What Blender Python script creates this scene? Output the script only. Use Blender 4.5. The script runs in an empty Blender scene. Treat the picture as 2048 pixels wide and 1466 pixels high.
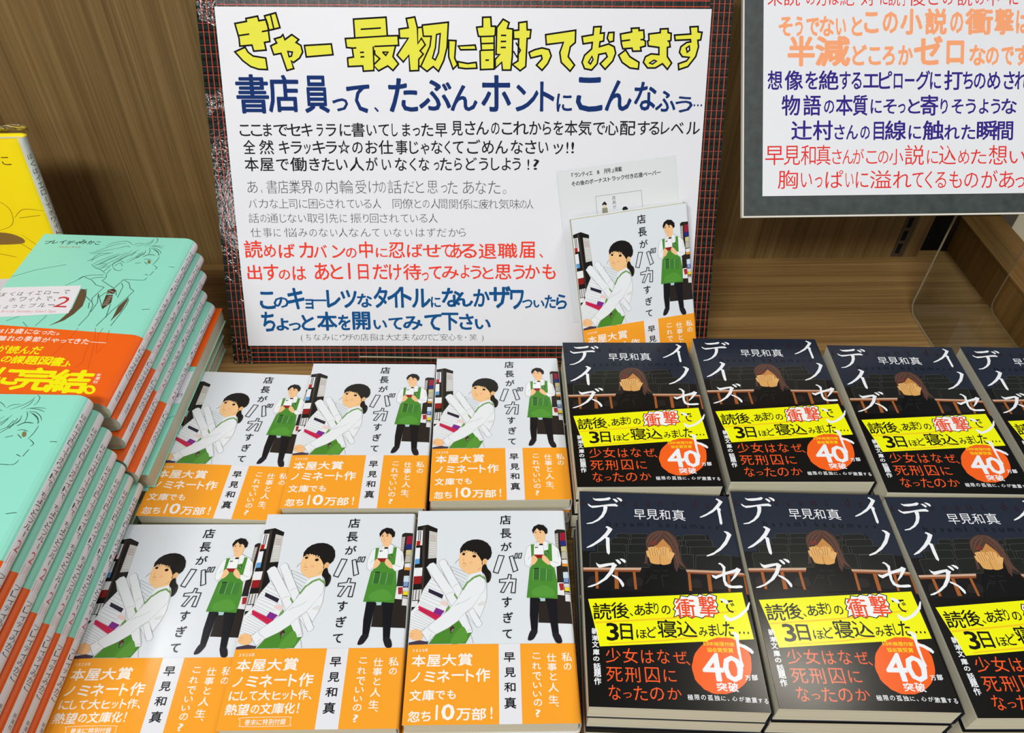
import bpy, bmesh, math, random
from mathutils import Vector, Matrix
from mathutils.geometry import tessellate_polygon
random.seed(7)
SC = bpy.context.scene
COL = SC.collection
MM = 0.001
R = math.radians

# ------------------------------------------------------------------ camera, world, lights, exposure
cam = bpy.data.cameras.new('camera')
cam.sensor_fit = 'HORIZONTAL'; cam.sensor_width = 36.0
cam.lens = 1571.8 / 2048 * 36.0
cam.clip_start = 0.01; cam.clip_end = 50
camo = bpy.data.objects.new('camera', cam); COL.objects.link(camo)
def look(pitch, roll, yaw):
    f = Vector((0, math.cos(pitch), -math.sin(pitch))); u = Vector((0, math.sin(pitch), math.cos(pitch))); r = Vector((1, 0, 0))
    Z = Matrix.Rotation(yaw, 3, 'Z'); f, u, r = Z @ f, Z @ u, Z @ r
    r2 = math.cos(roll) * r + math.sin(roll) * u; u2 = -math.sin(roll) * r + math.cos(roll) * u
    return Matrix((r2, u2, -f)).transposed().to_4x4()
camo.matrix_world = Matrix.Translation((0, 0, 0.5162)) @ look(R(44.452), R(1.834), R(-4.047))
SC.camera = camo

world = bpy.data.worlds.new('shop_interior'); SC.world = world; world.use_nodes = True
wn = world.node_tree.nodes
wn['Background'].inputs['Color'].default_value = (0.92, 0.96, 1.0, 1)
wn['Background'].inputs['Strength'].default_value = 0.13

def area(name, loc, target, sx, sy, power, col=(1, 1, 1)):
    l = bpy.data.lights.new(name, 'AREA'); l.shape = 'RECTANGLE'; l.size = sx; l.size_y = sy; l.energy = power; l.color = col
    o = bpy.data.objects.new(name, l); COL.objects.link(o); o.location = loc
    o.rotation_euler = (Vector(target) - Vector(loc)).to_track_quat('-Z', 'Y').to_euler()
    return o
area('ceiling_lamp', (-0.75, -1.45, 2.2), (0.0, 0.4, 0), 1.4, 0.3, 66, (1.0, 0.985, 0.96))
area('ceiling_lamp', (0.75, 0.15, 2.4), (0.1, 0.35, 0), 1.3, 0.3, 15, (1.0, 0.985, 0.96))
area('ceiling_lamp', (1.15, 1.2, 2.4), (0.5, 0.4, 0), 0.3, 0.12, 5, (1.0, 0.93, 0.80))
area('ceiling_lamp', (-1.26, 1.43, 2.4), (-0.4, 0.3, 0), 0.22, 0.1, 1.3, (1.0, 0.97, 0.93))
area('shop_window', (-1.25, -2.6, 1.38), (-0.3, 0.6, 0.2), 0.5, 0.45, 9, (0.97, 0.99, 1.0))

vs = SC.view_settings
vs.view_transform = 'Standard'; vs.look = 'None'; vs.exposure = 0.02; vs.gamma = 1.0; vs.use_curve_mapping = False

# ------------------------------------------------------------------ materials
MATS = {}
def lin(h):
    h = h.lstrip('#')
    if len(h) == 3: h = ''.join(c * 2 for c in h)
    f = lambda c: c / 12.92 if c <= 0.04045 else ((c + 0.055) / 1.055) ** 2.4
    return tuple(f(int(h[i:i + 2], 16) / 255) for i in (0, 2, 4)) + (1,)
def ink(hexc, fam):
    """a printed colour: fam = (name, roughness, specular)"""
    k = (hexc, fam[0])
    if k not in MATS:
        m = bpy.data.materials.new(fam[0] + '_' + hexc.lstrip('#')); m.use_nodes = True
        b = m.node_tree.nodes['Principled BSDF']
        b.inputs['Base Color'].default_value = lin(hexc)
        b.inputs['Roughness'].default_value = fam[1]
        b.inputs['Specular IOR Level'].default_value = fam[2]
        MATS[k] = m
    return MATS[k]
F_WHITE = ('laminate', 0.16, 0.45); F_BLACK = ('gloss', 0.19, 0.36); F_TEAL = ('satin', 0.42, 0.4); F_PAPER = ('paper', 0.6, 0.08)

class NT:
    def __init__(s, name):
        s.m = bpy.data.materials.new(name); s.m.use_nodes = True; s.t = s.m.node_tree; s.b = s.t.nodes['Principled BSDF']
    def n(s, typ, **kw):
        q = s.t.nodes.new(typ)
        for k, v in kw.items():
            if k in q.inputs: q.inputs[k].default_value = v
            else: setattr(q, k, v)
        return q
    def l(s, a, b): s.t.links.new(a, b)
    def ramp(s, fac, stops):
        r = s.n('ShaderNodeValToRGB'); e = r.color_ramp.elements
        while len(e) < len(stops): e.new(0.5)
        for q, (p, c) in zip(e, stops): q.position = p; q.color = c
        s.l(fac, r.inputs[0]); return r.outputs[0]
    def coord(s, scale, rot=(0, 0, 0)):
        c = s.n('ShaderNodeTexCoord'); mp = s.n('ShaderNodeMapping'); mp.inputs['Scale'].default_value = scale; mp.inputs['Rotation'].default_value = rot
        s.l(c.outputs['Object'], mp.inputs[0]); return mp.outputs[0]
    def math(s, op, a, b=None):
        q = s.n('ShaderNodeMath', operation=op)
        for i, v in enumerate((a, b)):
            if v is None: continue
            if isinstance(v, (int, float)): q.inputs[i].default_value = v
            else: s.l(v, q.inputs[i])
        return q.outputs[0]
    def bump(s, h, strength, dist=0.001):
        q = s.n('ShaderNodeBump', Strength=strength, Distance=dist); s.l(h, q.inputs['Height']); s.l(q.outputs[0], s.b.inputs['Normal'])

def wood(name, scale, stops, rough=0.5):
    w = NT(name)
    v = w.coord(scale)
    n1 = w.n('ShaderNodeTexNoise', Scale=1.0, Detail=8.0, Roughness=0.62, Distortion=0.35); w.l(v, n1.inputs['Vector'])
    v2 = w.coord(tuple(k * 4.5 if k > 20 else k * 2 for k in scale))
    n2 = w.n('ShaderNodeTexNoise', Scale=1.0, Detail=6.0, Roughness=0.7); w.l(v2, n2.inputs['Vector'])
    mix = w.math('ADD', w.math('MULTIPLY', n1.outputs['Fac'], 0.55), w.math('MULTIPLY', n2.outputs['Fac'], 0.45))
    w.l(w.ramp(mix, stops), w.b.inputs['Base Color'])
    w.b.inputs['Roughness'].default_value = rough; w.b.inputs['Specular IOR Level'].default_value = 0.3
    w.bump(mix, 0.12)
    return w.m
WOOD_BACK = wood('wood_grain_upright', (105, 105, 1.5), [(0.32, lin('#4a3a1f')), (0.44, lin('#6c5430')), (0.56, lin('#81673f')), (0.72, lin('#937a50'))])
WOOD_SHELF = wood('wood_grain_lengthways', (1.6, 90, 90), [(0.32, lin('#574020')), (0.45, lin('#826338')), (0.56, lin('#9c7b4a')), (0.72, lin('#ab8a58'))])
WOOD_SIDE = wood('wood_grain_side', (75, 75, 2.0), [(0.30, lin('#463214')), (0.46, lin('#6b4d22')), (0.60, lin('#7f5e2f')), (0.74, lin('#8f6e3c'))])
WOOD_CAP = wood('wood_grain_cap', (80, 1.8, 80), [(0.30, lin('#4a3516')), (0.46, lin('#6b4d22')), (0.60, lin('#7d5c2e')), (0.74, lin('#8c6a38'))])

def flat(name, hexc, rough=0.6, spec=0.3, metal=0.0):
    w = NT(name); w.b.inputs['Base Color'].default_value = lin(hexc); w.b.inputs['Roughness'].default_value = rough
    w.b.inputs['Specular IOR Level'].default_value = spec; w.b.inputs['Metallic'].default_value = metal
    return w.m
def pages(name, c1, c2):
    w = NT(name)
    v = w.coord((6, 6, 2600))
    n1 = w.n('ShaderNodeTexNoise', Scale=1.0, Detail=2.0); w.l(v, n1.inputs['Vector'])
    w.l(w.ramp(n1.outputs['Fac'], [(0.35, lin(c1)), (0.65, lin(c2))]), w.b.inputs['Base Color'])
    w.b.inputs['Roughness'].default_value = 0.8; w.b.inputs['Specular IOR Level'].default_value = 0.1
    w.bump(n1.outputs['Fac'], 0.25, 0.0004)
    return w.m
PAGES_CREAM = pages('cream_pages', '#c9c4aa', '#dedac6')
PAGES_WHITE = pages('white_pages', '#cdccc4', '#e2e1da')

def plaid(name, along, crinkle):
    """dark green checked paper under clear film; 'along' = axis the strip runs along (0 = x, 1 = y)"""
    w = NT(name)
    c = w.n('ShaderNodeTexCoord'); s = w.n('ShaderNodeSeparateXYZ'); w.l(c.outputs['Object'], s.inputs[0])
    a = s.outputs[along]; x = s.outputs[1 - along]
    def line(v, period, off, half):
        f = w.math('FRACT', w.math('ADD', w.math('DIVIDE', v, period * MM), off + 40.0))
        d = w.math('ABSOLUTE', w.math('SUBTRACT', f, 0.5))
        return w.math('LESS_THAN', d, half / period)
    base = w.n('ShaderNodeMix', data_type='RGBA'); base.inputs[6].default_value = lin('#060808'); base.inputs[7].default_value = lin('#0a241e')
    chk = w.math('MULTIPLY', line(a, 5.5, 0.2, 1.6), line(x, 4.4, 0.5, 1.5)); w.l(chk, base.inputs[0])
    m1 = w.n('ShaderNodeMix', data_type='RGBA'); m1.inputs[7].default_value = lin('#7a4438')
    k1 = w.math('MAXIMUM', line(a, 16.6, 0.0, 0.32), line(a, 16.6, 0.39, 0.32)); w.l(k1, m1.inputs[0]); w.l(base.outputs[2], m1.inputs[6])
    m2 = w.n('ShaderNodeMix', data_type='RGBA'); m2.inputs[7].default_value = lin('#b5432e')
    w.l(line(x, 4.4, 0.0, 0.38), m2.inputs[0]); w.l(m1.outputs[2], m2.inputs[6])
    w.l(m2.outputs[2], w.b.inputs['Base Color'])
    w.b.inputs['Roughness'].default_value = 0.09 if crinkle > 0.1 else 0.35; w.b.inputs['Specular IOR Level'].default_value = 0.6 if crinkle > 0.1 else 0.3
    n = w.n('ShaderNodeTexNoise', Scale=330.0, Detail=2.0, Roughness=0.6, Distortion=0.8); w.l(c.outputs['Object'], n.inputs['Vector'])
    big = w.n('ShaderNodeTexNoise', Scale=22.0, Detail=3.0); w.l(c.outputs['Object'], big.inputs['Vector'])
    q = w.n('ShaderNodeBump', Distance=0.004); w.l(n.outputs['Fac'], q.inputs['Height'])
    w.l(w.math('ADD', w.math('MULTIPLY', w.math('GREATER_THAN', big.outputs['Fac'], 0.5), crinkle), 0.03), q.inputs['Strength']); w.l(q.outputs[0], w.b.inputs['Normal'])
    return w.m
PLAID_X = plaid('checked_paper_lengthways', 0, 0.04); PLAID_Y = plaid('checked_paper_upright', 1, 0.05); PLAID_FILM = plaid('checked_paper_crinkled_film', 1, 0.3)

def acrylic(name):
    m = bpy.data.materials.new(name); m.use_nodes = True; b = m.node_tree.nodes['Principled BSDF']
    b.inputs['Base Color'].default_value = (0.93, 0.96, 0.95, 1); b.inputs['Roughness'].default_value = 0.02
    b.inputs['Transmission Weight'].default_value = 1.0; b.inputs['IOR'].default_value = 1.49
    return m
ACRYLIC = acrylic('clear_acrylic'); ACRYLIC_EDGE = flat('acrylic_edge_gathered_light', '#a39a80', 0.3, 0.6)  # opaque beige stands in for the light clear acrylic gathers at its edges
def film(name):
    w = NT(name); t = w.t
    tr = w.n('ShaderNodeBsdfTransparent'); gl = w.n('ShaderNodeBsdfGlossy', Roughness=0.08)
    n = w.n('ShaderNodeTexNoise', Scale=95.0, Detail=3.0, Distortion=1.2); c = w.n('ShaderNodeTexCoord'); w.l(c.outputs['Object'], n.inputs['Vector'])
    bp = w.n('ShaderNodeBump', Strength=0.35, Distance=0.003); w.l(n.outputs['Fac'], bp.inputs['Height']); w.l(bp.outputs[0], gl.inputs['Normal'])
    lw = w.n('ShaderNodeFresnel', IOR=1.12); w.l(bp.outputs[0], lw.inputs['Normal'])
    mx = w.n('ShaderNodeMixShader'); w.l(lw.outputs[0], mx.inputs[0]); w.l(tr.outputs[0], mx.inputs[1]); w.l(gl.outputs[0], mx.inputs[2])
    w.l(mx.outputs[0], t.nodes['Material Output'].inputs['Surface'])
    return w.m
FILM = film('clear_wrapping_film')

# ------------------------------------------------------------------ object helpers (millimetres in, metres out)
class MB:
    def __init__(s): s.v = []; s.f = []; s.mi = []; s.mats = []
    def mat(s, m):
        if m not in s.mats: s.mats.append(m)
        return s.mats.index(m)
    def add(s, vs, fs, m):
        k = len(s.v); i = s.mat(m); s.v += [tuple(v) for v in vs]
        for f in fs: s.f.append(tuple(a + k for a in f)); s.mi.append(i)
    def box(s, x0, y0, z0, x1, y1, z1, m):
        s.add([(x0, y0, z0), (x1, y0, z0), (x1, y1, z0), (x0, y1, z0), (x0, y0, z1), (x1, y0, z1), (x1, y1, z1), (x0, y1, z1)],
              [(3, 2, 1, 0), (4, 5, 6, 7), (0, 1, 5, 4), (1, 2, 6, 5), (2, 3, 7, 6), (3, 0, 4, 7)], m)
    def sheet(s, prof, thick, x0, x1, m, edge=None):
        """a bent sheet: profile of (a, b) points swept along x from x0 to x1"""
        n = len(prof); nn = []
        for i in range(n):
            a = Vector(prof[max(i - 1, 0)]); b = Vector(prof[min(i + 1, n - 1)]); d = (b - a).normalized(); nn.append(Vector((-d.y, d.x)))
        out = [Vector(p) + q * thick for p, q in zip(prof, nn)]
        vs = []
        for x in (x0, x1):
            vs += [(x, p[0], p[1]) for p in prof] + [(x, p.x, p.y) for p in out]
        fs = []
        for i in range(n - 1):
            fs += [(i, i + 1, 2 * n + i + 1, 2 * n + i), (n + i, 3 * n + i, 3 * n + i + 1, n + i + 1)]
        s.add(vs, fs, m); k = len(s.v) - len(vs); fs = []
        for i in range(n - 1): fs += [(i, n + i, n + i + 1, i + 1), (2 * n + i, 2 * n + i + 1, 3 * n + i + 1, 3 * n + i)]
        fs += [(0, 2 * n, 3 * n, n), (n - 1, 2 * n - 1, 4 * n - 1, 3 * n - 1)]
        q = s.mat(edge or m)
        for f in fs: s.f.append(tuple(a + k for a in f)); s.mi.append(q)
    def build(s, name, parent=None, bevel=0, normals=True):
        me = bpy.data.meshes.new(name)
        me.from_pydata([(x * MM, y * MM, z * MM) for x, y, z in s.v], [], s.f)
        for m in s.mats: me.materials.append(m)
        me.polygons.foreach_set('material_index', s.mi); me.update()
        if normals:
            bm = bmesh.new(); bm.from_mesh(me); bmesh.ops.recalc_face_normals(bm, faces=bm.faces); bm.to_mesh(me); bm.free()
        o = bpy.data.objects.new(name, me); COL.objects.link(o)
        if parent: o.parent = parent
        if bevel:
            b = o.modifiers.new('bevel', 'BEVEL'); b.width = bevel * MM; b.segments = 2; b.limit_method = 'ANGLE'
        return o
def tag(o, label=None, cat=None, group=None, kind=None):
    for k, v in (('label', label), ('category', cat), ('group', group), ('kind', kind)):
        if v: o[k] = v
    return o
def empty(name, loc=(0, 0, 0), rz=0.0, matrix=None):
    o = bpy.data.objects.new(name, None); COL.objects.link(o); o.empty_display_size = 0.02
    if matrix is not None: o.matrix_world = matrix
    else: o.location = [k * MM for k in loc]; o.rotation_euler = (0, 0, rz)
    return o
def clone(root):
    r = root.copy(); COL.objects.link(r)
    for ch in list(root.children):
        c = ch.copy(); COL.objects.link(c); c.parent = r
        for g in list(ch.children):
            d = g.copy(); COL.objects.link(d); d.parent = c
    return r

# ------------------------------------------------------------------ lettering and drawing
GL = {}
def glyph(ch, off=0.0):
    k = (ch, off)
    if k not in GL:
        c = bpy.data.curves.new('lettering', 'FONT'); c.body = ch; c.size = 1.0; c.offset = off; c.resolution_u = 2
        o = bpy.data.objects.new('lettering', c); COL.objects.link(o)
        dg = bpy.context.evaluated_depsgraph_get(); ev = o.evaluated_get(dg); me = ev.to_mesh()
        vs = [(v.co.x, v.co.y) for v in me.vertices]; fs = [tuple(p.vertices) for p in me.polygons]
        ev.to_mesh_clear(); bpy.data.objects.remove(o); bpy.data.curves.remove(c)
        xs = [v[0] for v in vs] or [0, 1]; ys = [v[1] for v in vs] or [0, 1]
        GL[k] = (vs, fs, min(xs), max(xs), min(ys), max(ys))
    return GL[k]
def smooth(pts, closed, sub=4):
    n = len(pts)
    if n < 3: return pts
    out = []
    rng = range(n) if closed else range(n - 1)
    for i in rng:
        g = lambda j: pts[j % n] if closed else pts[min(max(j, 0), n - 1)]
        p0, p1, p2, p3 = g(i - 1), g(i), g(i + 1), g(i + 2)
        for k in range(sub):
            t = k / sub
            out.append(tuple(0.5 * (2 * p1[a] + (p2[a] - p0[a]) * t + (2 * p0[a] - 5 * p1[a] + 4 * p2[a] - p3[a]) * t * t + (3 * p1[a] - p0[a] - 3 * p2[a] + p3[a]) * t ** 3) for a in (0, 1)))
    if not closed: out.append(pts[-1])
    return out
def pairs(l): return [(l[i], l[i + 1]) for i in range(0, len(l), 2)]
def draw(mb, rows, surf, fam, base=0.02, step=0.012, u_max=None):
    """adds printed shapes to mb; surf(u, v, h) maps print millimetres to the surface"""
    run = 0.0; cuts = getattr(surf, 'cuts', None)
    for r in rows:
        col = r[2] if r[0] == 'g' else r[1]; lay = r[3] if r[0] == 'g' else r[2]
        h = base + step * lay; m = ink(col, fam); vs = []; fs = []
        if r[0] == 'p':
            pts = pairs(r[4])
            if r[3]: pts = smooth(pts, True)
            fs = [tuple(t) for t in tessellate_polygon([[Vector((a, b, 0)) for a, b in pts]])]
            vs = pts
        elif r[0] == 'l':
            w, sm, cl = r[3], r[4], r[5]; pts = pairs(r[6])
            if sm: pts = smooth(pts, bool(cl))
            pts = [p for k, p in enumerate(pts) if k == 0 or math.dist(p, pts[k - 1]) > 1e-4]
            if cl and math.dist(pts[0], pts[-1]) < 1e-4: pts.pop()
            n = len(pts); n1 = n + 1 if cl else n
            for i in range(n1):
                p = pts[i % n]
                e0 = None if (i == 0 and not cl) else (p[0] - pts[(i - 1) % n][0], p[1] - pts[(i - 1) % n][1])
                e1 = None if (i == n - 1 and not cl) else (pts[(i + 1) % n][0] - p[0], pts[(i + 1) % n][1] - p[1])
                e0 = e0 or e1; e1 = e1 or e0
                L0 = math.hypot(*e0) or 1; L1 = math.hypot(*e1) or 1
                bx, by = e0[0] / L0 + e1[0] / L1, e0[1] / L0 + e1[1] / L1; Lb = math.hypot(bx, by)
                if Lb < 0.2: bx, by, Lb = e0[0] / L0, e0[1] / L0, 1.0
                bx /= Lb; by /= Lb
                k = min(1.7, 1 / max(0.3, abs(bx * e0[0] + by * e0[1]) / L0))
                hw = w / 2 * k
                if sm and not cl and n > 4: hw *= min(1, 0.45 + 2.2 * min(i, n - 1 - i) / n)
                vs += [(p[0] - by * hw, p[1] + bx * hw), (p[0] + by * hw, p[1] - bx * hw)]
            n = n1
            fs = [(2 * i, 2 * i + 1, 2 * i + 3, 2 * i + 2) for i in range(n - 1)]
        else:
            ch, b, e, rot, u0, v0, u1, v1 = r[1], r[4], r[5], r[6], r[7], r[8], r[9], r[10]
            off = b if b < 0 else 0.0
            gv, gf, x0, x1, y0, y1 = glyph(ch, off)
            dil = max(b, 0.0)
            if e == 0:
                fd = rot or dil
                X0, X1, Y0, Y1 = x0 - fd, x1 + fd, y0 - fd, y1 + fd
                if ch in '1!l':
                    ex = (u1 - u0) / (X1 - X0); lim = 0.75 * (v1 - v0) / (Y1 - Y0)
                    if ex > lim: c_ = (X0 + X1) / 2; hw_ = (u1 - u0) / lim / 2; X0, X1 = c_ - hw_, c_ + hw_
                mp = lambda x, y: (u0 + (x - X0) / (X1 - X0) * (u1 - u0), v1 - (y - Y0) / (Y1 - Y0) * (v1 - v0))
            elif e == 1:
                X0, X1 = x0 - dil, x1 + dil
                mp = lambda x, y: (u0 + (x - X0) / (X1 - X0) * (u1 - u0), v1 - (y + 0.10) / 0.95 * (v1 - v0))
            else:
                s = (v1 - v0) / 0.95; sx = min(s, (u1 - u0) / max(x1 - x0 + 2 * dil, 0.01)); uc = (u0 + u1) / 2; xc = (x0 + x1) / 2
                mp = lambda x, y: (uc + (x - xc) * sx, v1 - (y + 0.10) * s)
            NS = 4 if dil > 0.03 else (3 if dil > 0.015 else 2)
            st = [(0, 0)] if not dil else [(0, 0)] + [(dil * math.cos(k * math.pi / NS), dil * math.sin(k * math.pi / NS)) for k in range(2 * NS)]
            hs = []
            for j, (dx, dy) in enumerate(st):
                k = len(vs); vs += [mp(x + dx, y + dy) for x, y in gv]; fs += [tuple(a + k for a in f) for f in gf]; hs += [h + 0.004 * (len(st) - 1 - j)] * len(gv)
            h = None
        if cuts and vs and max(a for a, b in vs) > cuts[0]: vs, fs, hs = slice_at(vs, fs, hs if h is None else [h] * len(vs), cuts); h = None
        if r[0] != 'g': run += 0.0016
        if h is None: hs = [q + run for q in hs]
        dh = run
        pv = [surf(a, b, h + dh) for a, b in vs] if h is not None else [surf(a, b, q) for (a, b), q in zip(vs, hs)]
        # keep every printed face looking out of the surface
        ff = []
        for f in fs:
            (ax, ay), (bx, by), (cx, cy) = vs[f[0]], vs[f[1]], vs[f[2]]
            ff.append(f[::-1] if (bx - ax) * (cy - ay) - (by - ay) * (cx - ax) > 0 else f)
        mb.add(pv, ff, m)
def slice_at(vs, fs, hs, cuts):
    """splits printed shapes along the lines where the cover starts to bend"""
    bm = bmesh.new(); bv = [bm.verts.new((a, b, q)) for (a, b), q in zip(vs, hs)]
    for f in fs:
        if len(set(f)) == len(f):
            try: bm.faces.new([bv[k] for k in f])
            except ValueError: pass
    for c in cuts:
        bmesh.ops.bisect_plane(bm, geom=bm.verts[:] + bm.edges[:] + bm.faces[:], plane_co=(c, 0, 0), plane_no=(1, 0, 0), dist=1e-5)
    bm.verts.index_update()
    out = [(v.co.x, v.co.y) for v in bm.verts], [tuple(v.index for v in f.verts) for f in bm.faces], [v.co.z for v in bm.verts]
    bm.free(); return out
def plane_surf(h0=0.0, top=0.0):
    return lambda u, v, h: (u, top - v, h0 + h)

# ------------------------------------------------------------------ books
class Prof:
    """outline of a book cover in x/z, from the front fore-edge round the spine to the back fore-edge"""
    def __init__(s, pts):
        s.p = [Vector(q) for q in pts]; s.L = [0.0]
        for a, b in zip(s.p, s.p[1:]): s.L.append(s.L[-1] + (b - a).length)
        s.N = []
        for i in range(len(s.p)):
            d = (s.p[min(i + 1, len(s.p) - 1)] - s.p[max(i - 1, 0)]).normalized(); s.N.append(Vector((-d.y, d.x)))
        s.h = 0
    def at(s, u, off):
        i = 0
        while i < len(s.p) - 2 and s.L[i + 1] < u: i += 1
        t = (u - s.L[i]) / (s.L[i + 1] - s.L[i])
        q = s.p[i].lerp(s.p[i + 1], t); n = s.N[i].lerp(s.N[i + 1], min(max(t, 0), 1)).normalized()
        if i == 0: n = Vector((0, 1)).lerp(s.N[1], max(0.0, (t - 0.985) / 0.015)).normalized()
        return q + n * off
    def surf(s, height):
        f = lambda u, v, h: ((lambda q: (q.x, height / 2 - v, q.y))(s.at(u, h)))
        f.cuts = s.L[1:-2]; return f
    def shell(s, mb, ua, ub, v0, v1, height, o_in, o_out, m, skew=0.0):
        us = sorted({ua, ub} | {l for l in s.L if ua < l < ub})
        n = len(us); vs = []
        for o in (o_in, o_out):
            for top in (True, False):
                for u in us:
                    q = s.at(u, o); v = (v0 + skew * min(u, 124.0)) if top else v1
                    vs.append((q.x, height / 2 - v, q.y))
        I = lambda o, t, i: (o * 2 + t) * n + i
        fs = []
        for i in range(n - 1):
            fs += [(I(1, 0, i), I(1, 1, i), I(1, 1, i + 1), I(1, 0, i + 1)), (I(0, 0, i), I(0, 0, i + 1), I(0, 1, i + 1), I(0, 1, i)),
                   (I(0, 0, i), I(1, 0, i), I(1, 0, i + 1), I(0, 0, i + 1)), (I(0, 1, i), I(0, 1, i + 1), I(1, 1, i + 1), I(1, 1, i))]
        fs += [(I(0, 0, 0), I(0, 1, 0), I(1, 1, 0), I(1, 0, 0)), (I(0, 0, n - 1), I(1, 0, n - 1), I(1, 1, n - 1), I(0, 1, n - 1))]
        mb.add(vs, fs, m)
def soft_profile(w, t, r=1.9):
    z0, z1 = 0.25, t - 0.55; x0, x1 = -w / 2, w / 2
    p = [(x0, z1), (x1 - r - 0.4, z1)]
    p += [(x1 - r + r * math.sin(a), z1 - r + r * math.cos(a)) for a in [k * math.pi / 8 for k in range(5)]]
    p += [(x1 - r + r * math.cos(a), z0 + r - r * math.sin(a)) for a in [k * math.pi / 8 for k in range(5)]]
    p += [(x1 - r - 2, z0), (x0, z0)]
    return Prof(p)
def hard_profile(w, t):
    z0, z1 = 0.25, t - 0.3; x0 = -w / 2; f = x0 + 119; c = (z0 + z1) / 2; hh = (z1 - z0) / 2
    up = [(0, 1.0), (2.2, 0.97), (4.2, 0.86), (6.0, 0.70), (7.2, 0.50), (8.0, 0.26), (8.3, 0.0)]
    p = [(x0, z1)] + [(f + a, c + b * hh) for a, b in up] + [(f + a, c - b * hh) for a, b in up[-2::-1]] + [(x0, z0)]
    return Prof(p)
def page_block(w, h, pr, inset_side, inset_end, m, back=1.2):
    """pages follow the inside of the cover; the spine end is rounded like the cover"""
    mb = MB(); q = [s.copy() for s in pr.p]; n = len(q); ins = [pr.p[i] - pr.N[i] * 0.35 for i in range(n)]
    ins = [Vector((min(v.x, w), v.y)) for v in ins]
    ins[0].x += inset_side; ins[-1].x += inset_side
    lim = max(v.x for v in ins) - back; ins = [Vector((min(v.x, lim) if v.x > lim else v.x, v.y)) for v in ins]
    vs = [(v.x, h / 2 - inset_end, v.y) for v in ins] + [(v.x, -h / 2 + inset_end, v.y) for v in ins]
    fs = [tuple(range(n)), tuple(range(2 * n - 1, n - 1, -1))] + [(i, n + i, n + (i + 1) % n, (i + 1) % n) for i in range(n)]
    mb.add(vs, fs, m); return mb

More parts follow.
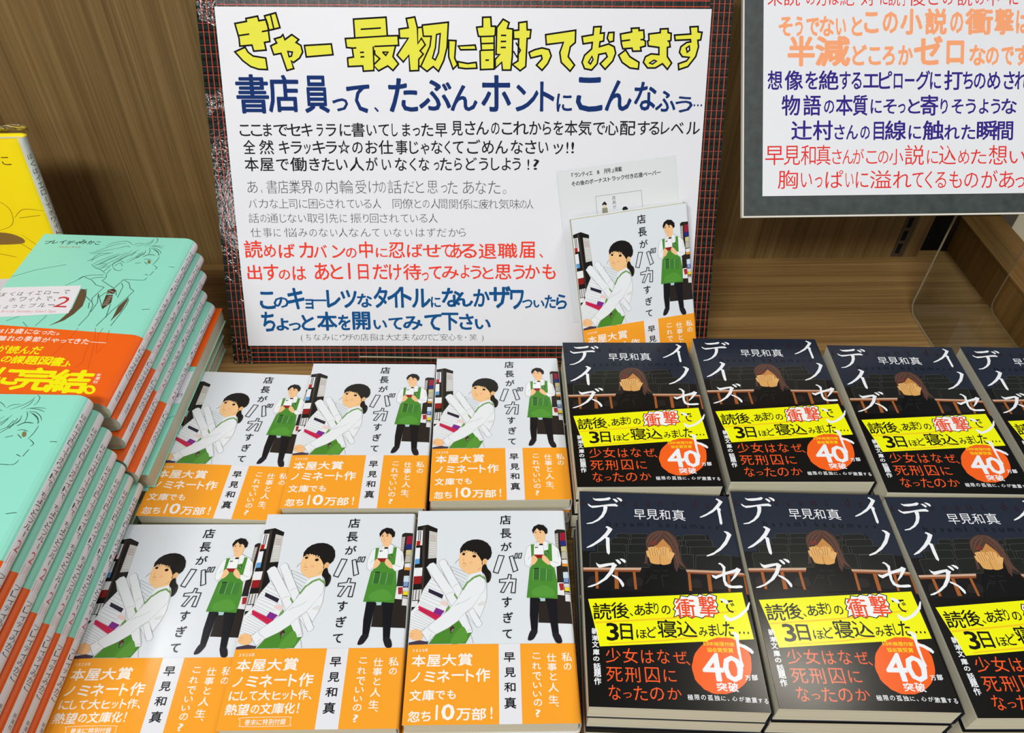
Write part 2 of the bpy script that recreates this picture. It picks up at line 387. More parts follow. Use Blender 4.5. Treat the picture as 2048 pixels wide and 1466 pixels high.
# ------------------------------------------------------------------ print data in millimetres: polygons, lines and letters
WHITE_COVER=[
('p','#1b1816',0,0,[0.3,13.21,7.48,11.66,14.62,15.17,14.49,18.35,8.87,16.72,9.19,39.13,15.02,38.64,15.14,44.14,11.85,42.5,8.36,45.81,12.22,53.6,8.52,60.22,6.54,70.65,0.3,78.1]),
('p','#2a2320',0,0,[97.57,17.34,99.37,16.01,105.46,16.37,105.04,71.72,105.3,87.66,83.04,86.59,84.06,69.67,90.62,68.99,97.09,57.93,97.24,46.49,98.76,43.57,98.73,34.67,97.66,30.88]),
('p','#3d352f',1,0,[3.95,13.32,5.89,13.1,7.53,63.38,6.33,64.08]),
('p','#c4c4bf',1,0,[8.87,16.72,14.49,18.35,15.02,38.64,9.19,39.13]),
('p','#e6e7ea',1,0,[0.3,16.42,4.26,16.29,4.44,24.97,0.3,25.1]),
('p','#e3b43a',1,0,[0.3,25.1,0.53,25.1,0.5,28.82,0.3,28.97]),
('p','#a8231c',1,0,[0.52,25.02,3.06,24.96,3.02,28.68,0.5,28.82]),
('p','#dfe0e2',1,0,[3.07,25.12,4.51,25.13,4.51,28.38,3.01,28.61]),
('p','#e4e8ec',1,0,[0.3,30.74,3.19,30.38,3.4,39.11,0.3,39.47]),
('p','#5a9bd2',1,0,[0.3,39.47,3.4,39.11,3.51,43.06,0.3,43.49]),
('p','#e7e9ec',1,0,[0.3,46.29,5.77,46.02,5.75,52.36,0.3,52.7]),
('p','#8f1c1c',1,0,[0.3,52.7,5.75,52.36,5.58,58.09,0.3,58.57]),
('p','#d5d6d6',1,0,[0.3,62.81,6.23,62.4,5.85,69.96,0.3,70.3]),
('p','#e0e2e4',1,0,[0.3,70.85,4.29,70.71,3.91,74.73,0.3,75.07]),
('p','#b4aea8',1,0,[97.89,19.7,99.96,19.17,99.5,33.16,97.74,31.64]),
('p','#a3203c',1,0,[101.33,19.02,105.14,18.73,105.11,25.19,101.12,25.55]),
('p','#2a2f86',1,0,[101.24,25.7,105.17,25.34,105.13,29.25,101.25,29.23]),
('p','#d6cc98',1,0,[101.39,30.14,105.22,29.78,105.42,33.95,101.31,33.93]),
('p','#b9b6a8',1,0,[101.41,34.3,105.41,34.1,105.28,39.77,101.19,39.9]),
('p','#e4e4e4',1,0,[101.27,40.64,105.37,40.29,105.3,43.6,101.25,43.58]),
('p','#e0922c',1,0,[101.24,43.73,105.3,43.6,105.19,45.79,101.22,45.63]),
('p','#b9d2e2',1,0,[101.41,50.11,105.11,49.98,105.13,54.55,101.33,54.54]),
('p','#2b5fa8',1,0,[101.33,54.54,105.13,54.55,105.08,58.3,101.32,57.94]),
('p','#cfd6d8',1,0,[101.39,58.78,105.23,58.79,105.27,61.44,101.68,61.57]),
('p','#ead62c',1,0,[101.8,61.78,105.39,61.44,105.41,64.35,101.85,64.34]),
('p','#e3e5e8',1,0,[97.09,57.93,101.32,57.94,101.35,67.5,96.45,66.95]),
('p','#dadbdd',1,0,[101.78,65.24,105.36,65.73,105.08,71.99,101.65,71.72]),
('p','#4a4652',2,0,[1.23,16.67,1.85,16.67,1.95,24.8,1.33,24.79]),
('p','#4a4652',2,0,[2.48,16.68,3.1,16.68,3.19,24.81,2.57,24.8]),
('p','#55504f',2,0,[0.52,62.81,1.11,62.81,1.02,70.03,0.44,70.03]),
('p','#55504f',2,0,[2.35,62.81,2.93,62.81,2.83,70.03,2.25,70.03]),
('p','#55504f',2,0,[4.43,62.82,5.02,62.82,4.89,70.03,4.31,70.03]),
('l','#b9908c',2,0.35,0,0,[9.5,20.69,13.68,21.58]),
('l','#b9908c',2,0.35,0,0,[9.6,22.58,13.76,23.39]),
('l','#b9908c',2,0.35,0,0,[9.69,24.46,13.85,25.18]),
('l','#f0f0ee',2,0.35,0,0,[9.79,26.32,13.93,26.97]),
('l','#f0f0ee',2,0.35,0,0,[9.89,28.18,14.01,28.75]),
('l','#f0f0ee',2,0.35,0,0,[9.99,30.03,14.1,30.52]),
('l','#f0f0ee',2,0.35,0,0,[10.09,31.87,14.18,32.28]),
('l','#f0f0ee',2,0.35,0,0,[10.18,33.7,14.26,34.03]),
('l','#f0f0ee',2,0.35,0,0,[10.28,35.52,14.35,35.77]),
('l','#6d1226',2,0.25,0,0,[102.41,19.03,102.27,25.4]),
('l','#6d1226',2,0.25,0,0,[103.49,19.03,103.35,25.41]),
('l','#6d1226',2,0.25,0,0,[104.44,19.04,104.29,25.41]),
('l','#171c58',2,0.25,0,0,[102.39,25.71,102.46,29.16]),
('l','#171c58',2,0.25,0,0,[103.53,25.72,103.6,29.17]),
('l','#171c58',2,0.25,0,0,[104.6,25.72,104.67,29.17]),
('l','#eef2f4',2,0.25,0,0,[102.31,50.12,102.16,57.94]),
('l','#eef2f4',2,0.25,0,0,[103.22,50.12,103.06,57.94]),
('l','#eef2f4',2,0.25,0,0,[104.13,50.12,103.95,57.94]),
('l','#8a8264',2,0.2,0,0,[101.46,30.9,105.55,30.62]),
('l','#8a8264',2,0.2,0,0,[101.38,32.04,105.46,31.76]),
('l','#8a8264',2,0.2,0,0,[101.3,33.17,105.37,32.89]),
('l','#6f6964',2,0.25,0,0,[98.08,20.87,100.13,20.58]),
('l','#6f6964',2,0.25,0,0,[97.92,23.21,99.97,22.91]),
('l','#6f6964',2,0.25,0,0,[97.76,25.53,99.8,25.23]),
('l','#6f6964',2,0.25,0,0,[97.6,27.83,99.64,27.54]),
('l','#6f6964',2,0.25,0,0,[97.45,30.12,99.47,29.83]),
('p','#a8282f',2,0,[98.06,58.77,101.22,58.5,101.15,63.51,98.7,63.92]),
('l','#332d36',2,0.5,0,0,[101.83,66.27,105.34,66.69]),
('p','#e6eaee',3,0,[12.74,53.46,22.14,66.88,24.34,74.4,22.6,79.1,16.83,84.4,12.32,88.32,7.82,91.56,0.3,90.93,0.3,79.1,4.99,71.67,7.07,63.38,8.82,59.87]),
('l','#b4b6b8',4,0.2,0,1,[12.74,53.46,22.14,66.88,24.34,74.4,22.6,79.1,16.83,84.4,12.32,88.32,7.82,91.56,0.3,90.93,0.3,79.1,4.99,71.67,7.07,63.38,8.82,59.87]),
('l','#9a9da0',4,0.2,0,0,[11.97,55.04,18.57,58.83]),
('l','#9a9da0',4,0.2,0,0,[10.63,57.04,20.01,62.14]),
('l','#9a9da0',4,0.2,0,0,[9.12,59.3,20.78,65.14]),
('l','#9a9da0',4,0.2,0,0,[8.36,60.93,11.23,62.13]),
('l','#9a9da0',4,0.2,0,0,[7.68,62.68,11.03,64.43]),
('l','#9a9da0',4,0.2,0,0,[7.48,64.78,22.28,70.66]),
('l','#9a9da0',4,0.2,0,0,[7.13,66.51,20.43,72.36]),
('l','#9a9da0',4,0.2,0,0,[6.41,68.59,19.25,74.74]),
('l','#9a9da0',4,0.2,0,0,[5.25,70.65,18.06,76.76]),
('l','#9a9da0',4,0.2,0,0,[5.68,72.36,16.18,77.43]),
('l','#9a9da0',4,0.2,0,0,[5.12,73.72,14.64,78.3]),
('l','#9a9da0',4,0.2,0,0,[3.45,77.43,16.53,84.73]),
('l','#9a9da0',4,0.2,0,0,[2.24,78.44,15.3,85.38]),
('l','#9a9da0',4,0.2,0,0,[1.72,80.11,14.11,86.69]),
('l','#9a9da0',4,0.2,0,0,[0.88,81.77,12.91,87.67]),
('l','#9a9da0',4,0.2,0,0,[0.58,83.75,11.69,88.32]),
('l','#9a9da0',4,0.2,0,0,[0.32,85.4,10.51,89.62]),
('l','#9a9da0',4,0.2,0,0,[0.32,87.16,9.01,90.59]),
('l','#9a9da0',4,0.2,0,0,[0.3,88.86,6.22,91.05]),
('l','#9a9da0',4,0.2,0,0,[24.64,45.14,37.02,50.79]),
('l','#9a9da0',4,0.2,0,0,[26.05,47.71,36.4,53.17]),
('l','#9a9da0',4,0.2,0,0,[27.46,50.62,35.78,55.32]),
('l','#9a9da0',4,0.2,0,0,[28.87,53.87,34.85,57.8]),
('l','#9a9da0',4,0.2,0,0,[30.92,57.08,33.91,59.92]),
('l','#9a9da0',4,0.2,0,0,[24.64,45.14,27.5,52.06,33.31,62.03]),
('p','#2b2438',5,0,[10.89,61.84,20.84,66.53,20.11,69.36,10.78,64.64]),
('p','#c8254e',5,0,[5.16,74.26,18.23,80.57,20.28,81.23,16.65,84.53,4.18,76.96]),
('p','#7c2b88',5,0,[16.42,75.61,22.19,78.17,19.54,81.49,14.68,79.24]),
('p','#e8cdc6',5,0,[19.4,70.66,24.11,71.69,23.72,75.08,18.67,73.18]),
('p','#6b9a48',5,0,[24.65,74.06,26.34,77.09,22.31,79.63,23.14,76.42]),
('l','#8d1739',6,0.2,0,0,[4.94,75.88,18.0,82.42]),
('p','#e6eaee',6,0,[3.71,75.61,5.28,76.15,4.96,77.09,3.26,76.55]),
('p','#e6eaee',6,0,[16.41,42.67,17.79,40.44,20.1,39.71,21.83,41.2,27.5,52.06,32.99,62.17,30.9,69.3,27.89,65.15,21.6,52.77]),
('l','#9a9da0',7,0.2,0,1,[16.41,42.67,17.79,40.44,20.1,39.71,21.83,41.2,27.5,52.06,32.99,62.17,30.9,69.3,27.89,65.15,21.6,52.77]),
('p','#e6eaee',7,0,[8.51,46.18,10.55,43.24,12.85,42.28,14.72,43.62,22.37,55.64,27.86,64.11,29.96,69.98,27.25,75.89,22.14,66.88,15.19,56.33]),
('l','#9a9da0',8,0.2,0,1,[8.51,46.18,10.55,43.24,12.85,42.28,14.72,43.62,22.37,55.64,27.86,64.11,29.96,69.98,27.25,75.89,22.14,66.88,15.19,56.33]),
('l','#9a9da0',9,0.2,1,0,[18.77,48.05,20.5,49.87,20.24,51.68,22.3,53.85,22.24,55.64,26.48,61.31]),
('l','#9a9da0',9,0.2,1,0,[22.14,66.88,24.66,65.15,27.56,64.81]),
('l','#9a9da0',9,0.2,1,0,[27.0,61.31,28.38,59.56,30.63,58.64]),
('l','#9a9da0',9,0.2,1,0,[21.84,41.43,23.3,44.76]),
('p','#6e9a52',9,0,[28.21,65.16,30.7,69.09,30.1,70.46,27.67,66.54]),
('p','#e6eaee',9,0,[35.9,79.76,40.58,75.89,46.75,87.11,45.76,88.8,43.53,89.7]),
('l','#9a9da0',10,0.2,0,1,[35.9,79.76,40.58,75.89,46.75,87.11,45.76,88.8,43.53,89.7]),
('p','#e6eaee',11,0,[39.04,54.4,46.21,49.95,47.99,54.42,49.48,58.54,49.59,68.97,47.99,75.76,45.05,83.2,40.59,76.09,35.89,79.56,40.13,90.55,40.47,92.92,36.77,93.56,31.6,84.71,24.88,89.92,16.98,94.24,12.27,98.93,7.86,92.33,12.31,88.13,18.34,83.08,24.46,77.76,29.96,69.98,34.28,62.03]),
('l','#9a9da0',12,0.22,0,1,[39.04,54.4,46.21,49.95,47.99,54.42,49.48,58.54,49.59,68.97,47.99,75.76,45.05,83.2,40.59,76.09,35.89,79.56,40.13,90.55,40.47,92.92,36.77,93.56,31.6,84.71,24.88,89.92,16.98,94.24,12.27,98.93,7.86,92.33,12.31,88.13,18.34,83.08,24.46,77.76,29.96,69.98,34.28,62.03]),
('l','#9a9da0',13,0.2,1,0,[45.62,66.91,40.89,74.41,35.89,79.23,30.98,84.72]),
('l','#9a9da0',13,0.2,1,0,[12.32,88.32,12.83,90.91,17.27,93.79]),
('l','#9a9da0',13,0.2,1,0,[30.37,73.39,35.74,71.01,39.54,68.28]),
('l','#9a9da0',13,0.2,1,0,[28.18,75.08,31.3,72.37]),
('l','#9a9da0',13,0.2,1,0,[47.86,54.99,48.83,61.35,45.62,66.91]),
('l','#9a9da0',13,0.2,1,0,[43.42,73.73,46.59,71.7,49.14,72.38]),
('l','#9a9da0',13,0.2,1,0,[37.46,78.77,42.91,89.25]),
('l','#9a9da0',13,0.2,1,0,[36.76,93.43,37.97,91.51,40.14,91.51]),
('l','#9a9da0',13,0.2,1,0,[35.59,80.43,39.82,90.87]),
('l','#9a9da0',13,0.2,1,0,[14.49,94.11,12.75,96.34]),
('l','#9a9da0',13,0.2,1,0,[39.56,94.7,41.16,100.36]),
('p','#d9dad8',13,1,[43.42,73.73,46.59,71.57,48.82,72.25,48.5,73.74,45.33,74.75]),
('p','#6c9a52',13,0,[33.0,62.72,36.14,57.1,40.66,53.18,45.23,51.54,48.51,53.92,49.36,57.27,48.51,55.85,44.91,52.98,41.33,54.4,36.81,58.37,33.99,63.56]),
('p','#4a872c',13,0,[31.61,84.85,36.77,93.56,40.16,93.11,36.27,100.44,12.73,100.5,16.99,94.43,24.89,90.05]),
('p','#3a2a2c',14,0,[25.65,90.37,27.63,88.17,28.99,89.92,26.89,94.22]),
('p','#589638',14,1,[26.46,99.78,33.58,88.94,37.4,94.71,35.04,99.75]),
('l','#a33',14,0.3,0,0,[26.18,91.53,27.24,89.6]),
('l','#ddd',14,0.25,0,0,[26.97,92.81,28.14,90.56]),
('p','#efbd86',14,1,[0.69,92.35,3.07,90.67,7.0,91.43,9.1,95.27,7.59,97.94,4.2,98.07,0.59,96.18]),
('p','#43374a',14,0,[0.3,99.53,6.98,98.06,12.78,99.18,12.37,100.63,0.3,101.1]),
('l','#b9824f',14,0.2,1,0,[0.8,93.82,3.27,93.5]),
('l','#b9824f',14,0.2,1,0,[0.66,95.42,3.35,94.77]),
('p','#f0c38c',14,1,[31.18,35.1,30.53,38.85,30.71,43.32,31.65,46.63,34.02,49.19,37.49,51.66,39.65,50.8,45.75,49.37,46.4,46.32,46.66,42.64,45.18,38.17,42.48,35.15,36.4,33.0,32.36,33.59]),
('p','#edb67c',14,1,[46.66,41.16,48.19,39.61,49.58,40.43,49.38,43.39,48.19,45.45,46.53,45.0]),
('p','#e6eaee',14,0,[39.19,51.23,46.21,49.23,47.34,53.7,44.58,51.03,39.68,53.9,36.79,57.1,37.39,53.53]),
('p','#1b1816',15,1,[46.66,45.0,48.85,43.98,50.16,47.43,52.19,49.97,52.56,53.57,51.44,56.99,49.68,57.98,49.16,54.99,47.86,51.55,46.08,49.37]),
('p','#1b1816',15,0,[31.05,35.4,30.96,31.68,32.79,28.24,35.6,25.78,39.33,24.4,43.08,24.19,46.49,24.99,49.88,27.1,52.3,30.65,53.01,35.21,52.26,38.58,50.25,40.88,49.39,39.83,47.85,39.46,46.52,41.31,46.66,44.26,46.07,44.26,46.19,41.9,44.51,38.54,42.76,36.06,42.34,34.55,41.14,35.15,40.79,33.63,39.59,34.69,38.76,33.47,37.9,34.22,37.34,32.85,36.21,33.76,35.71,32.47,34.65,33.6,33.36,33.14,32.38,34.35]),
('p','#2a1712',15,0,[34.7,35.95,34.55,36.43,34.14,36.79,33.57,36.92,33.0,36.78,32.58,36.42,32.41,35.93,32.55,35.44,32.97,35.09,33.53,34.96,34.11,35.09,34.54,35.45]),
('p','#2a1712',15,0,[42.23,37.64,42.06,38.2,41.57,38.6,40.91,38.75,40.23,38.6,39.74,38.19,39.55,37.62,39.73,37.06,40.21,36.65,40.88,36.5,41.55,36.66,42.05,37.07]),
('p','#eeb088',15,0,[40.01,42.62,39.82,43.06,39.29,43.38,38.56,43.5,37.83,43.37,37.29,43.05,37.09,42.6,37.28,42.16,37.81,41.84,38.54,41.72,39.27,41.84,39.81,42.17]),
('l','#4a3424',15,0.35,1,0,[31.98,34.5,33.86,34.2,35.89,34.82]),
('l','#4a3424',15,0.35,1,0,[38.99,35.14,41.47,35.3,43.3,36.51]),
('l','#c98f5c',15,0.2,1,0,[33.94,38.5,33.2,41.25,34.41,41.85]),
('l','#b8584c',15,0.35,1,0,[32.71,43.32,34.03,43.03,35.78,43.78]),
('l','#c77a62',15,0.25,1,0,[33.28,45.17,34.48,45.39,35.4,44.96]),
('l','#1b1816',15,0.2,1,0,[30.62,39.6,29.19,41.09,27.91,43.31]),
('l','#8a5a3a',15,0.2,1,0,[45.54,46.31,43.24,48.35]),
('l','#b87a48',15,0.2,1,0,[47.72,41.31,48.52,42.65,47.59,44.12]),
('l','#55504e',15,0.2,1,0,[51.14,50.69,51.91,53.57,51.24,56.42]),
('p','#17161b',15,0,[78.25,69.12,84.27,69.33,83.54,78.4,82.2,92.18,78.17,91.8,77.64,81.71]),
('p','#17161b',15,0,[88.7,69.33,95.78,69.34,95.54,81.7,95.85,94.43,91.49,94.06,90.07,79.72]),
('p','#221f26',15,1,[78.17,91.8,82.07,92.3,81.46,94.71,79.22,98.05,76.4,98.81,75.87,96.99]),
('p','#221f26',15,1,[91.68,94.06,95.85,94.43,97.64,98.94,96.84,100.74,94.08,100.56,92.46,97.83]),
('p','#a9cdd0',15,0,[84.89,69.53,88.37,69.54,88.12,71.71,85.09,71.7]),
('p','#e9edf0',15,0,[84.51,26.68,90.63,25.48,96.47,28.74,99.54,32.56,100.81,40.64,100.22,45.04,94.59,47.06,91.69,46.47,80.37,43.5,78.14,46.42,75.73,44.36,75.47,39.04,77.47,30.77,80.38,28.65]),
('l','#9a9da0',16,0.2,0,1,[84.51,26.68,90.63,25.48,96.47,28.74,99.54,32.56,100.81,40.64,100.22,45.04,94.59,47.06,91.69,46.47,80.37,43.5,78.14,46.42,75.73,44.36,75.47,39.04,77.47,30.77,80.38,28.65]),
('p','#4a8b31',17,0,[80.24,28.65,82.74,28.36,82.4,36.84,81.9,39.07,88.49,39.47,92.2,43.55,95.76,47.21,97.09,57.93,96.48,70.15,86.8,69.4,76.03,69.11,78.9,47.15,81.0,44.23,80.31,37.57]),
('p','#4a8b31',17,0,[92.72,27.65,94.84,28.12,94.55,41.79,92.31,41.78,88.93,37.61,89.16,33.49,92.21,32.75]),
('p','#356a2c',18,0,[81.5,47.52,85.42,47.53,84.84,56.13,80.59,55.77]),
('p','#3f7d33',18,0,[85.81,47.53,89.99,47.55,89.18,56.85,85.08,56.49]),
('p','#437f35',18,0,[90.36,47.91,94.41,47.93,93.99,57.21,89.63,56.85]),
('p','#559739',18,1,[80.1,63.48,88.61,60.01,94.69,64.89,93.19,68.31,81.16,67.96]),
('l','#a8cf92',18,0.2,0,0,[81.49,47.74,80.82,56.33]),
('l','#a8cf92',18,0.2,0,0,[85.74,47.75,85.02,56.34]),
('l','#a8cf92',18,0.2,0,0,[90.31,47.77,89.53,56.36]),
('p','#15151a',18,0,[81.71,47.16,84.92,47.02,84.76,47.75,81.62,47.74]),
('p','#eef0f2',18,0,[82.5,29.12,89.08,29.16,89.05,36.72,82.01,36.68]),
('l','#9a9da0',19,0.2,0,1,[82.5,29.12,89.08,29.16,89.05,36.72,82.01,36.68]),
('p','#8f1f1f',19,0,[81.88,36.68,88.78,36.72,88.16,39.55,84.26,39.53]),
('p','#efc190',19,1,[81.46,37.21,84.5,39.97,82.68,43.51,80.65,44.67,80.04,42.03]),
('p','#efc190',19,1,[88.29,37.24,90.54,38.37,93.06,42.45,92.46,44.72,90.23,43.54,87.64,40.58]),
('p','#3a3a3a',19,0,[83.31,30.42,84.32,30.43,84.13,31.57,83.12,31.56]),
('p','#555',19,0,[84.59,30.43,85.26,30.44,85.07,31.42,84.4,31.42]),
('p','#1f3a1c',19,0,[90.78,34.25,92.26,34.03,91.95,36.88,90.37,36.72]),
('l','#eee',19,0.3,0,0,[91.09,34.63,91.51,36.51]),
('p','#efc190',19,1,[82.63,17.79,85.09,15.11,90.16,16.1,91.52,19.66,90.59,21.61,90.15,25.64,87.45,28.23,85.2,26.38,84.3,24.05,83.13,21.71]),
('p','#17151a',19,0,[86.12,28.0,88.94,27.94,88.67,29.23,86.19,29.22]),
('l','#9a9da0',19,0.2,1,0,[90.29,25.64,92.56,27.04,91.32,30.85]),
('l','#9a9da0',19,0.2,1,0,[85.2,26.38,84.08,28.52]),
('l','#9a9da0',19,0.2,1,0,[77.86,40.54,79.65,37.57]),
('l','#9a9da0',19,0.2,1,0,[94.92,42.09,98.76,43.57]),
('l','#9a9da0',19,0.2,1,0,[98.78,33.91,99.07,39.15]),
('p','#1b1816',20,0,[81.51,16.99,82.96,13.82,86.27,12.01,90.01,12.76,92.55,15.96,92.49,19.27,91.35,20.2,90.69,19.81,90.11,18.08,88.55,16.88,87.14,17.66,85.08,15.27,83.32,17.79,82.33,19.83]),
('p','#2a1712',20,0,[84.62,18.98,84.45,19.26,84.06,19.37,83.68,19.25,83.53,18.97,83.7,18.7,84.1,18.58,84.47,18.7]),
('p','#2a1712',20,0,[87.96,18.93,87.76,19.2,87.32,19.31,86.9,19.2,86.73,18.92,86.93,18.64,87.37,18.53,87.79,18.65]),
('l','#3a2a20',20,0.25,1,0,[83.38,17.95,84.8,18.12]),
('l','#3a2a20',20,0.25,1,0,[86.64,18.05,88.34,18.14]),
('l','#b8584c',20,0.25,1,0,[85.11,22.74,86.18,22.98]),
('l','#c98f5c',20,0.15,1,0,[85.54,19.62,85.05,21.18,85.72,21.42]),
('g','店','#15151a',20,0.012,0,0,58.78,4.2,66.76,12.07),
('g','長','#15151a',20,0.012,0,0,58.96,15.51,66.81,23.37),
('g','が','#15151a',20,0.012,0,0,59.27,26.71,66.88,33.73),
('g','す','#15151a',20,0.012,0,0,59.57,68.62,66.1,76.07),
('g','ぎ','#15151a',20,0.012,0,0,60.2,79.4,66.75,86.94),
('g','て','#15151a',20,0.012,0,0,59.69,91.44,65.82,97.46),
('l','#15151a',20,0.62,0,1,[57.7,37.09,61.49,37.64,57.18,51.06,53.92,49.96]),
('l','#15151a',20,0.62,0,1,[65.0,38.25,67.49,37.51,70.65,48.71,67.54,50.01]),
('l','#15151a',20,0.62,0,1,[69.4,35.8,70.74,35.66,70.16,39.39,68.63,39.38]),
('l','#15151a',20,0.62,0,1,[71.87,35.81,73.74,35.52,72.94,39.4,71.28,39.4]),
('l','#15151a',20,0.62,0,1,[58.1,55.71,63.63,55.01,64.23,51.8,66.17,52.3,65.58,55.16,69.34,55.38,68.38,65.67,65.64,65.39,66.93,57.86,64.73,57.85,60.84,65.39,58.73,64.97,62.28,57.85,58.07,57.84]),
('g','早','#15151a',20,0.01,0,0,60.31,106.61,67.29,112.65),
('g','見','#15151a',20,0.01,0,0,60.52,116.31,67.5,122.17),
('g','和','#15151a',20,0.01,0,0,60.34,125.54,67.22,131.23),
('g','真','#15151a',20,0.01,0,0,60.35,134.5,67.4,141.22)]
WHITE_BAND_A=[
('g','本','#f4f1ea',0,0.02,0,0,3.17,107.51,11.73,115.08),
('g','屋','#f4f1ea',0,0.02,0,0,12.44,107.48,21.09,115.24),
('g','大','#f4f1ea',0,0.02,0,0,21.88,107.14,30.81,114.8),
('g','賞','#f4f1ea',0,0.02,0,0,31.81,106.7,40.82,114.75),
('g','ノ','#f4f1ea',0,0.02,0,0,3.4,118.55,8.85,124.7),
('g','ミ','#f4f1ea',0,0.02,0,0,11.32,118.02,18.25,124.85),
('g','ネ','#f4f1ea',0,0.02,0,0,19.23,117.19,27.14,125.0),
('g','ー','#f4f1ea',0,0.02,0,0,28.11,119.9,35.71,121.07),
('g','ト','#f4f1ea',0,0.02,0,0,37.0,117.12,41.93,124.72),
('g','作','#f4f1ea',0,0.02,0,0,42.91,116.39,51.76,124.87),
('g','2','#f4f1ea',0,0.01,2,0,3.0,103.42,4.82,105.79),
('g','0','#f4f1ea',0,0.01,2,0,4.98,103.41,6.8,105.78),
('g','2','#f4f1ea',0,0.01,2,0,6.95,103.4,8.77,105.77),
('g','0','#f4f1ea',0,0.01,2,0,8.93,103.4,10.75,105.77),
('g','年','#f4f1ea',0,0.01,2,0,10.9,103.39,12.72,105.76),
('g','文','#f4f1ea',0,0.02,0,0,3.21,129.41,10.32,136.1),
('g','庫','#f4f1ea',0,0.02,0,0,11.0,129.36,18.3,136.04),
('g','で','#f4f1ea',0,0.02,0,0,18.78,130.08,24.61,135.25),
('g','も','#f4f1ea',0,0.02,0,0,25.86,129.56,31.1,135.2),
('g','忽','#f4f1ea',0,0.02,0,0,3.15,141.83,10.31,148.34),
('g','ち','#f4f1ea',0,0.02,0,0,10.78,141.96,16.79,147.93),
('g','1','#f4f1ea',0,0.02,0,0,18.03,138.51,22.14,147.34),
('g','0','#f4f1ea',0,0.02,0,0,22.8,138.0,30.72,147.55),
('g','万','#f4f1ea',0,0.02,0,0,31.71,140.69,40.26,147.75),
('g','部','#f4f1ea',0,0.02,0,0,40.73,140.44,49.45,147.67),
('g','!','#f4f1ea',0,0.02,0,0,50.68,139.84,54.47,147.08),
('g','私','#f4f1ea',0,0.012,0,0,96.55,106.89,102.98,112.7),
('g','の','#f4f1ea',0,0.012,0,0,97.37,113.69,102.26,118.11),
('g','仕','#f4f1ea',0,0.012,0,0,87.14,107.23,93.08,112.74),
('g','事','#f4f1ea',0,0.012,0,0,87.27,113.53,93.15,118.45),
('g','と','#f4f1ea',0,0.012,0,0,88.55,119.61,92.72,124.44),
('g','人','#f4f1ea',0,0.012,0,0,87.16,125.87,93.5,131.54),
('g','生','#f4f1ea',0,0.012,0,0,86.99,133.4,92.98,138.29),
('g','、','#f4f1ea',0,0.012,0,0,91.0,138.92,92.89,140.47),
('g','こ','#f4f1ea',0,0.012,0,0,78.27,106.96,83.24,110.78),
('g','れ','#f4f1ea',0,0.012,0,0,77.77,112.98,83.38,117.52),
('g','で','#f4f1ea',0,0.012,0,0,77.86,119.18,83.31,124.3),
('g','い','#f4f1ea',0,0.012,0,0,77.89,125.45,83.2,129.06),
('g','い','#f4f1ea',0,0.012,0,0,77.63,130.94,82.9,134.3),
('g','の','#f4f1ea',0,0.012,0,0,77.86,135.6,83.08,139.91),
('g','?','#f4f1ea',0,0.012,0,0,78.69,141.73,81.79,146.23)]
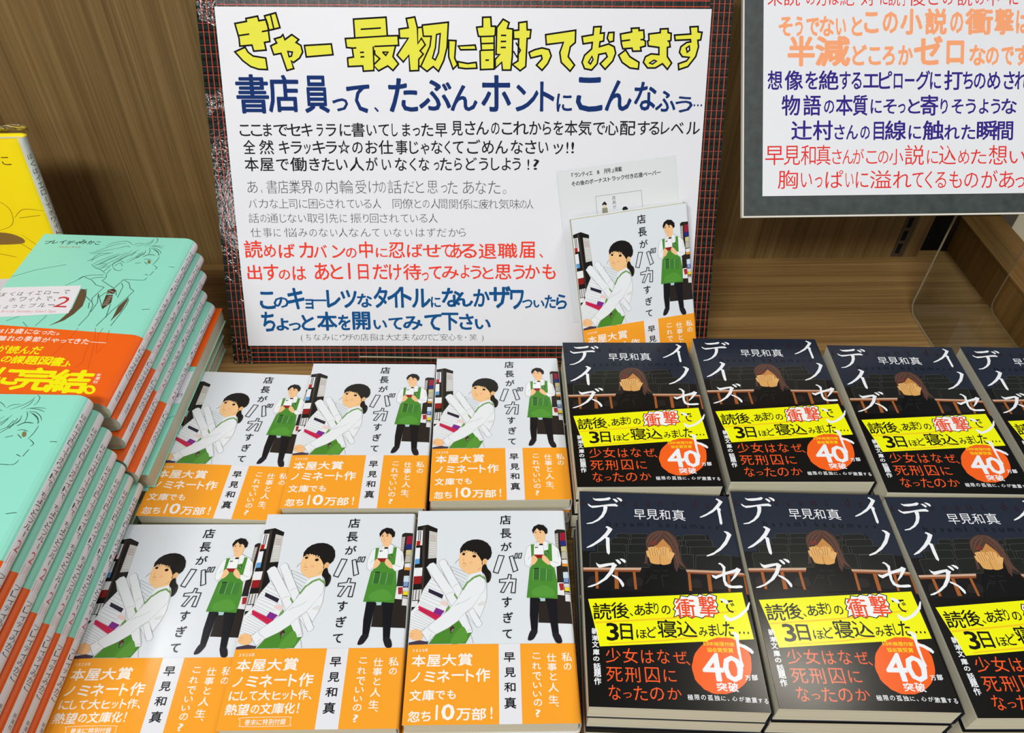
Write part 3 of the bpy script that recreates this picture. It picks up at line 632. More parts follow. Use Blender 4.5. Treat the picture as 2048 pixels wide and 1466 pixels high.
WHITE_BAND_B=[
('g','本','#f4f1ea',0,0.02,0,0,3.17,107.51,11.73,115.08),
('g','屋','#f4f1ea',0,0.02,0,0,12.44,107.48,21.09,115.24),
('g','大','#f4f1ea',0,0.02,0,0,21.88,107.14,30.81,114.8),
('g','賞','#f4f1ea',0,0.02,0,0,31.81,106.7,40.82,114.75),
('g','ノ','#f4f1ea',0,0.02,0,0,3.4,118.55,8.85,124.7),
('g','ミ','#f4f1ea',0,0.02,0,0,11.32,118.02,18.25,124.85),
('g','ネ','#f4f1ea',0,0.02,0,0,19.23,117.19,27.14,125.0),
('g','ー','#f4f1ea',0,0.02,0,0,28.11,119.9,35.71,121.07),
('g','ト','#f4f1ea',0,0.02,0,0,37.0,117.12,41.93,124.72),
('g','作','#f4f1ea',0,0.02,0,0,42.91,116.39,51.76,124.87),
('g','2','#f4f1ea',0,0.01,2,0,3.0,103.42,4.82,105.79),
('g','0','#f4f1ea',0,0.01,2,0,4.98,103.41,6.8,105.78),
('g','2','#f4f1ea',0,0.01,2,0,6.95,103.4,8.77,105.77),
('g','0','#f4f1ea',0,0.01,2,0,8.93,103.4,10.75,105.77),
('g','年','#f4f1ea',0,0.01,2,0,10.9,103.39,12.72,105.76),
('g','私','#f4f1ea',0,0.012,0,0,96.55,106.89,102.98,112.7),
('g','の','#f4f1ea',0,0.012,0,0,97.37,113.69,102.26,118.11),
('g','仕','#f4f1ea',0,0.012,0,0,87.14,107.23,93.08,112.74),
('g','事','#f4f1ea',0,0.012,0,0,87.27,113.53,93.15,118.45),
('g','と','#f4f1ea',0,0.012,0,0,88.55,119.61,92.72,124.44),
('g','人','#f4f1ea',0,0.012,0,0,87.16,125.87,93.5,131.54),
('g','生','#f4f1ea',0,0.012,0,0,86.99,133.4,92.98,138.29),
('g','、','#f4f1ea',0,0.012,0,0,91.0,138.92,92.89,140.47),
('g','こ','#f4f1ea',0,0.012,0,0,78.27,106.96,83.24,110.78),
('g','れ','#f4f1ea',0,0.012,0,0,77.77,112.98,83.38,117.52),
('g','で','#f4f1ea',0,0.012,0,0,77.86,119.18,83.31,124.3),
('g','い','#f4f1ea',0,0.012,0,0,77.89,125.45,83.2,129.06),
('g','い','#f4f1ea',0,0.012,0,0,77.63,130.94,82.9,134.3),
('g','の','#f4f1ea',0,0.012,0,0,77.86,135.6,83.08,139.91),
('g','?','#f4f1ea',0,0.012,0,0,78.69,141.73,81.79,146.23),
('g','に','#f4f1ea',0,0.018,0,0,3.07,127.27,9.21,132.92),
('g','し','#f4f1ea',0,0.018,0,0,9.69,127.22,14.13,132.87),
('g','て','#f4f1ea',0,0.018,0,0,14.72,127.36,19.63,132.82),
('g','大','#f4f1ea',0,0.018,0,0,20.52,126.64,27.6,132.94),
('g','ヒ','#f4f1ea',0,0.018,0,0,28.88,127.52,33.78,132.5),
('g','ッ','#f4f1ea',0,0.018,0,0,34.81,128.42,38.39,132.46),
('g','ト','#f4f1ea',0,0.018,0,0,39.86,126.76,43.63,132.59),
('g','作','#f4f1ea',0,0.018,0,0,44.09,126.43,49.93,132.73),
('g','、','#f4f1ea',0,0.018,0,0,50.55,130.64,52.42,132.69),
('g','熱','#f4f1ea',0,0.018,0,0,2.64,134.8,9.64,141.4),
('g','望','#f4f1ea',0,0.018,0,0,9.92,134.73,16.63,141.33),
('g','の','#f4f1ea',0,0.018,0,0,17.58,135.41,22.7,140.63),
('g','文','#f4f1ea',0,0.018,0,0,23.12,134.42,29.82,141.02),
('g','庫','#f4f1ea',0,0.018,0,0,30.1,134.35,37.08,140.95),
('g','化','#f4f1ea',0,0.018,0,0,37.26,134.29,43.58,140.88),
('g','!','#f4f1ea',0,0.018,0,0,44.51,134.43,46.37,140.65),
('g','巻','#f4f1ea',0,0.012,2,0,15.72,143.83,18.9,147.4),
('g','末','#f4f1ea',0,0.012,2,0,19.18,143.8,22.36,147.37),
('g','に','#f4f1ea',0,0.012,2,0,22.63,143.76,25.81,147.33),
('g','特','#f4f1ea',0,0.012,2,0,26.09,143.73,29.26,147.3),
('g','別','#f4f1ea',0,0.012,2,0,29.54,143.69,32.71,147.26),
('g','付','#f4f1ea',0,0.012,2,0,32.99,143.66,36.16,147.23),
('g','録','#f4f1ea',0,0.012,2,0,36.44,143.62,39.61,147.19),
('l','#f4f1ea',0,0.25,1,1,[14.01,142.96,39.86,142.7,41.94,144.03,42.23,146.71,40.8,147.87,15.14,147.96,13.3,146.73,12.75,144.32])]
BLACK_COVER=[
('p','#161415',0,0,[0.3,48.74,9.18,48.29,9.37,44.19,23.75,38.77,24.0,35.16,46.78,34.06,46.66,35.27,68.41,34.22,85.35,32.81,88.28,41.6,90.87,47.3,104.55,49.52,104.57,76.96,0.3,80.79]),
('p','#1f211f',1,0,[23.53,35.18,24.42,34.23,28.09,33.87,31.32,33.9,32.37,34.87,32.5,38.35,23.39,38.78]),
('l','#464a45',2,0.3,0,1,[23.53,35.18,24.42,34.23,28.09,33.87,31.32,33.9,32.37,34.87,32.5,38.35,23.39,38.78]),
('p','#1f211f',2,0,[33.61,34.87,34.52,33.92,39.87,33.49,44.78,33.43,45.82,34.41,45.9,37.7,33.43,38.3]),
('l','#464a45',3,0.3,0,1,[33.61,34.87,34.52,33.92,39.87,33.49,44.78,33.43,45.82,34.41,45.9,37.7,33.43,38.3]),
('p','#1f211f',3,0,[63.95,35.22,64.9,34.27,66.11,34.03,66.87,34.18,67.87,35.15,67.92,37.84,63.69,38.04]),
('l','#464a45',4,0.3,0,1,[63.95,35.22,64.9,34.27,66.11,34.03,66.87,34.18,67.87,35.15,67.92,37.84,63.69,38.04]),
('p','#1f211f',4,0,[68.93,34.56,69.88,33.61,76.83,33.1,83.32,32.96,84.3,33.94,84.17,37.36,68.55,38.11]),
('l','#464a45',5,0.3,0,1,[68.93,34.56,69.88,33.61,76.83,33.1,83.32,32.96,84.3,33.94,84.17,37.36,68.55,38.11]),
('p','#1f211f',6,0,[19.95,38.83,20.83,37.89,25.95,37.46,30.62,37.42,31.68,38.39,31.75,42.53,19.78,43.11]),
('l','#464a45',7,0.3,0,1,[19.95,38.83,20.83,37.89,25.95,37.46,30.62,37.42,31.68,38.39,31.75,42.53,19.78,43.11]),
('p','#1f211f',7,0,[33.05,38.5,33.95,37.56,39.41,37.12,44.42,37.06,45.45,38.02,45.47,41.88,32.82,42.48]),
('l','#464a45',8,0.3,0,1,[33.05,38.5,33.95,37.56,39.41,37.12,44.42,37.06,45.45,38.02,45.47,41.88,32.82,42.48]),
('p','#1f211f',8,0,[65.54,38.78,66.49,37.85,66.82,37.65,66.69,37.84,67.69,38.8,67.63,42.29,65.17,42.41]),
('l','#464a45',9,0.3,0,1,[65.54,38.78,66.49,37.85,66.82,37.65,66.69,37.84,67.69,38.8,67.63,42.29,65.17,42.41]),
('p','#1f211f',9,0,[69.97,38.57,70.92,37.64,79.25,37.06,87.12,36.86,88.09,37.82,87.79,42.09,69.47,42.96]),
('l','#464a45',10,0.3,0,1,[69.97,38.57,70.92,37.64,79.25,37.06,87.12,36.86,88.09,37.82,87.79,42.09,69.47,42.96]),
('p','#1f211f',11,0,[10.45,44.14,11.31,43.22,20.17,42.62,28.6,42.39,29.65,43.34,29.64,48.59,10.28,49.51]),
('l','#464a45',12,0.3,0,1,[10.45,44.14,11.31,43.22,20.17,42.62,28.6,42.39,29.65,43.34,29.64,48.59,10.28,49.51]),
('p','#1f211f',12,0,[30.87,43.34,31.76,42.41,37.43,41.97,42.67,41.89,43.69,42.84,43.54,48.51,30.51,49.13]),
('l','#464a45',13,0.3,0,1,[30.87,43.34,31.76,42.41,37.43,41.97,42.67,41.89,43.69,42.84,43.54,48.51,30.51,49.13]),
('p','#1f211f',13,0,[65.99,43.13,66.93,42.2,68.44,41.96,69.49,42.08,70.47,43.03,70.08,48.75,65.32,48.97]),
('l','#464a45',14,0.3,0,1,[65.99,43.13,66.93,42.2,68.44,41.96,69.49,42.08,70.47,43.03,70.08,48.75,65.32,48.97]),
('p','#1f211f',14,0,[72.1,43.77,73.04,42.85,82.02,42.25,90.55,42.02,91.5,42.97,91.02,48.15,71.44,49.08]),
('l','#464a45',15,0.3,0,1,[72.1,43.77,73.04,42.85,82.02,42.25,90.55,42.02,91.5,42.97,91.02,48.15,71.44,49.08]),
('p','#1f211f',16,0,[5.08,50.57,5.93,49.66,16.78,48.97,27.21,48.65,28.25,49.58,27.79,60.78,4.71,61.87]),
('l','#464a45',17,0.3,0,1,[5.08,50.57,5.93,49.66,16.78,48.97,27.21,48.65,28.25,49.58,27.79,60.78,4.71,61.87]),
('p','#1f211f',17,0,[29.42,50.1,30.3,49.2,37.51,48.68,44.29,48.53,45.31,49.46,44.68,59.43,28.73,60.18]),
('l','#464a45',18,0.3,0,1,[29.42,50.1,30.3,49.2,37.51,48.68,44.29,48.53,45.31,49.46,44.68,59.43,28.73,60.18]),
('p','#1f211f',18,0,[65.1,49.85,66.03,48.94,69.7,48.59,72.92,48.61,73.89,49.54,72.84,59.5,63.86,59.92]),
('l','#464a45',19,0.3,0,1,[65.1,49.85,66.03,48.94,69.7,48.59,72.92,48.61,73.89,49.54,72.84,59.5,63.86,59.92]),
('p','#1f211f',19,0,[75.2,50.23,76.14,49.32,87.22,48.62,97.84,48.29,98.78,49.22,97.2,60.02,73.69,61.12]),
('l','#464a45',20,0.3,0,1,[75.2,50.23,76.14,49.32,87.22,48.62,97.84,48.29,98.78,49.22,97.2,60.02,73.69,61.12]),
('p','#24201f',20,1,[2.84,73.73,3.94,68.48,7.54,66.99,11.02,68.14,11.63,73.32]),
('p','#24201f',20,1,[27.66,73.64,29.16,68.38,33.6,66.87,37.82,67.98,38.4,73.14]),
('p','#24201f',20,1,[68.0,73.37,69.53,68.12,72.87,66.66,75.83,67.83,75.81,73.0]),
('p','#24201f',20,1,[82.48,73.76,84.41,68.51,88.97,67.0,93.07,68.11,93.21,73.26]),
('p','#a05c2a',21,0,[7.81,63.4,9.78,63.47,9.64,76.09,7.84,76.17]),
('p','#a05c2a',21,0,[20.57,63.35,22.79,63.41,22.64,75.91,19.83,75.88]),
('p','#a05c2a',21,0,[32.45,63.07,34.19,62.98,34.27,75.9,32.58,75.82]),
('p','#a05c2a',21,0,[68.22,62.76,69.91,62.69,69.33,75.54,67.5,75.52]),
('p','#a05c2a',21,0,[80.55,62.74,83.08,62.89,82.49,75.46,80.07,75.46]),
('p','#a05c2a',21,0,[93.61,63.22,95.54,63.41,94.09,75.34,92.65,75.3]),
('p','#a05c2a',21,0,[104.11,63.55,105.84,63.75,105.5,76.66,103.93,76.57]),
('p','#cba88f',22,0,[0.3,61.27,38.37,60.01,37.82,61.7,0.3,62.83]),
('p','#8a4a26',22,0,[0.3,62.83,37.81,61.82,37.18,63.23,0.3,64.16]),
('p','#c39c82',22,0,[67.39,60.2,90.92,60.31,106.38,61.52,106.4,62.9,90.82,61.98,67.66,61.85]),
('p','#8a4a26',22,0,[67.66,61.85,90.82,61.98,106.4,62.9,106.36,64.11,90.58,63.37,67.98,63.05]),
('p','#101010',23,0,[45.44,56.87,57.47,56.3,59.26,57.9,64.89,60.43,66.64,64.22,66.85,76.34,36.78,77.48,38.82,68.8,41.94,62.07]),
('l','#34383a',24,0.25,1,0,[44.13,64.72,46.49,65.71,48.5,65.34]),
('l','#34383a',24,0.25,1,0,[43.47,66.4,45.82,67.38,48.35,66.72]),
('l','#34383a',24,0.25,1,0,[45.97,61.32,48.37,62.04,50.14,61.68]),
('l','#34383a',24,0.25,1,0,[51.44,61.06,53.83,61.78,55.87,61.3]),
('l','#34383a',24,0.25,1,0,[51.0,64.95,53.41,65.39,55.95,64.72]),
('l','#34383a',24,0.25,1,0,[39.98,71.99,42.26,68.64,44.51,65.81]),
('l','#34383a',24,0.25,1,0,[51.47,73.6,51.06,68.77,51.0,64.95]),
('p','#c18748',24,0,[49.06,41.7,54.73,36.68,60.19,42.35,60.23,48.18,50.78,49.2,47.66,45.29]),
('p','#523931',25,0,[42.98,40.22,44.27,35.98,47.43,32.82,51.24,31.0,54.92,30.51,59.24,31.22,62.97,34.49,64.78,39.18,64.95,45.63,65.72,54.21,67.61,58.63,68.72,59.52,66.1,58.81,63.99,55.99,62.72,58.86,61.27,62.37,60.02,58.98,60.38,52.19,60.55,47.58,59.1,42.99,54.92,37.27,50.24,42.53,45.83,43.33,44.74,46.6,43.41,51.28,42.86,55.29,43.6,60.32,42.5,56.44,40.18,57.23,42.14,52.48,43.06,46.68]),
('l','#80604f',26,0.25,1,0,[55.62,31.21,48.6,36.38,44.02,43.71]),
('l','#80604f',26,0.25,1,0,[55.81,31.81,51.05,37.46,45.92,42.44]),
('l','#80604f',26,0.25,1,0,[53.31,31.02,46.66,35.27,43.48,41.38]),
('l','#80604f',26,0.25,1,0,[56.4,31.17,60.49,35.81,63.04,43.97]),
('l','#80604f',26,0.25,1,0,[55.6,33.63,59.53,39.43,61.57,47.53]),
('l','#80604f',26,0.25,1,0,[57.44,31.12,62.77,38.09,63.96,48.58]),
('l','#80604f',26,0.25,1,0,[62.45,44.59,62.24,52.1,63.54,59.38]),
('l','#80604f',26,0.25,1,0,[63.7,48.59,63.96,54.29,66.15,58.42]),
('l','#80604f',26,0.25,1,0,[42.84,47.85,41.46,54.23]),
('p','#8e2f2c',26,0,[46.58,40.05,47.62,39.88,48.34,42.21,47.2,42.38]),
('p','#8e2f2c',26,0,[48.57,39.06,49.61,38.95,50.28,41.29,49.09,41.47]),
('p','#d9a45f',27,1,[44.09,49.52,50.75,49.49,51.35,54.89,50.67,56.96,45.49,56.41,44.29,53.52]),
('p','#d9a45f',27,1,[51.59,50.03,56.82,49.2,58.2,51.15,60.0,48.76,58.79,53.69,57.2,56.42,51.42,56.92]),
('l','#e0ae6b',28,3.24,0,0,[44.75,51.5,44.2,46.91]),
('l','#e0ae6b',28,3.24,0,0,[46.17,50.86,45.68,44.33]),
('l','#e0ae6b',28,3.24,0,0,[47.72,50.5,47.37,43.73]),
('l','#e0ae6b',28,3.24,0,0,[49.23,50.43,49.08,44.35]),
('l','#e0ae6b',28,3.24,0,0,[50.59,50.94,50.58,46.43]),
('l','#e0ae6b',28,3.24,0,0,[51.9,50.88,51.61,46.27]),
('l','#e0ae6b',28,3.24,0,0,[53.08,50.25,53.17,44.15]),
('l','#e0ae6b',28,3.24,0,0,[54.54,50.18,55.27,43.52]),
('l','#e0ae6b',28,3.24,0,0,[55.91,50.11,56.83,44.09]),
('l','#e0ae6b',28,3.24,0,0,[57.52,52.61,60.2,47.6]),
('l','#8a5a2c',29,0.28,0,0,[45.43,51.18,44.79,46.59]),
('l','#8a5a2c',29,0.28,0,0,[46.93,50.82,46.48,44.47]),
('l','#8a5a2c',29,0.28,0,0,[48.44,50.75,48.21,44.39]),
('l','#8a5a2c',29,0.28,0,0,[49.96,50.68,49.79,45.77]),
('l','#8a5a2c',29,0.28,0,0,[52.49,50.56,52.4,45.07]),
('l','#8a5a2c',29,0.28,0,0,[53.79,50.21,54.19,44.1]),
('l','#8a5a2c',29,0.28,0,0,[55.2,50.14,56.03,44.02]),
('l','#8a5a2c',29,0.28,0,0,[51.05,56.6,51.39,49.17]),
('g','i','#33232a',29,0,0,0,1.77,7.29,3.27,11.85),
('g','n','#33232a',29,0,0,0,9.77,8.49,12.88,12.19),
('g','o','#33232a',29,0,0,0,28.98,7.74,31.94,11.0),
('g','c','#33232a',29,0,0,0,37.83,7.31,40.78,11.02),
('g','e','#33232a',29,0,0,0,46.4,7.14,49.35,10.93),
('g','n','#33232a',29,0,0,0,54.75,6.46,58.24,10.51),
('g','t','#33232a',29,0,0,0,64.88,5.13,67.14,10.56),
('g','d','#33232a',29,0,0,0,78.8,3.56,82.3,10.63),
('g','a','#33232a',29,0,0,0,87.87,7.06,90.83,10.83),
('g','h','#171b24',29,0,0,0,17.55,24.06,20.18,28.4),
('g','a','#171b24',29,0,0,0,23.5,25.96,25.49,28.44),
('g','y','#171b24',29,0,0,0,28.7,25.69,31.32,29.09),
('g','a','#171b24',29,0,0,0,33.69,25.76,36.3,28.24),
('g','m','#171b24',29,0,0,0,38.94,25.16,42.87,27.95),
('g','i','#171b24',29,0,0,0,45.64,23.97,46.85,27.7),
('g','k','#171b24',29,0,0,0,53.35,23.87,55.98,27.91),
('g','a','#171b24',29,0,0,0,58.6,25.18,60.85,27.84),
('g','z','#171b24',29,0,0,0,64.25,25.53,66.34,28.31),
('g','u','#171b24',29,0,0,0,69.22,25.27,72.1,28.05),
('g','m','#171b24',29,0,0,0,74.96,25.26,79.15,27.87),
('g','a','#171b24',29,0,0,0,81.97,25.59,84.33,27.75),
('g','s','#171b24',29,0,0,0,87.4,25.96,88.86,27.82),
('g','a','#171b24',29,0,0,0,92.51,25.71,94.29,27.87),
('g','早','#eceff3',30,0,0,0,37.04,14.12,44.99,22.38),
('g','見','#eceff3',30,0,0,0,45.51,13.69,54.0,22.15),
('g','和','#eceff3',30,0,0,0,54.65,13.72,61.92,21.99),
('g','真','#eceff3',30,0,0,0,63.54,13.25,72.3,22.33),
('p','#eceff3',30,0,[9.08,5.52,10.66,6.23,17.43,5.57,20.99,4.54,22.0,5.54,20.3,7.07,14.07,8.03,11.12,7.85,9.71,6.94]),
('p','#eceff3',30,0,[5.64,10.53,6.68,11.32,7.97,12.35,13.33,11.83,21.44,10.27,24.93,9.97,26.59,11.44,25.84,12.32,23.45,12.11,18.64,12.35,19.12,13.29,18.09,17.18,15.74,21.4,12.15,24.7,7.85,27.08,4.17,27.57,3.93,26.96,7.9,25.84,11.7,23.16,14.52,19.57,16.05,15.68,16.23,12.59,11.64,13.66,8.42,14.13,6.35,12.82,5.5,11.38]),
('p','#eceff3',30,0,[23.05,5.95,24.69,5.68,26.22,6.78,26.83,8.06,25.54,8.9,24.29,7.53]),
('p','#eceff3',30,0,[25.83,4.7,27.71,4.74,29.52,5.83,29.84,7.26,28.81,8.09,27.57,6.71]),
('p','#eceff3',30,0,[16.68,29.73,17.68,28.64,19.7,29.59,21.43,31.03,20.55,32.6,17.72,36.66,12.85,41.07,7.04,45.18,3.42,46.53,3.09,45.96,8.18,42.48,12.46,38.71,16.31,34.32,18.03,31.5,17.84,30.29]),
('p','#eceff3',30,0,[15.85,37.83,17.17,37.17,18.92,38.1,18.79,40.19,18.46,49.59,17.61,51.07,16.43,49.68,16.2,45.04,16.44,39.12]),
('p','#eceff3',30,0,[8.75,57.19,9.94,58.26,11.41,58.76,15.96,57.7,20.5,56.92,22.62,58.79,21.25,60.53,19.24,64.79,15.27,69.36,10.19,72.85,5.21,75.23,2.67,75.61,2.7,74.92,8.25,72.67,13.35,68.64,17.08,63.79,18.8,60.09,18.87,58.97,14.32,60.3,10.79,61.2,9.38,59.7]),
('p','#eceff3',30,0,[18.94,65.63,21.81,66.87,24.57,69.47,26.08,72.1,25.94,73.99,24.92,74.57,24.08,72.74,22.6,69.56,18.39,66.48]),
('p','#eceff3',30,0,[21.65,54.71,23.41,54.51,24.82,55.87,25.37,57.25,24.4,58.14,23.23,57.07]),
('p','#eceff3',30,0,[24.46,53.89,26.23,53.7,28.07,54.58,28.66,55.97,27.73,57.03,26.55,56.07]),
('p','#eceff3',30,0,[95.75,3.36,96.73,2.33,98.67,3.55,100.53,5.22,99.46,6.77,96.69,10.46,92.04,14.52,86.2,17.97,82.85,19.27,82.41,18.66,87.62,15.69,92.46,11.95,95.79,7.92,97.53,5.56,96.99,3.96]),
('p','#eceff3',30,0,[95.3,10.85,97.5,10.42,98.18,11.99,97.53,13.3,97.43,23.05,96.37,24.65,95.53,23.45,95.65,18.14,95.56,12.44]),
('p','#eceff3',30,0,[97.0,29.94,98.12,29.47,100.3,30.27,102.0,32.31,100.83,34.47,97.53,39.98,92.61,44.9,86.93,48.64,82.69,49.99,82.58,49.13,87.78,46.58,92.5,42.57,96.78,37.05,98.82,32.76,98.35,31.09]),
('p','#eceff3',30,0,[89.11,55.08,90.49,54.28,92.27,55.5,93.68,57.4,92.73,61.34,99.62,58.79,101.1,57.49,103.56,58.88,102.49,60.6,98.97,64.89,95.44,68.05,95.2,67.52,98.29,63.28,99.7,61.01,92.63,63.27,92.15,67.39,93.13,70.05,95.88,70.99,101.32,70.47,102.63,71.21,101.93,72.32,98.46,72.75,93.62,72.7,91.03,70.95,90.42,67.47,90.65,64.19,88.09,65.4,85.92,66.59,84.18,65.31,83.46,63.7,84.45,63.65,86.34,64.11,90.84,62.25,91.73,58.61,90.92,56.12])]
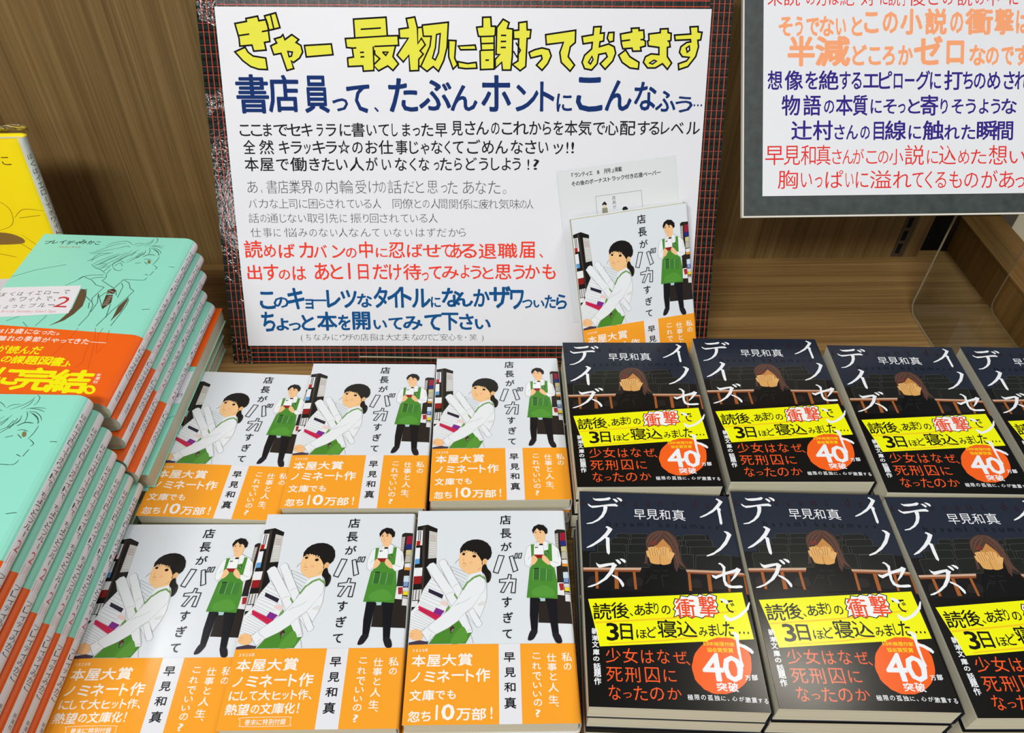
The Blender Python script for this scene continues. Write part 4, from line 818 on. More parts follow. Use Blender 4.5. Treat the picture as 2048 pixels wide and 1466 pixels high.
BLACK_BAND=[
('p','#eff208',0,0,[2.51,83.73,101.33,75.35,102.73,106.92,8.24,114.94]),
('p','#f2c81e',1,0,[6.12,99.03,49.79,94.78,95.43,88.14,95.28,88.95,49.66,95.92,6.06,100.15]),
('p','#f2c81e',1,0,[13.73,112.56,48.1,109.18,69.23,106.06,69.1,106.93,47.97,110.26,13.68,113.42]),
('p','#f2621c',1,0,[98.04,123.65,97.47,126.4,96.46,129.15,94.52,131.58,92.78,134.05,90.79,135.89,88.05,137.89,85.53,139.59,82.95,140.36,80.04,141.33,77.38,141.28,74.62,141.45,72.12,141.19,69.75,139.95,67.48,138.91,65.97,136.99,64.31,135.24,63.0,133.15,62.72,130.54,62.24,127.99,62.21,125.26,63.26,122.47,64.11,119.65,65.37,117.15,67.61,114.5,69.59,112.52,71.96,110.36,74.93,108.47,77.62,107.62,80.56,106.54,83.45,106.6,86.35,106.41,89.16,106.7,91.38,108.1,93.7,109.26,95.62,111.34,96.75,113.26,97.96,115.5,98.69,118.22,98.39,120.87]),
('g','少','#f05a26',2,0,0,0,11.32,115.61,20.41,124.9),
('g','女','#f05a26',2,0,0,0,21.72,115.42,30.55,124.71),
('g','は','#f05a26',2,0,0,0,32.61,116.33,40.09,124.52),
('g','な','#f05a26',2,0,0,0,42.23,115.62,49.72,124.37),
('g','死','#f05a26',2,0,0,0,11.17,127.55,20.61,136.22),
('g','刑','#f05a26',2,0,0,0,22.16,127.06,31.07,136.26),
('g','囚','#f05a26',2,0,0,0,33.93,126.81,42.32,136.01),
('g','に','#f05a26',2,0,0,0,44.87,127.93,52.21,135.29),
('g','な','#f05a26',2,0,0,0,11.83,138.27,18.78,146.88),
('g','っ','#f05a26',2,0,0,0,20.2,142.28,25.07,145.55),
('g','た','#f05a26',2,0,0,0,26.44,138.37,34.16,146.72),
('g','の','#f05a26',2,0,0,0,35.65,138.72,43.88,146.55),
('g','ぜ','#f05a26',2,0,0,0,51.83,116.24,60.17,123.89),
('g','、','#f05a26',2,0,0,0,59.1,122.27,61.58,124.8),
('g','か','#f05a26',2,0,0,0,45.97,138.74,54.03,145.51),
('g','読','#0f0f0c',2,0.012,0,0,5.13,86.2,16.61,97.6),
('g','後','#0f0f0c',2,0.012,0,0,16.48,85.24,27.87,96.32),
('g','、','#0f0f0c',2,0.012,0,0,28.02,92.31,30.14,94.57),
('g','あ','#0f0f0c',2,0.012,0,0,31.07,86.5,37.98,93.98),
('g','ま','#0f0f0c',2,0.012,0,0,38.1,84.51,43.17,92.99),
('g','り','#0f0f0c',2,0.012,0,0,43.45,84.61,46.54,92.49),
('g','の','#0f0f0c',2,0.012,0,0,48.1,86.34,54.01,92.51),
('g','ほ','#0f0f0c',2,0.012,0,0,30.96,103.2,37.53,108.93),
('g','ど','#0f0f0c',2,0.012,0,0,37.64,100.88,43.68,108.36),
('g','寝','#0f0f0c',2,0.012,0,0,44.19,96.05,56.04,107.94),
('g','3','#0f0f0c',2,0.018,0,0,12.73,99.36,20.4,111.14),
('g','日','#0f0f0c',2,0.018,0,0,21.23,99.56,28.9,110.2),
('g','で','#0f0f0c',2,0.012,0,0,86.52,81.13,94.75,90.01),
('g','込','#0f0f0c',2,0.012,0,0,56.12,96.47,68.43,107.02),
('g','み','#0f0f0c',2,0.012,0,0,69.56,100.26,74.99,106.26),
('g','ま','#0f0f0c',2,0.012,0,0,75.71,98.17,80.86,105.99),
('g','し','#0f0f0c',2,0.012,0,0,81.51,97.63,85.23,105.17),
('g','た','#0f0f0c',2,0.012,0,0,85.0,95.87,91.88,105.84),
('g','…','#0f0f0c',2,0.012,0,0,94.26,102.12,100.55,103.8),
('p','#f2f2f0',2,0,[56.34,84.74,57.63,81.41,60.47,81.98,61.38,79.23,65.63,79.86,67.47,78.35,72.24,79.08,73.57,77.48,77.7,78.83,79.59,77.2,84.43,78.75,83.39,82.33,84.3,84.61,82.94,87.57,84.26,89.8,81.13,90.74,80.15,93.39,75.54,92.47,73.14,94.28,69.08,93.11,66.75,94.57,63.79,93.01,59.3,94.91,58.53,92.69,55.37,94.19,56.97,89.91,55.62,88.83,57.2,86.45]),
('l','#0f0f0c',3,0.6,0,1,[56.34,84.74,57.63,81.41,60.47,81.98,61.38,79.23,65.63,79.86,67.47,78.35,72.24,79.08,73.57,77.48,77.7,78.83,79.59,77.2,84.43,78.75,83.39,82.33,84.3,84.61,82.94,87.57,84.26,89.8,81.13,90.74,80.15,93.39,75.54,92.47,73.14,94.28,69.08,93.11,66.75,94.57,63.79,93.01,59.3,94.91,58.53,92.69,55.37,94.19,56.97,89.91,55.62,88.83,57.2,86.45]),
('g','日','#f6d820',3,0.012,0,0,71.41,109.43,74.34,112.06),
('g','本','#f6d820',3,0.012,0,0,74.42,109.58,77.58,112.03),
('g','推','#f6d820',3,0.012,0,0,77.66,109.55,80.71,112.12),
('g','理','#f6d820',3,0.012,0,0,80.86,109.52,83.85,112.09),
('g','作','#f6d820',3,0.012,0,0,83.98,109.49,87.09,112.18),
('g','家','#f6d820',3,0.012,0,0,87.18,109.46,90.28,112.15),
('g','協','#f6d820',3,0.012,0,0,72.85,113.24,75.93,116.12),
('g','会','#f6d820',3,0.012,0,0,76.08,113.21,78.99,116.1),
('g','賞','#f6d820',3,0.012,0,0,79.14,113.18,82.16,116.13),
('g','受','#f6d820',3,0.012,0,0,82.37,113.15,85.4,116.04),
('g','賞','#f6d820',3,0.012,0,0,85.6,113.12,88.74,116.06),
('g','4','#eceff3',3,0.018,0,0,68.39,116.5,80.78,134.04),
('g','0','#eceff3',3,0.018,0,0,80.55,117.94,92.65,134.04),
('g','突','#eceff3',3,0.025,0,0,75.14,134.59,81.34,139.67),
('g','破','#eceff3',3,0.025,0,0,81.83,134.3,87.76,139.91),
('g','万','#eceff3',3,0.025,0,0,92.88,129.83,96.15,132.83),
('g','部','#eceff3',3,0.025,0,0,96.75,129.11,100.29,132.66),
('g','新','#eceff3',3,0.025,0,0,3.71,103.07,7.55,107.38),
('g','潮','#eceff3',3,0.025,0,0,3.68,107.95,7.6,111.35),
('g','文','#eceff3',3,0.025,0,0,3.61,111.62,7.51,115.82),
('g','庫','#eceff3',3,0.025,0,0,3.83,116.63,7.8,120.48),
('g','の','#eceff3',3,0.025,0,0,3.75,121.29,7.58,124.27),
('g','話','#eceff3',3,0.025,0,0,3.81,125.33,8.04,129.07),
('g','題','#eceff3',3,0.025,0,0,3.78,129.06,8.08,133.8),
('g','作','#eceff3',3,0.025,0,0,3.66,134.06,7.82,138.46),
('g','極','#eceff3',3,0.01,0,0,57.23,142.23,60.53,145.47),
('g','限','#eceff3',3,0.01,0,0,61.32,142.16,64.26,145.3),
('g','の','#eceff3',3,0.01,0,0,65.04,142.26,67.97,145.13),
('g','孤','#eceff3',3,0.01,0,0,68.89,142.08,71.93,145.38),
('g','独','#eceff3',3,0.01,0,0,72.7,142.17,75.9,145.31),
('g','に','#eceff3',3,0.01,0,0,76.65,142.64,79.31,145.14),
('g','、','#eceff3',3,0.01,0,0,80.2,144.23,81.26,145.27),
('g','心','#eceff3',3,0.01,0,0,83.0,142.51,85.93,145.12),
('g','が','#eceff3',3,0.01,0,0,86.96,142.49,89.89,145.2),
('g','激','#eceff3',3,0.01,0,0,90.31,142.69,93.77,145.82),
('g','震','#eceff3',3,0.01,0,0,94.25,142.79,97.18,145.91),
('g','す','#eceff3',3,0.01,0,0,97.92,143.16,100.32,145.76),
('g','る','#eceff3',3,0.01,0,0,101.3,143.26,103.69,146.13),
('g','衝','#e84a20',4,0.012,0,0,57.35,81.1,69.65,94.35),
('g','撃','#e84a20',4,0.012,0,0,72.14,78.83,83.3,93.4),
('p','#eceff3',4,0,[85.71,80.31,88.08,80.2,90.79,81.48,91.62,83.35,90.3,84.17,88.19,82.87]),
('p','#eceff3',4,0,[86.58,92.02,87.6,91.17,88.8,92.53,90.9,93.66,95.95,91.28,101.48,86.67,104.5,81.8,104.9,82.73,103.12,87.22,98.1,92.1,92.99,94.79,89.92,95.85,87.49,95.04]),
('p','#eceff3',4,0,[89.51,102.79,91.56,102.4,94.02,104.36,93.62,106.44,93.11,110.55,92.9,120.26,93.51,124.13,92.46,125.29,91.63,122.55,91.27,115.81,91.41,107.72,90.66,104.22]),
('p','#eceff3',4,0,[92.94,109.98,96.66,110.97,100.08,113.41,101.06,115.37,99.98,116.55,98.1,114.93,95.19,112.77,92.58,111.85])]
TEAL_COVER=[
('l','#3a6155',0,0.5,1,0,[57.93,15.29,60.73,10.74,66.36,7.47,71.8,6.67,76.07,8.9,78.82,11.69]),
('l','#3a6155',0,0.5,1,0,[52.03,21.89,58.49,16.71,65.58,11.45,72.7,9.09]),
('l','#3a6155',0,0.5,1,0,[47.18,24.55,56.46,21.64,69.25,16.6]),
('l','#3a6155',0,0.5,1,0,[49.49,25.37,57.57,24.45,66.77,23.46]),
('l','#3a6155',0,0.5,1,0,[79.83,12.12,82.04,9.55,87.49,8.75]),
('l','#3a6155',0,0.5,1,0,[82.31,13.44,88.0,10.19,92.26,6.02,93.73,1.96]),
('l','#3a6155',0,0.5,1,0,[94.35,0.43,96.9,2.78,97.11,6.73,95.86,9.75]),
('l','#3a6155',0,0.5,1,0,[92.39,12.88,98.22,11.58,104.99,12.18]),
('l','#3a6155',0,0.5,1,0,[94.46,12.28,99.83,12.95,105.12,15.08]),
('l','#3a6155',0,0.5,1,0,[94.74,14.69,99.54,15.4,104.19,19.0,106.3,22.7]),
('l','#3a6155',0,0.5,1,0,[95.63,15.61,99.64,17.32,103.44,20.95,105.05,25.62]),
('l','#3a6155',0,0.5,1,0,[93.62,14.76,95.79,18.5,96.38,24.2]),
('l','#3a6155',0,0.5,1,0,[89.03,13.07,92.72,8.95,94.01,4.43]),
('l','#3a6155',0,0.5,1,0,[57.57,24.45,54.64,28.4,53.58,34.09]),
('l','#3a6155',0,0.5,1,0,[66.59,22.99,57.39,28.25,53.77,35.94]),
('l','#3a6155',0,0.5,1,0,[72.48,23.62,61.95,32.69,56.14,40.43]),
('l','#3a6155',0,0.5,1,0,[77.66,22.38,67.07,31.48,58.49,42.13]),
('l','#3a6155',0,0.5,1,0,[81.61,19.29,73.1,31.15,67.91,37.94,60.83,43.83]),
('l','#3a6155',0,0.5,1,0,[86.27,18.07,79.74,27.96,74.14,33.89]),
('l','#3a6155',0,0.5,1,0,[92.0,18.23,91.96,24.45,81.46,32.56]),
('l','#3a6155',0,0.5,1,0,[92.62,21.55,89.65,27.42,82.27,36.24]),
('l','#3a6155',0,0.5,1,0,[77.48,30.91,70.6,40.56,63.35,44.61]),
('l','#3a6155',0,0.5,1,0,[55.78,39.53,60.83,43.83,66.21,46.27,72.06,51.36]),
('l','#3a6155',0,0.5,1,0,[73.41,44.97,72.59,51.33]),
('l','#3a6155',0,0.5,1,0,[67.76,17.17,74.49,13.88,78.19,14.65]),
('l','#3a6155',0,0.5,1,0,[72.99,26.44,66.69,33.37,61.75,39.2]),
('l','#3a6155',0,0.5,1,0,[81.33,23.13,77.14,29.99,73.79,32.98]),
('l','#3a6155',0,0.5,1,0,[85.07,21.01,82.7,26.85]),
('l','#3a6155',0,0.5,1,0,[89.08,22.7,87.24,28.49]),
('l','#3a6155',0,0.5,1,0,[90.62,20.71,89.22,29.32]),
('l','#3a6155',0,0.5,1,0,[68.27,38.85,65.51,44.49]),
('l','#3a6155',0,0.5,1,0,[71.49,41.43,69.06,47.92]),
('l','#3a6155',0,0.5,1,0,[66.47,37.1,59.4,40.25]),
('l','#3a6155',0,0.5,1,0,[50.75,35.36,54.48,32.17]),
('l','#3a6155',0,0.5,1,0,[97.63,16.47,102.29,20.06,105.56,24.65]),
('l','#3a6155',0,0.5,1,0,[74.0,42.21,72.63,37.22,74.86,34.32,78.69,34.11,80.91,36.31]),
('l','#3a6155',0,0.5,1,0,[74.0,42.21,77.53,45.66,81.11,46.37,82.7,44.02]),
('l','#3a6155',0,0.5,1,0,[75.28,41.22,75.88,38.43,78.63,36.9,81.25,40.9]),
('l','#3a6155',0,0.5,1,0,[89.9,36.56,94.11,35.13]),
('l','#3a6155',0,0.5,1,0,[94.83,30.89,97.96,30.25,101.74,31.45]),
('l','#3a6155',0,0.5,1,0,[96.52,34.07,100.11,37.11]),
('l','#3a6155',0,0.5,1,0,[106.2,26.51,105.9,32.16,104.24,37.81]),
('l','#3a6155',0,0.5,1,0,[105.34,37.75,109.31,41.21,108.18,43.55]),
('l','#3a6155',0,0.5,1,0,[108.42,45.8,107.04,51.27]),
('l','#3a6155',0,0.5,1,0,[102.65,49.72,105.7,51.35]),
('l','#3a6155',0,0.5,1,0,[106.09,54.0,104.77,57.17,101.72,57.77]),
('l','#3a6155',0,0.5,1,0,[89.52,57.1,101.72,57.77]),
('l','#2b4038',0,0.7,1,0,[92.96,27.23,96.94,24.17,102.24,24.83]),
('p','#7d7a4c',0,0,[101.77,33.78,102.0,34.97,101.78,35.87,101.19,36.22,100.36,35.95,99.54,35.11,98.93,33.93,98.7,32.74,98.91,31.84,99.51,31.48,100.34,31.76,101.17,32.6]),
('l','#3a6155',0,0.5,0,0,[72.94,52.21,73.86,55.28,73.0,59.3]),
('l','#3a6155',0,0.5,0,0,[55.92,55.35,64.5,59.75,70.08,65.57,77.15,67.79,73.32,81.57,74.71,85.65,77.36,89.63,78.61,101.68,76.08,113.58]),
('l','#3a6155',0,0.5,0,0,[55.92,55.35,60.81,53.3,70.86,52.5]),
('l','#3a6155',0,0.5,0,0,[62.74,58.08,66.3,56.12,72.0,55.38]),
('l','#3a6155',0,0.5,0,0,[71.93,59.35,78.72,64.24,85.26,68.65]),
('l','#3a6155',0,0.5,0,0,[88.62,57.59,85.26,68.65]),
('l','#3a6155',0,0.5,0,0,[88.62,57.59,94.48,61.66,97.63,68.0,101.76,71.22,99.66,78.52]),
('l','#3a6155',0,0.5,0,0,[88.64,61.97,91.31,66.18,92.18,79.75]),
('l','#3a6155',0,0.5,0,0,[75.84,75.97,82.3,86.91,85.87,93.27]),
('l','#3a6155',0,0.5,0,0,[87.97,71.51,90.19,77.33]),
('l','#3a6155',0,0.5,0,0,[64.61,70.6,67.65,79.35,74.45,85.67]),
('l','#3a6155',0,0.5,0,0,[75.84,75.97,79.41,86.24,78.79,97.67]),
('l','#3a6155',0,0.5,0,0,[101.62,80.94,102.27,88.35,101.13,100.54,99.53,112.41]),
('l','#3a6155',0,0.5,0,0,[99.66,78.52,94.14,94.47,89.05,112.93]),
('l','#3a6155',0,0.5,0,0,[89.82,87.35,92.42,103.37]),
('l','#3a6155',0,0.5,0,0,[77.65,80.51,81.29,73.57]),
('l','#3a6155',0,0.5,0,0,[73.23,86.55,75.24,93.41]),
('l','#3a6155',0,0.5,0,0,[118.46,39.61,122.45,39.12]),
('l','#3a6155',0,0.5,0,0,[115.66,92.81,121.27,91.71]),
('l','#3a6155',0,0.5,0,0,[55.92,55.35,53.54,59.45]),
('l','#3a6155',0,0.35,0,0,[0.3,58.66,15.45,48.73,35.91,40.88]),
('l','#3a6155',0,0.35,0,0,[46.51,67.42,52.42,61.01,55.37,55.02]),
('l','#3a6155',0,0.35,0,0,[20.97,110.64,28.34,105.15]),
('l','#3a6155',0,0.35,0,0,[44.85,115.0,48.14,103.12]),
('l','#3a6155',0,0.35,0,0,[33.75,111.01,39.5,116.27]),
('p','#4a3526',0,0,[81.35,71.0,85.43,69.07,87.81,71.09,87.84,75.35,82.1,75.64]),
('p','#4a3526',0,0,[82.32,76.9,87.53,76.63,89.71,85.7,86.28,93.66,84.03,89.29]),
('p','#5d4a33',0,0,[60.22,70.84,64.19,71.18,68.38,81.41,69.93,91.0,67.17,100.6,62.97,108.02,54.54,114.51,59.71,108.18,61.69,101.91,63.26,94.52,61.76,82.84]),
('p','#5d4a33',0,0,[100.5,78.65,101.23,83.45,100.87,95.74,97.26,107.22,97.38,101.53,96.71,90.28]),
('l','#e9e2c8',1,0.35,0,0,[84.29,89.28,88.08,88.26]),
('l','#e9e2c8',1,0.35,0,0,[84.42,87.21,88.05,86.29]),
('l','#e9e2c8',1,0.35,0,0,[84.55,85.14,88.01,84.3]),
('l','#e9e2c8',1,0.35,0,0,[84.68,83.06,87.98,82.31]),
('l','#e9e2c8',1,0.35,0,0,[84.82,80.97,87.94,80.31]),
('l','#e9e2c8',1,0.35,0,0,[84.95,78.87,87.91,78.29]),
('l','#e9e2c8',1,0.35,0,0,[82.04,71.39,87.2,73.68]),
('l','#e9e2c8',1,0.35,0,0,[81.97,73.95,85.23,75.48]),
('g','ブ','#20342e',1,0.008,0,0,5.64,9.49,11.78,14.28),
('g','レ','#20342e',1,0.008,0,0,12.12,8.58,16.59,13.57),
('g','イ','#20342e',1,0.008,0,0,17.71,7.86,22.74,13.62),
('g','デ','#20342e',1,0.008,0,0,23.71,8.48,29.85,14.23),
('g','ィ','#20342e',1,0.008,0,0,30.39,9.13,34.53,13.92),
('g','み','#20342e',1,0.008,0,0,33.93,6.91,40.09,12.68),
('g','か','#20342e',1,0.008,0,0,40.92,7.51,46.53,12.7),
('g','こ','#20342e',1,0.008,0,0,47.47,8.56,51.39,12.98),
('g','M','#cda98b',1,0,2,0,20.05,16.04,21.41,19.06),
('g','i','#cda98b',1,0,2,0,21.53,15.95,22.89,18.98),
('g','k','#cda98b',1,0,2,0,23.01,15.87,24.37,18.9),
('g','a','#cda98b',1,0,2,0,24.49,15.79,25.85,18.82),
('g','k','#cda98b',1,0,2,0,25.97,15.71,27.33,18.73),
('g','o','#cda98b',1,0,2,0,27.45,15.62,28.81,18.65),
('g','B','#cda98b',1,0,2,0,30.41,15.46,31.77,18.49),
('g','r','#cda98b',1,0,2,0,31.89,15.37,33.25,18.41),
('g','a','#cda98b',1,0,2,0,33.37,15.29,34.74,18.32),
('g','d','#cda98b',1,0,2,0,34.85,15.21,36.22,18.24),
('g','y','#cda98b',1,0,2,0,36.34,15.12,37.7,18.16),
('p','#e6e5ec',1,0,[0.4,72.27,59.13,66.75,62.99,99.85,0.4,108.61]),
('g','ぼ','#3a3a3c',2,0,0,0,1.43,78.26,6.8,83.06),
('g','く','#3a3a3c',2,0,0,0,9.43,77.34,12.79,81.62),
('g','は','#3a3a3c',2,0,0,0,15.07,76.7,19.11,81.3),
('g','イ','#3a3a3c',2,0,0,0,22.22,75.56,26.27,80.6),
('g','エ','#3a3a3c',2,0,0,0,28.45,75.22,32.5,79.52),
('g','ロ','#3a3a3c',2,0,0,0,34.74,74.88,39.13,78.64),
('g','ー','#3a3a3c',2,0,0,0,41.14,75.93,45.87,76.8),
('g','で','#3a3a3c',2,0,0,0,48.47,72.5,53.21,77.36),
('g','ホ','#3a3a3c',2,0,0,0,12.11,84.27,16.78,88.68),
('g','ワ','#3a3a3c',2,0,0,0,19.53,83.02,24.2,88.08),
('g','イ','#3a3a3c',2,0,0,0,26.28,83.02,29.96,87.76),
('g','ト','#3a3a3c',2,0,0,0,32.68,81.94,35.69,86.91),
('g','で','#3a3a3c',2,0,0,0,38.56,81.27,43.25,86.24),
('g','、','#3a3a3c',2,0,0,0,45.35,84.21,47.03,86.32),
('g','ち','#3a3a3c',2,0,0,0,6.2,93.18,9.83,97.5),
('g','ょ','#3a3a3c',2,0,0,0,12.16,93.4,15.46,96.8),
('g','っ','#3a3a3c',2,0,0,0,17.73,92.36,21.37,95.66),
('g','と','#3a3a3c',2,0,0,0,23.87,91.41,27.51,95.34),
('g','ブ','#3a3a3c',2,0,0,0,30.15,89.79,34.79,94.77),
('g','ル','#3a3a3c',2,0,0,0,36.66,89.22,42.3,94.1),
('g','ー','#3a3a3c',2,0,0,0,43.81,90.53,48.79,91.36),
('g','2','#c3303a',2,0,0,0,47.93,80.72,58.28,93.32),
('g','R','#d88a92',2,0,2,0,5.87,98.31,7.13,102.08),
('g','e','#d88a92',2,0,2,0,7.24,98.24,8.51,102.01),
('g','a','#d88a92',2,0,2,0,8.62,98.17,9.89,101.94),
('g','l','#d88a92',2,0,2,0,10.0,98.1,11.27,101.87),
('g','B','#d88a92',2,0,2,0,12.76,97.96,14.03,101.73),
('g','r','#d88a92',2,0,2,0,14.14,97.89,15.41,101.66),
('g','i','#d88a92',2,0,2,0,15.52,97.82,16.79,101.59),
('g','t','#d88a92',2,0,2,0,16.9,97.74,18.17,101.52),
('g','i','#d88a92',2,0,2,0,18.28,97.67,19.55,101.45),
('g','s','#d88a92',2,0,2,0,19.66,97.6,20.93,101.38),
('g','h','#d88a92',2,0,2,0,21.04,97.53,22.31,101.31),
('g','S','#d88a92',2,0,2,0,23.81,97.39,25.08,101.17),
('g','e','#d88a92',2,0,2,0,25.19,97.32,26.46,101.1),
('g','c','#d88a92',2,0,2,0,26.57,97.25,27.84,101.03),
('g','o','#d88a92',2,0,2,0,27.95,97.18,29.22,100.95),
('g','n','#d88a92',2,0,2,0,29.33,97.11,30.61,100.88),
('g','d','#d88a92',2,0,2,0,30.72,97.04,31.99,100.81),
('g','a','#d88a92',2,0,2,0,32.1,96.97,33.37,100.74),
('g','r','#d88a92',2,0,2,0,33.48,96.9,34.76,100.67),
('g','y','#d88a92',2,0,2,0,34.87,96.83,36.14,100.6),
('g','S','#d88a92',2,0,2,0,37.63,96.68,38.91,100.46),
('g','c','#d88a92',2,0,2,0,39.02,96.61,40.29,100.39),
('g','h','#d88a92',2,0,2,0,40.4,96.54,41.67,100.32),
('g','o','#d88a92',2,0,2,0,41.79,96.47,43.06,100.25),
('g','o','#d88a92',2,0,2,0,43.17,96.4,44.44,100.18),
('g','l','#d88a92',2,0,2,0,44.55,96.33,45.83,100.11),
('g','D','#d88a92',2,0,2,0,47.33,96.19,48.6,99.97),
('g','a','#d88a92',2,0,2,0,48.71,96.12,49.99,99.9),
('g','y','#d88a92',2,0,2,0,50.1,96.05,51.37,99.83),
('g','s','#d88a92',2,0,2,0,51.48,95.97,52.76,99.76)]
TEAL_BAND=[
('l','#c8420e',0,0.3,0,0,[89.51,115.28,94.04,127.38,97.79,141.5,101.27,157.86]),
('l','#c8420e',0,0.3,0,0,[95.01,115.0,94.68,122.46,100.67,142.3]),
('l','#c8420e',0,0.3,0,0,[100.5,117.23,103.07,128.87]),
('l','#c8420e',0,0.3,0,0,[91.75,131.35,93.28,144.52,95.27,150.89]),
('l','#c8420e',0,0.3,0,0,[76.91,115.9,75.57,128.28,70.63,146.54]),
('l','#c8420e',0,0.3,0,0,[91.7,157.41,95.27,150.89]),
('l','#c8420e',0,0.3,0,0,[26.68,134.53,38.24,142.5,41.66,147.0]),
('l','#c8420e',0,0.3,0,0,[102.83,133.21,101.29,142.27]),
('l','#c8420e',0,0.3,0,0,[61.49,157.04,79.74,161.56,92.8,160.05]),
('g','は','#f6efe6',1,0.012,0,0,19.88,119.66,25.31,124.0),
('g','1','#f6efe6',1,0.012,0,0,26.32,119.15,27.6,124.27),
('g','3','#f6efe6',1,0.012,0,0,28.94,119.27,32.14,124.1),
('g','歳','#f6efe6',1,0.012,0,0,33.1,118.5,39.18,124.3),
('g','に','#f6efe6',1,0.012,0,0,40.69,119.13,45.81,123.96),
('g','な','#f6efe6',1,0.012,0,0,46.35,119.34,51.79,124.17),
('g','っ','#f6efe6',1,0.012,0,0,52.8,120.72,56.96,123.9),
('g','た','#f6efe6',1,0.012,0,0,57.28,119.77,63.37,124.3),
('g','。','#f6efe6',1,0.012,0,0,64.28,121.97,66.19,124.38),
('g','離','#f6efe6',1,0.012,0,0,24.26,126.82,30.59,132.03),
('g','れ','#f6efe6',1,0.012,0,0,31.34,126.49,37.04,132.18),
('g','の','#f6efe6',1,0.012,0,0,37.59,127.16,42.66,131.9),
('g','季','#f6efe6',1,0.012,0,0,43.65,126.38,49.04,132.26),
('g','節','#f6efe6',1,0.012,0,0,49.85,126.55,55.56,132.24),
('g','が','#f6efe6',1,0.012,0,0,56.76,127.18,62.47,132.1),
('g','や','#f6efe6',1,0.012,0,0,63.42,127.82,69.13,132.26),
('g','っ','#f6efe6',1,0.012,0,0,70.2,129.24,74.63,132.27),
('g','て','#f6efe6',1,0.012,0,0,74.79,128.05,79.55,132.22),
('g','き','#f6efe6',1,0.012,0,0,80.22,127.22,84.67,132.71),
('g','た','#f6efe6',1,0.012,0,0,85.78,127.22,91.17,132.9),
('l','#f6efe6',1,0.5,0,0,[92.0,130.38,103.53,130.87]),
('g','が','#f6f000',1,0.022,0,0,28.93,136.7,36.75,143.81),
('g','読','#f6f000',1,0.022,0,0,37.3,136.78,45.42,145.25),
('g','ん','#f6f000',1,0.022,0,0,45.91,137.13,53.41,144.86),
('g','だ','#f6f000',1,0.022,0,0,53.84,136.74,61.66,145.02),
('g','の','#f6f000',1,0.022,0,0,37.25,147.57,44.97,154.03),
('g','課','#f6f000',1,0.022,0,0,44.87,146.73,53.82,154.99),
('g','題','#f6f000',1,0.022,0,0,54.13,146.73,63.7,155.44),
('g','図','#f6f000',1,0.022,0,0,64.25,146.91,73.21,155.43),
('g','書','#f6f000',1,0.022,0,0,72.97,147.05,81.92,156.19),
('g','」','#f6f000',1,0.022,0,0,81.54,150.59,85.24,156.12),
('g','、','#f6f000',1,0.022,0,0,85.62,152.69,87.9,155.54),
('g','に','#f6f000',1,0.035,0,0,40.56,158.69,59.28,176.31),
('g','完','#f6f000',1,0.035,0,0,55.62,157.99,82.78,180.25),
('g','結','#f6f000',1,0.035,0,0,80.15,158.86,108.52,181.65),
('l','#f6f000',1,2.0,1,1,[113.51,177.43,113.77,178.65,113.54,179.71,112.85,180.44,111.81,180.73,110.57,180.55,109.32,179.9,108.25,178.91,107.53,177.7,107.26,176.47,107.48,175.41,108.17,174.67,109.22,174.37,110.47,174.56,111.73,175.21,112.79,176.22]),
('g','新','#f6efe6',1,0.012,0,0,109.84,161.98,112.66,164.51),
('g','潮','#f6efe6',1,0.012,0,0,110.05,165.12,113.12,168.09),
('g','社','#f6efe6',1,0.012,0,0,109.88,168.61,113.46,171.37)]
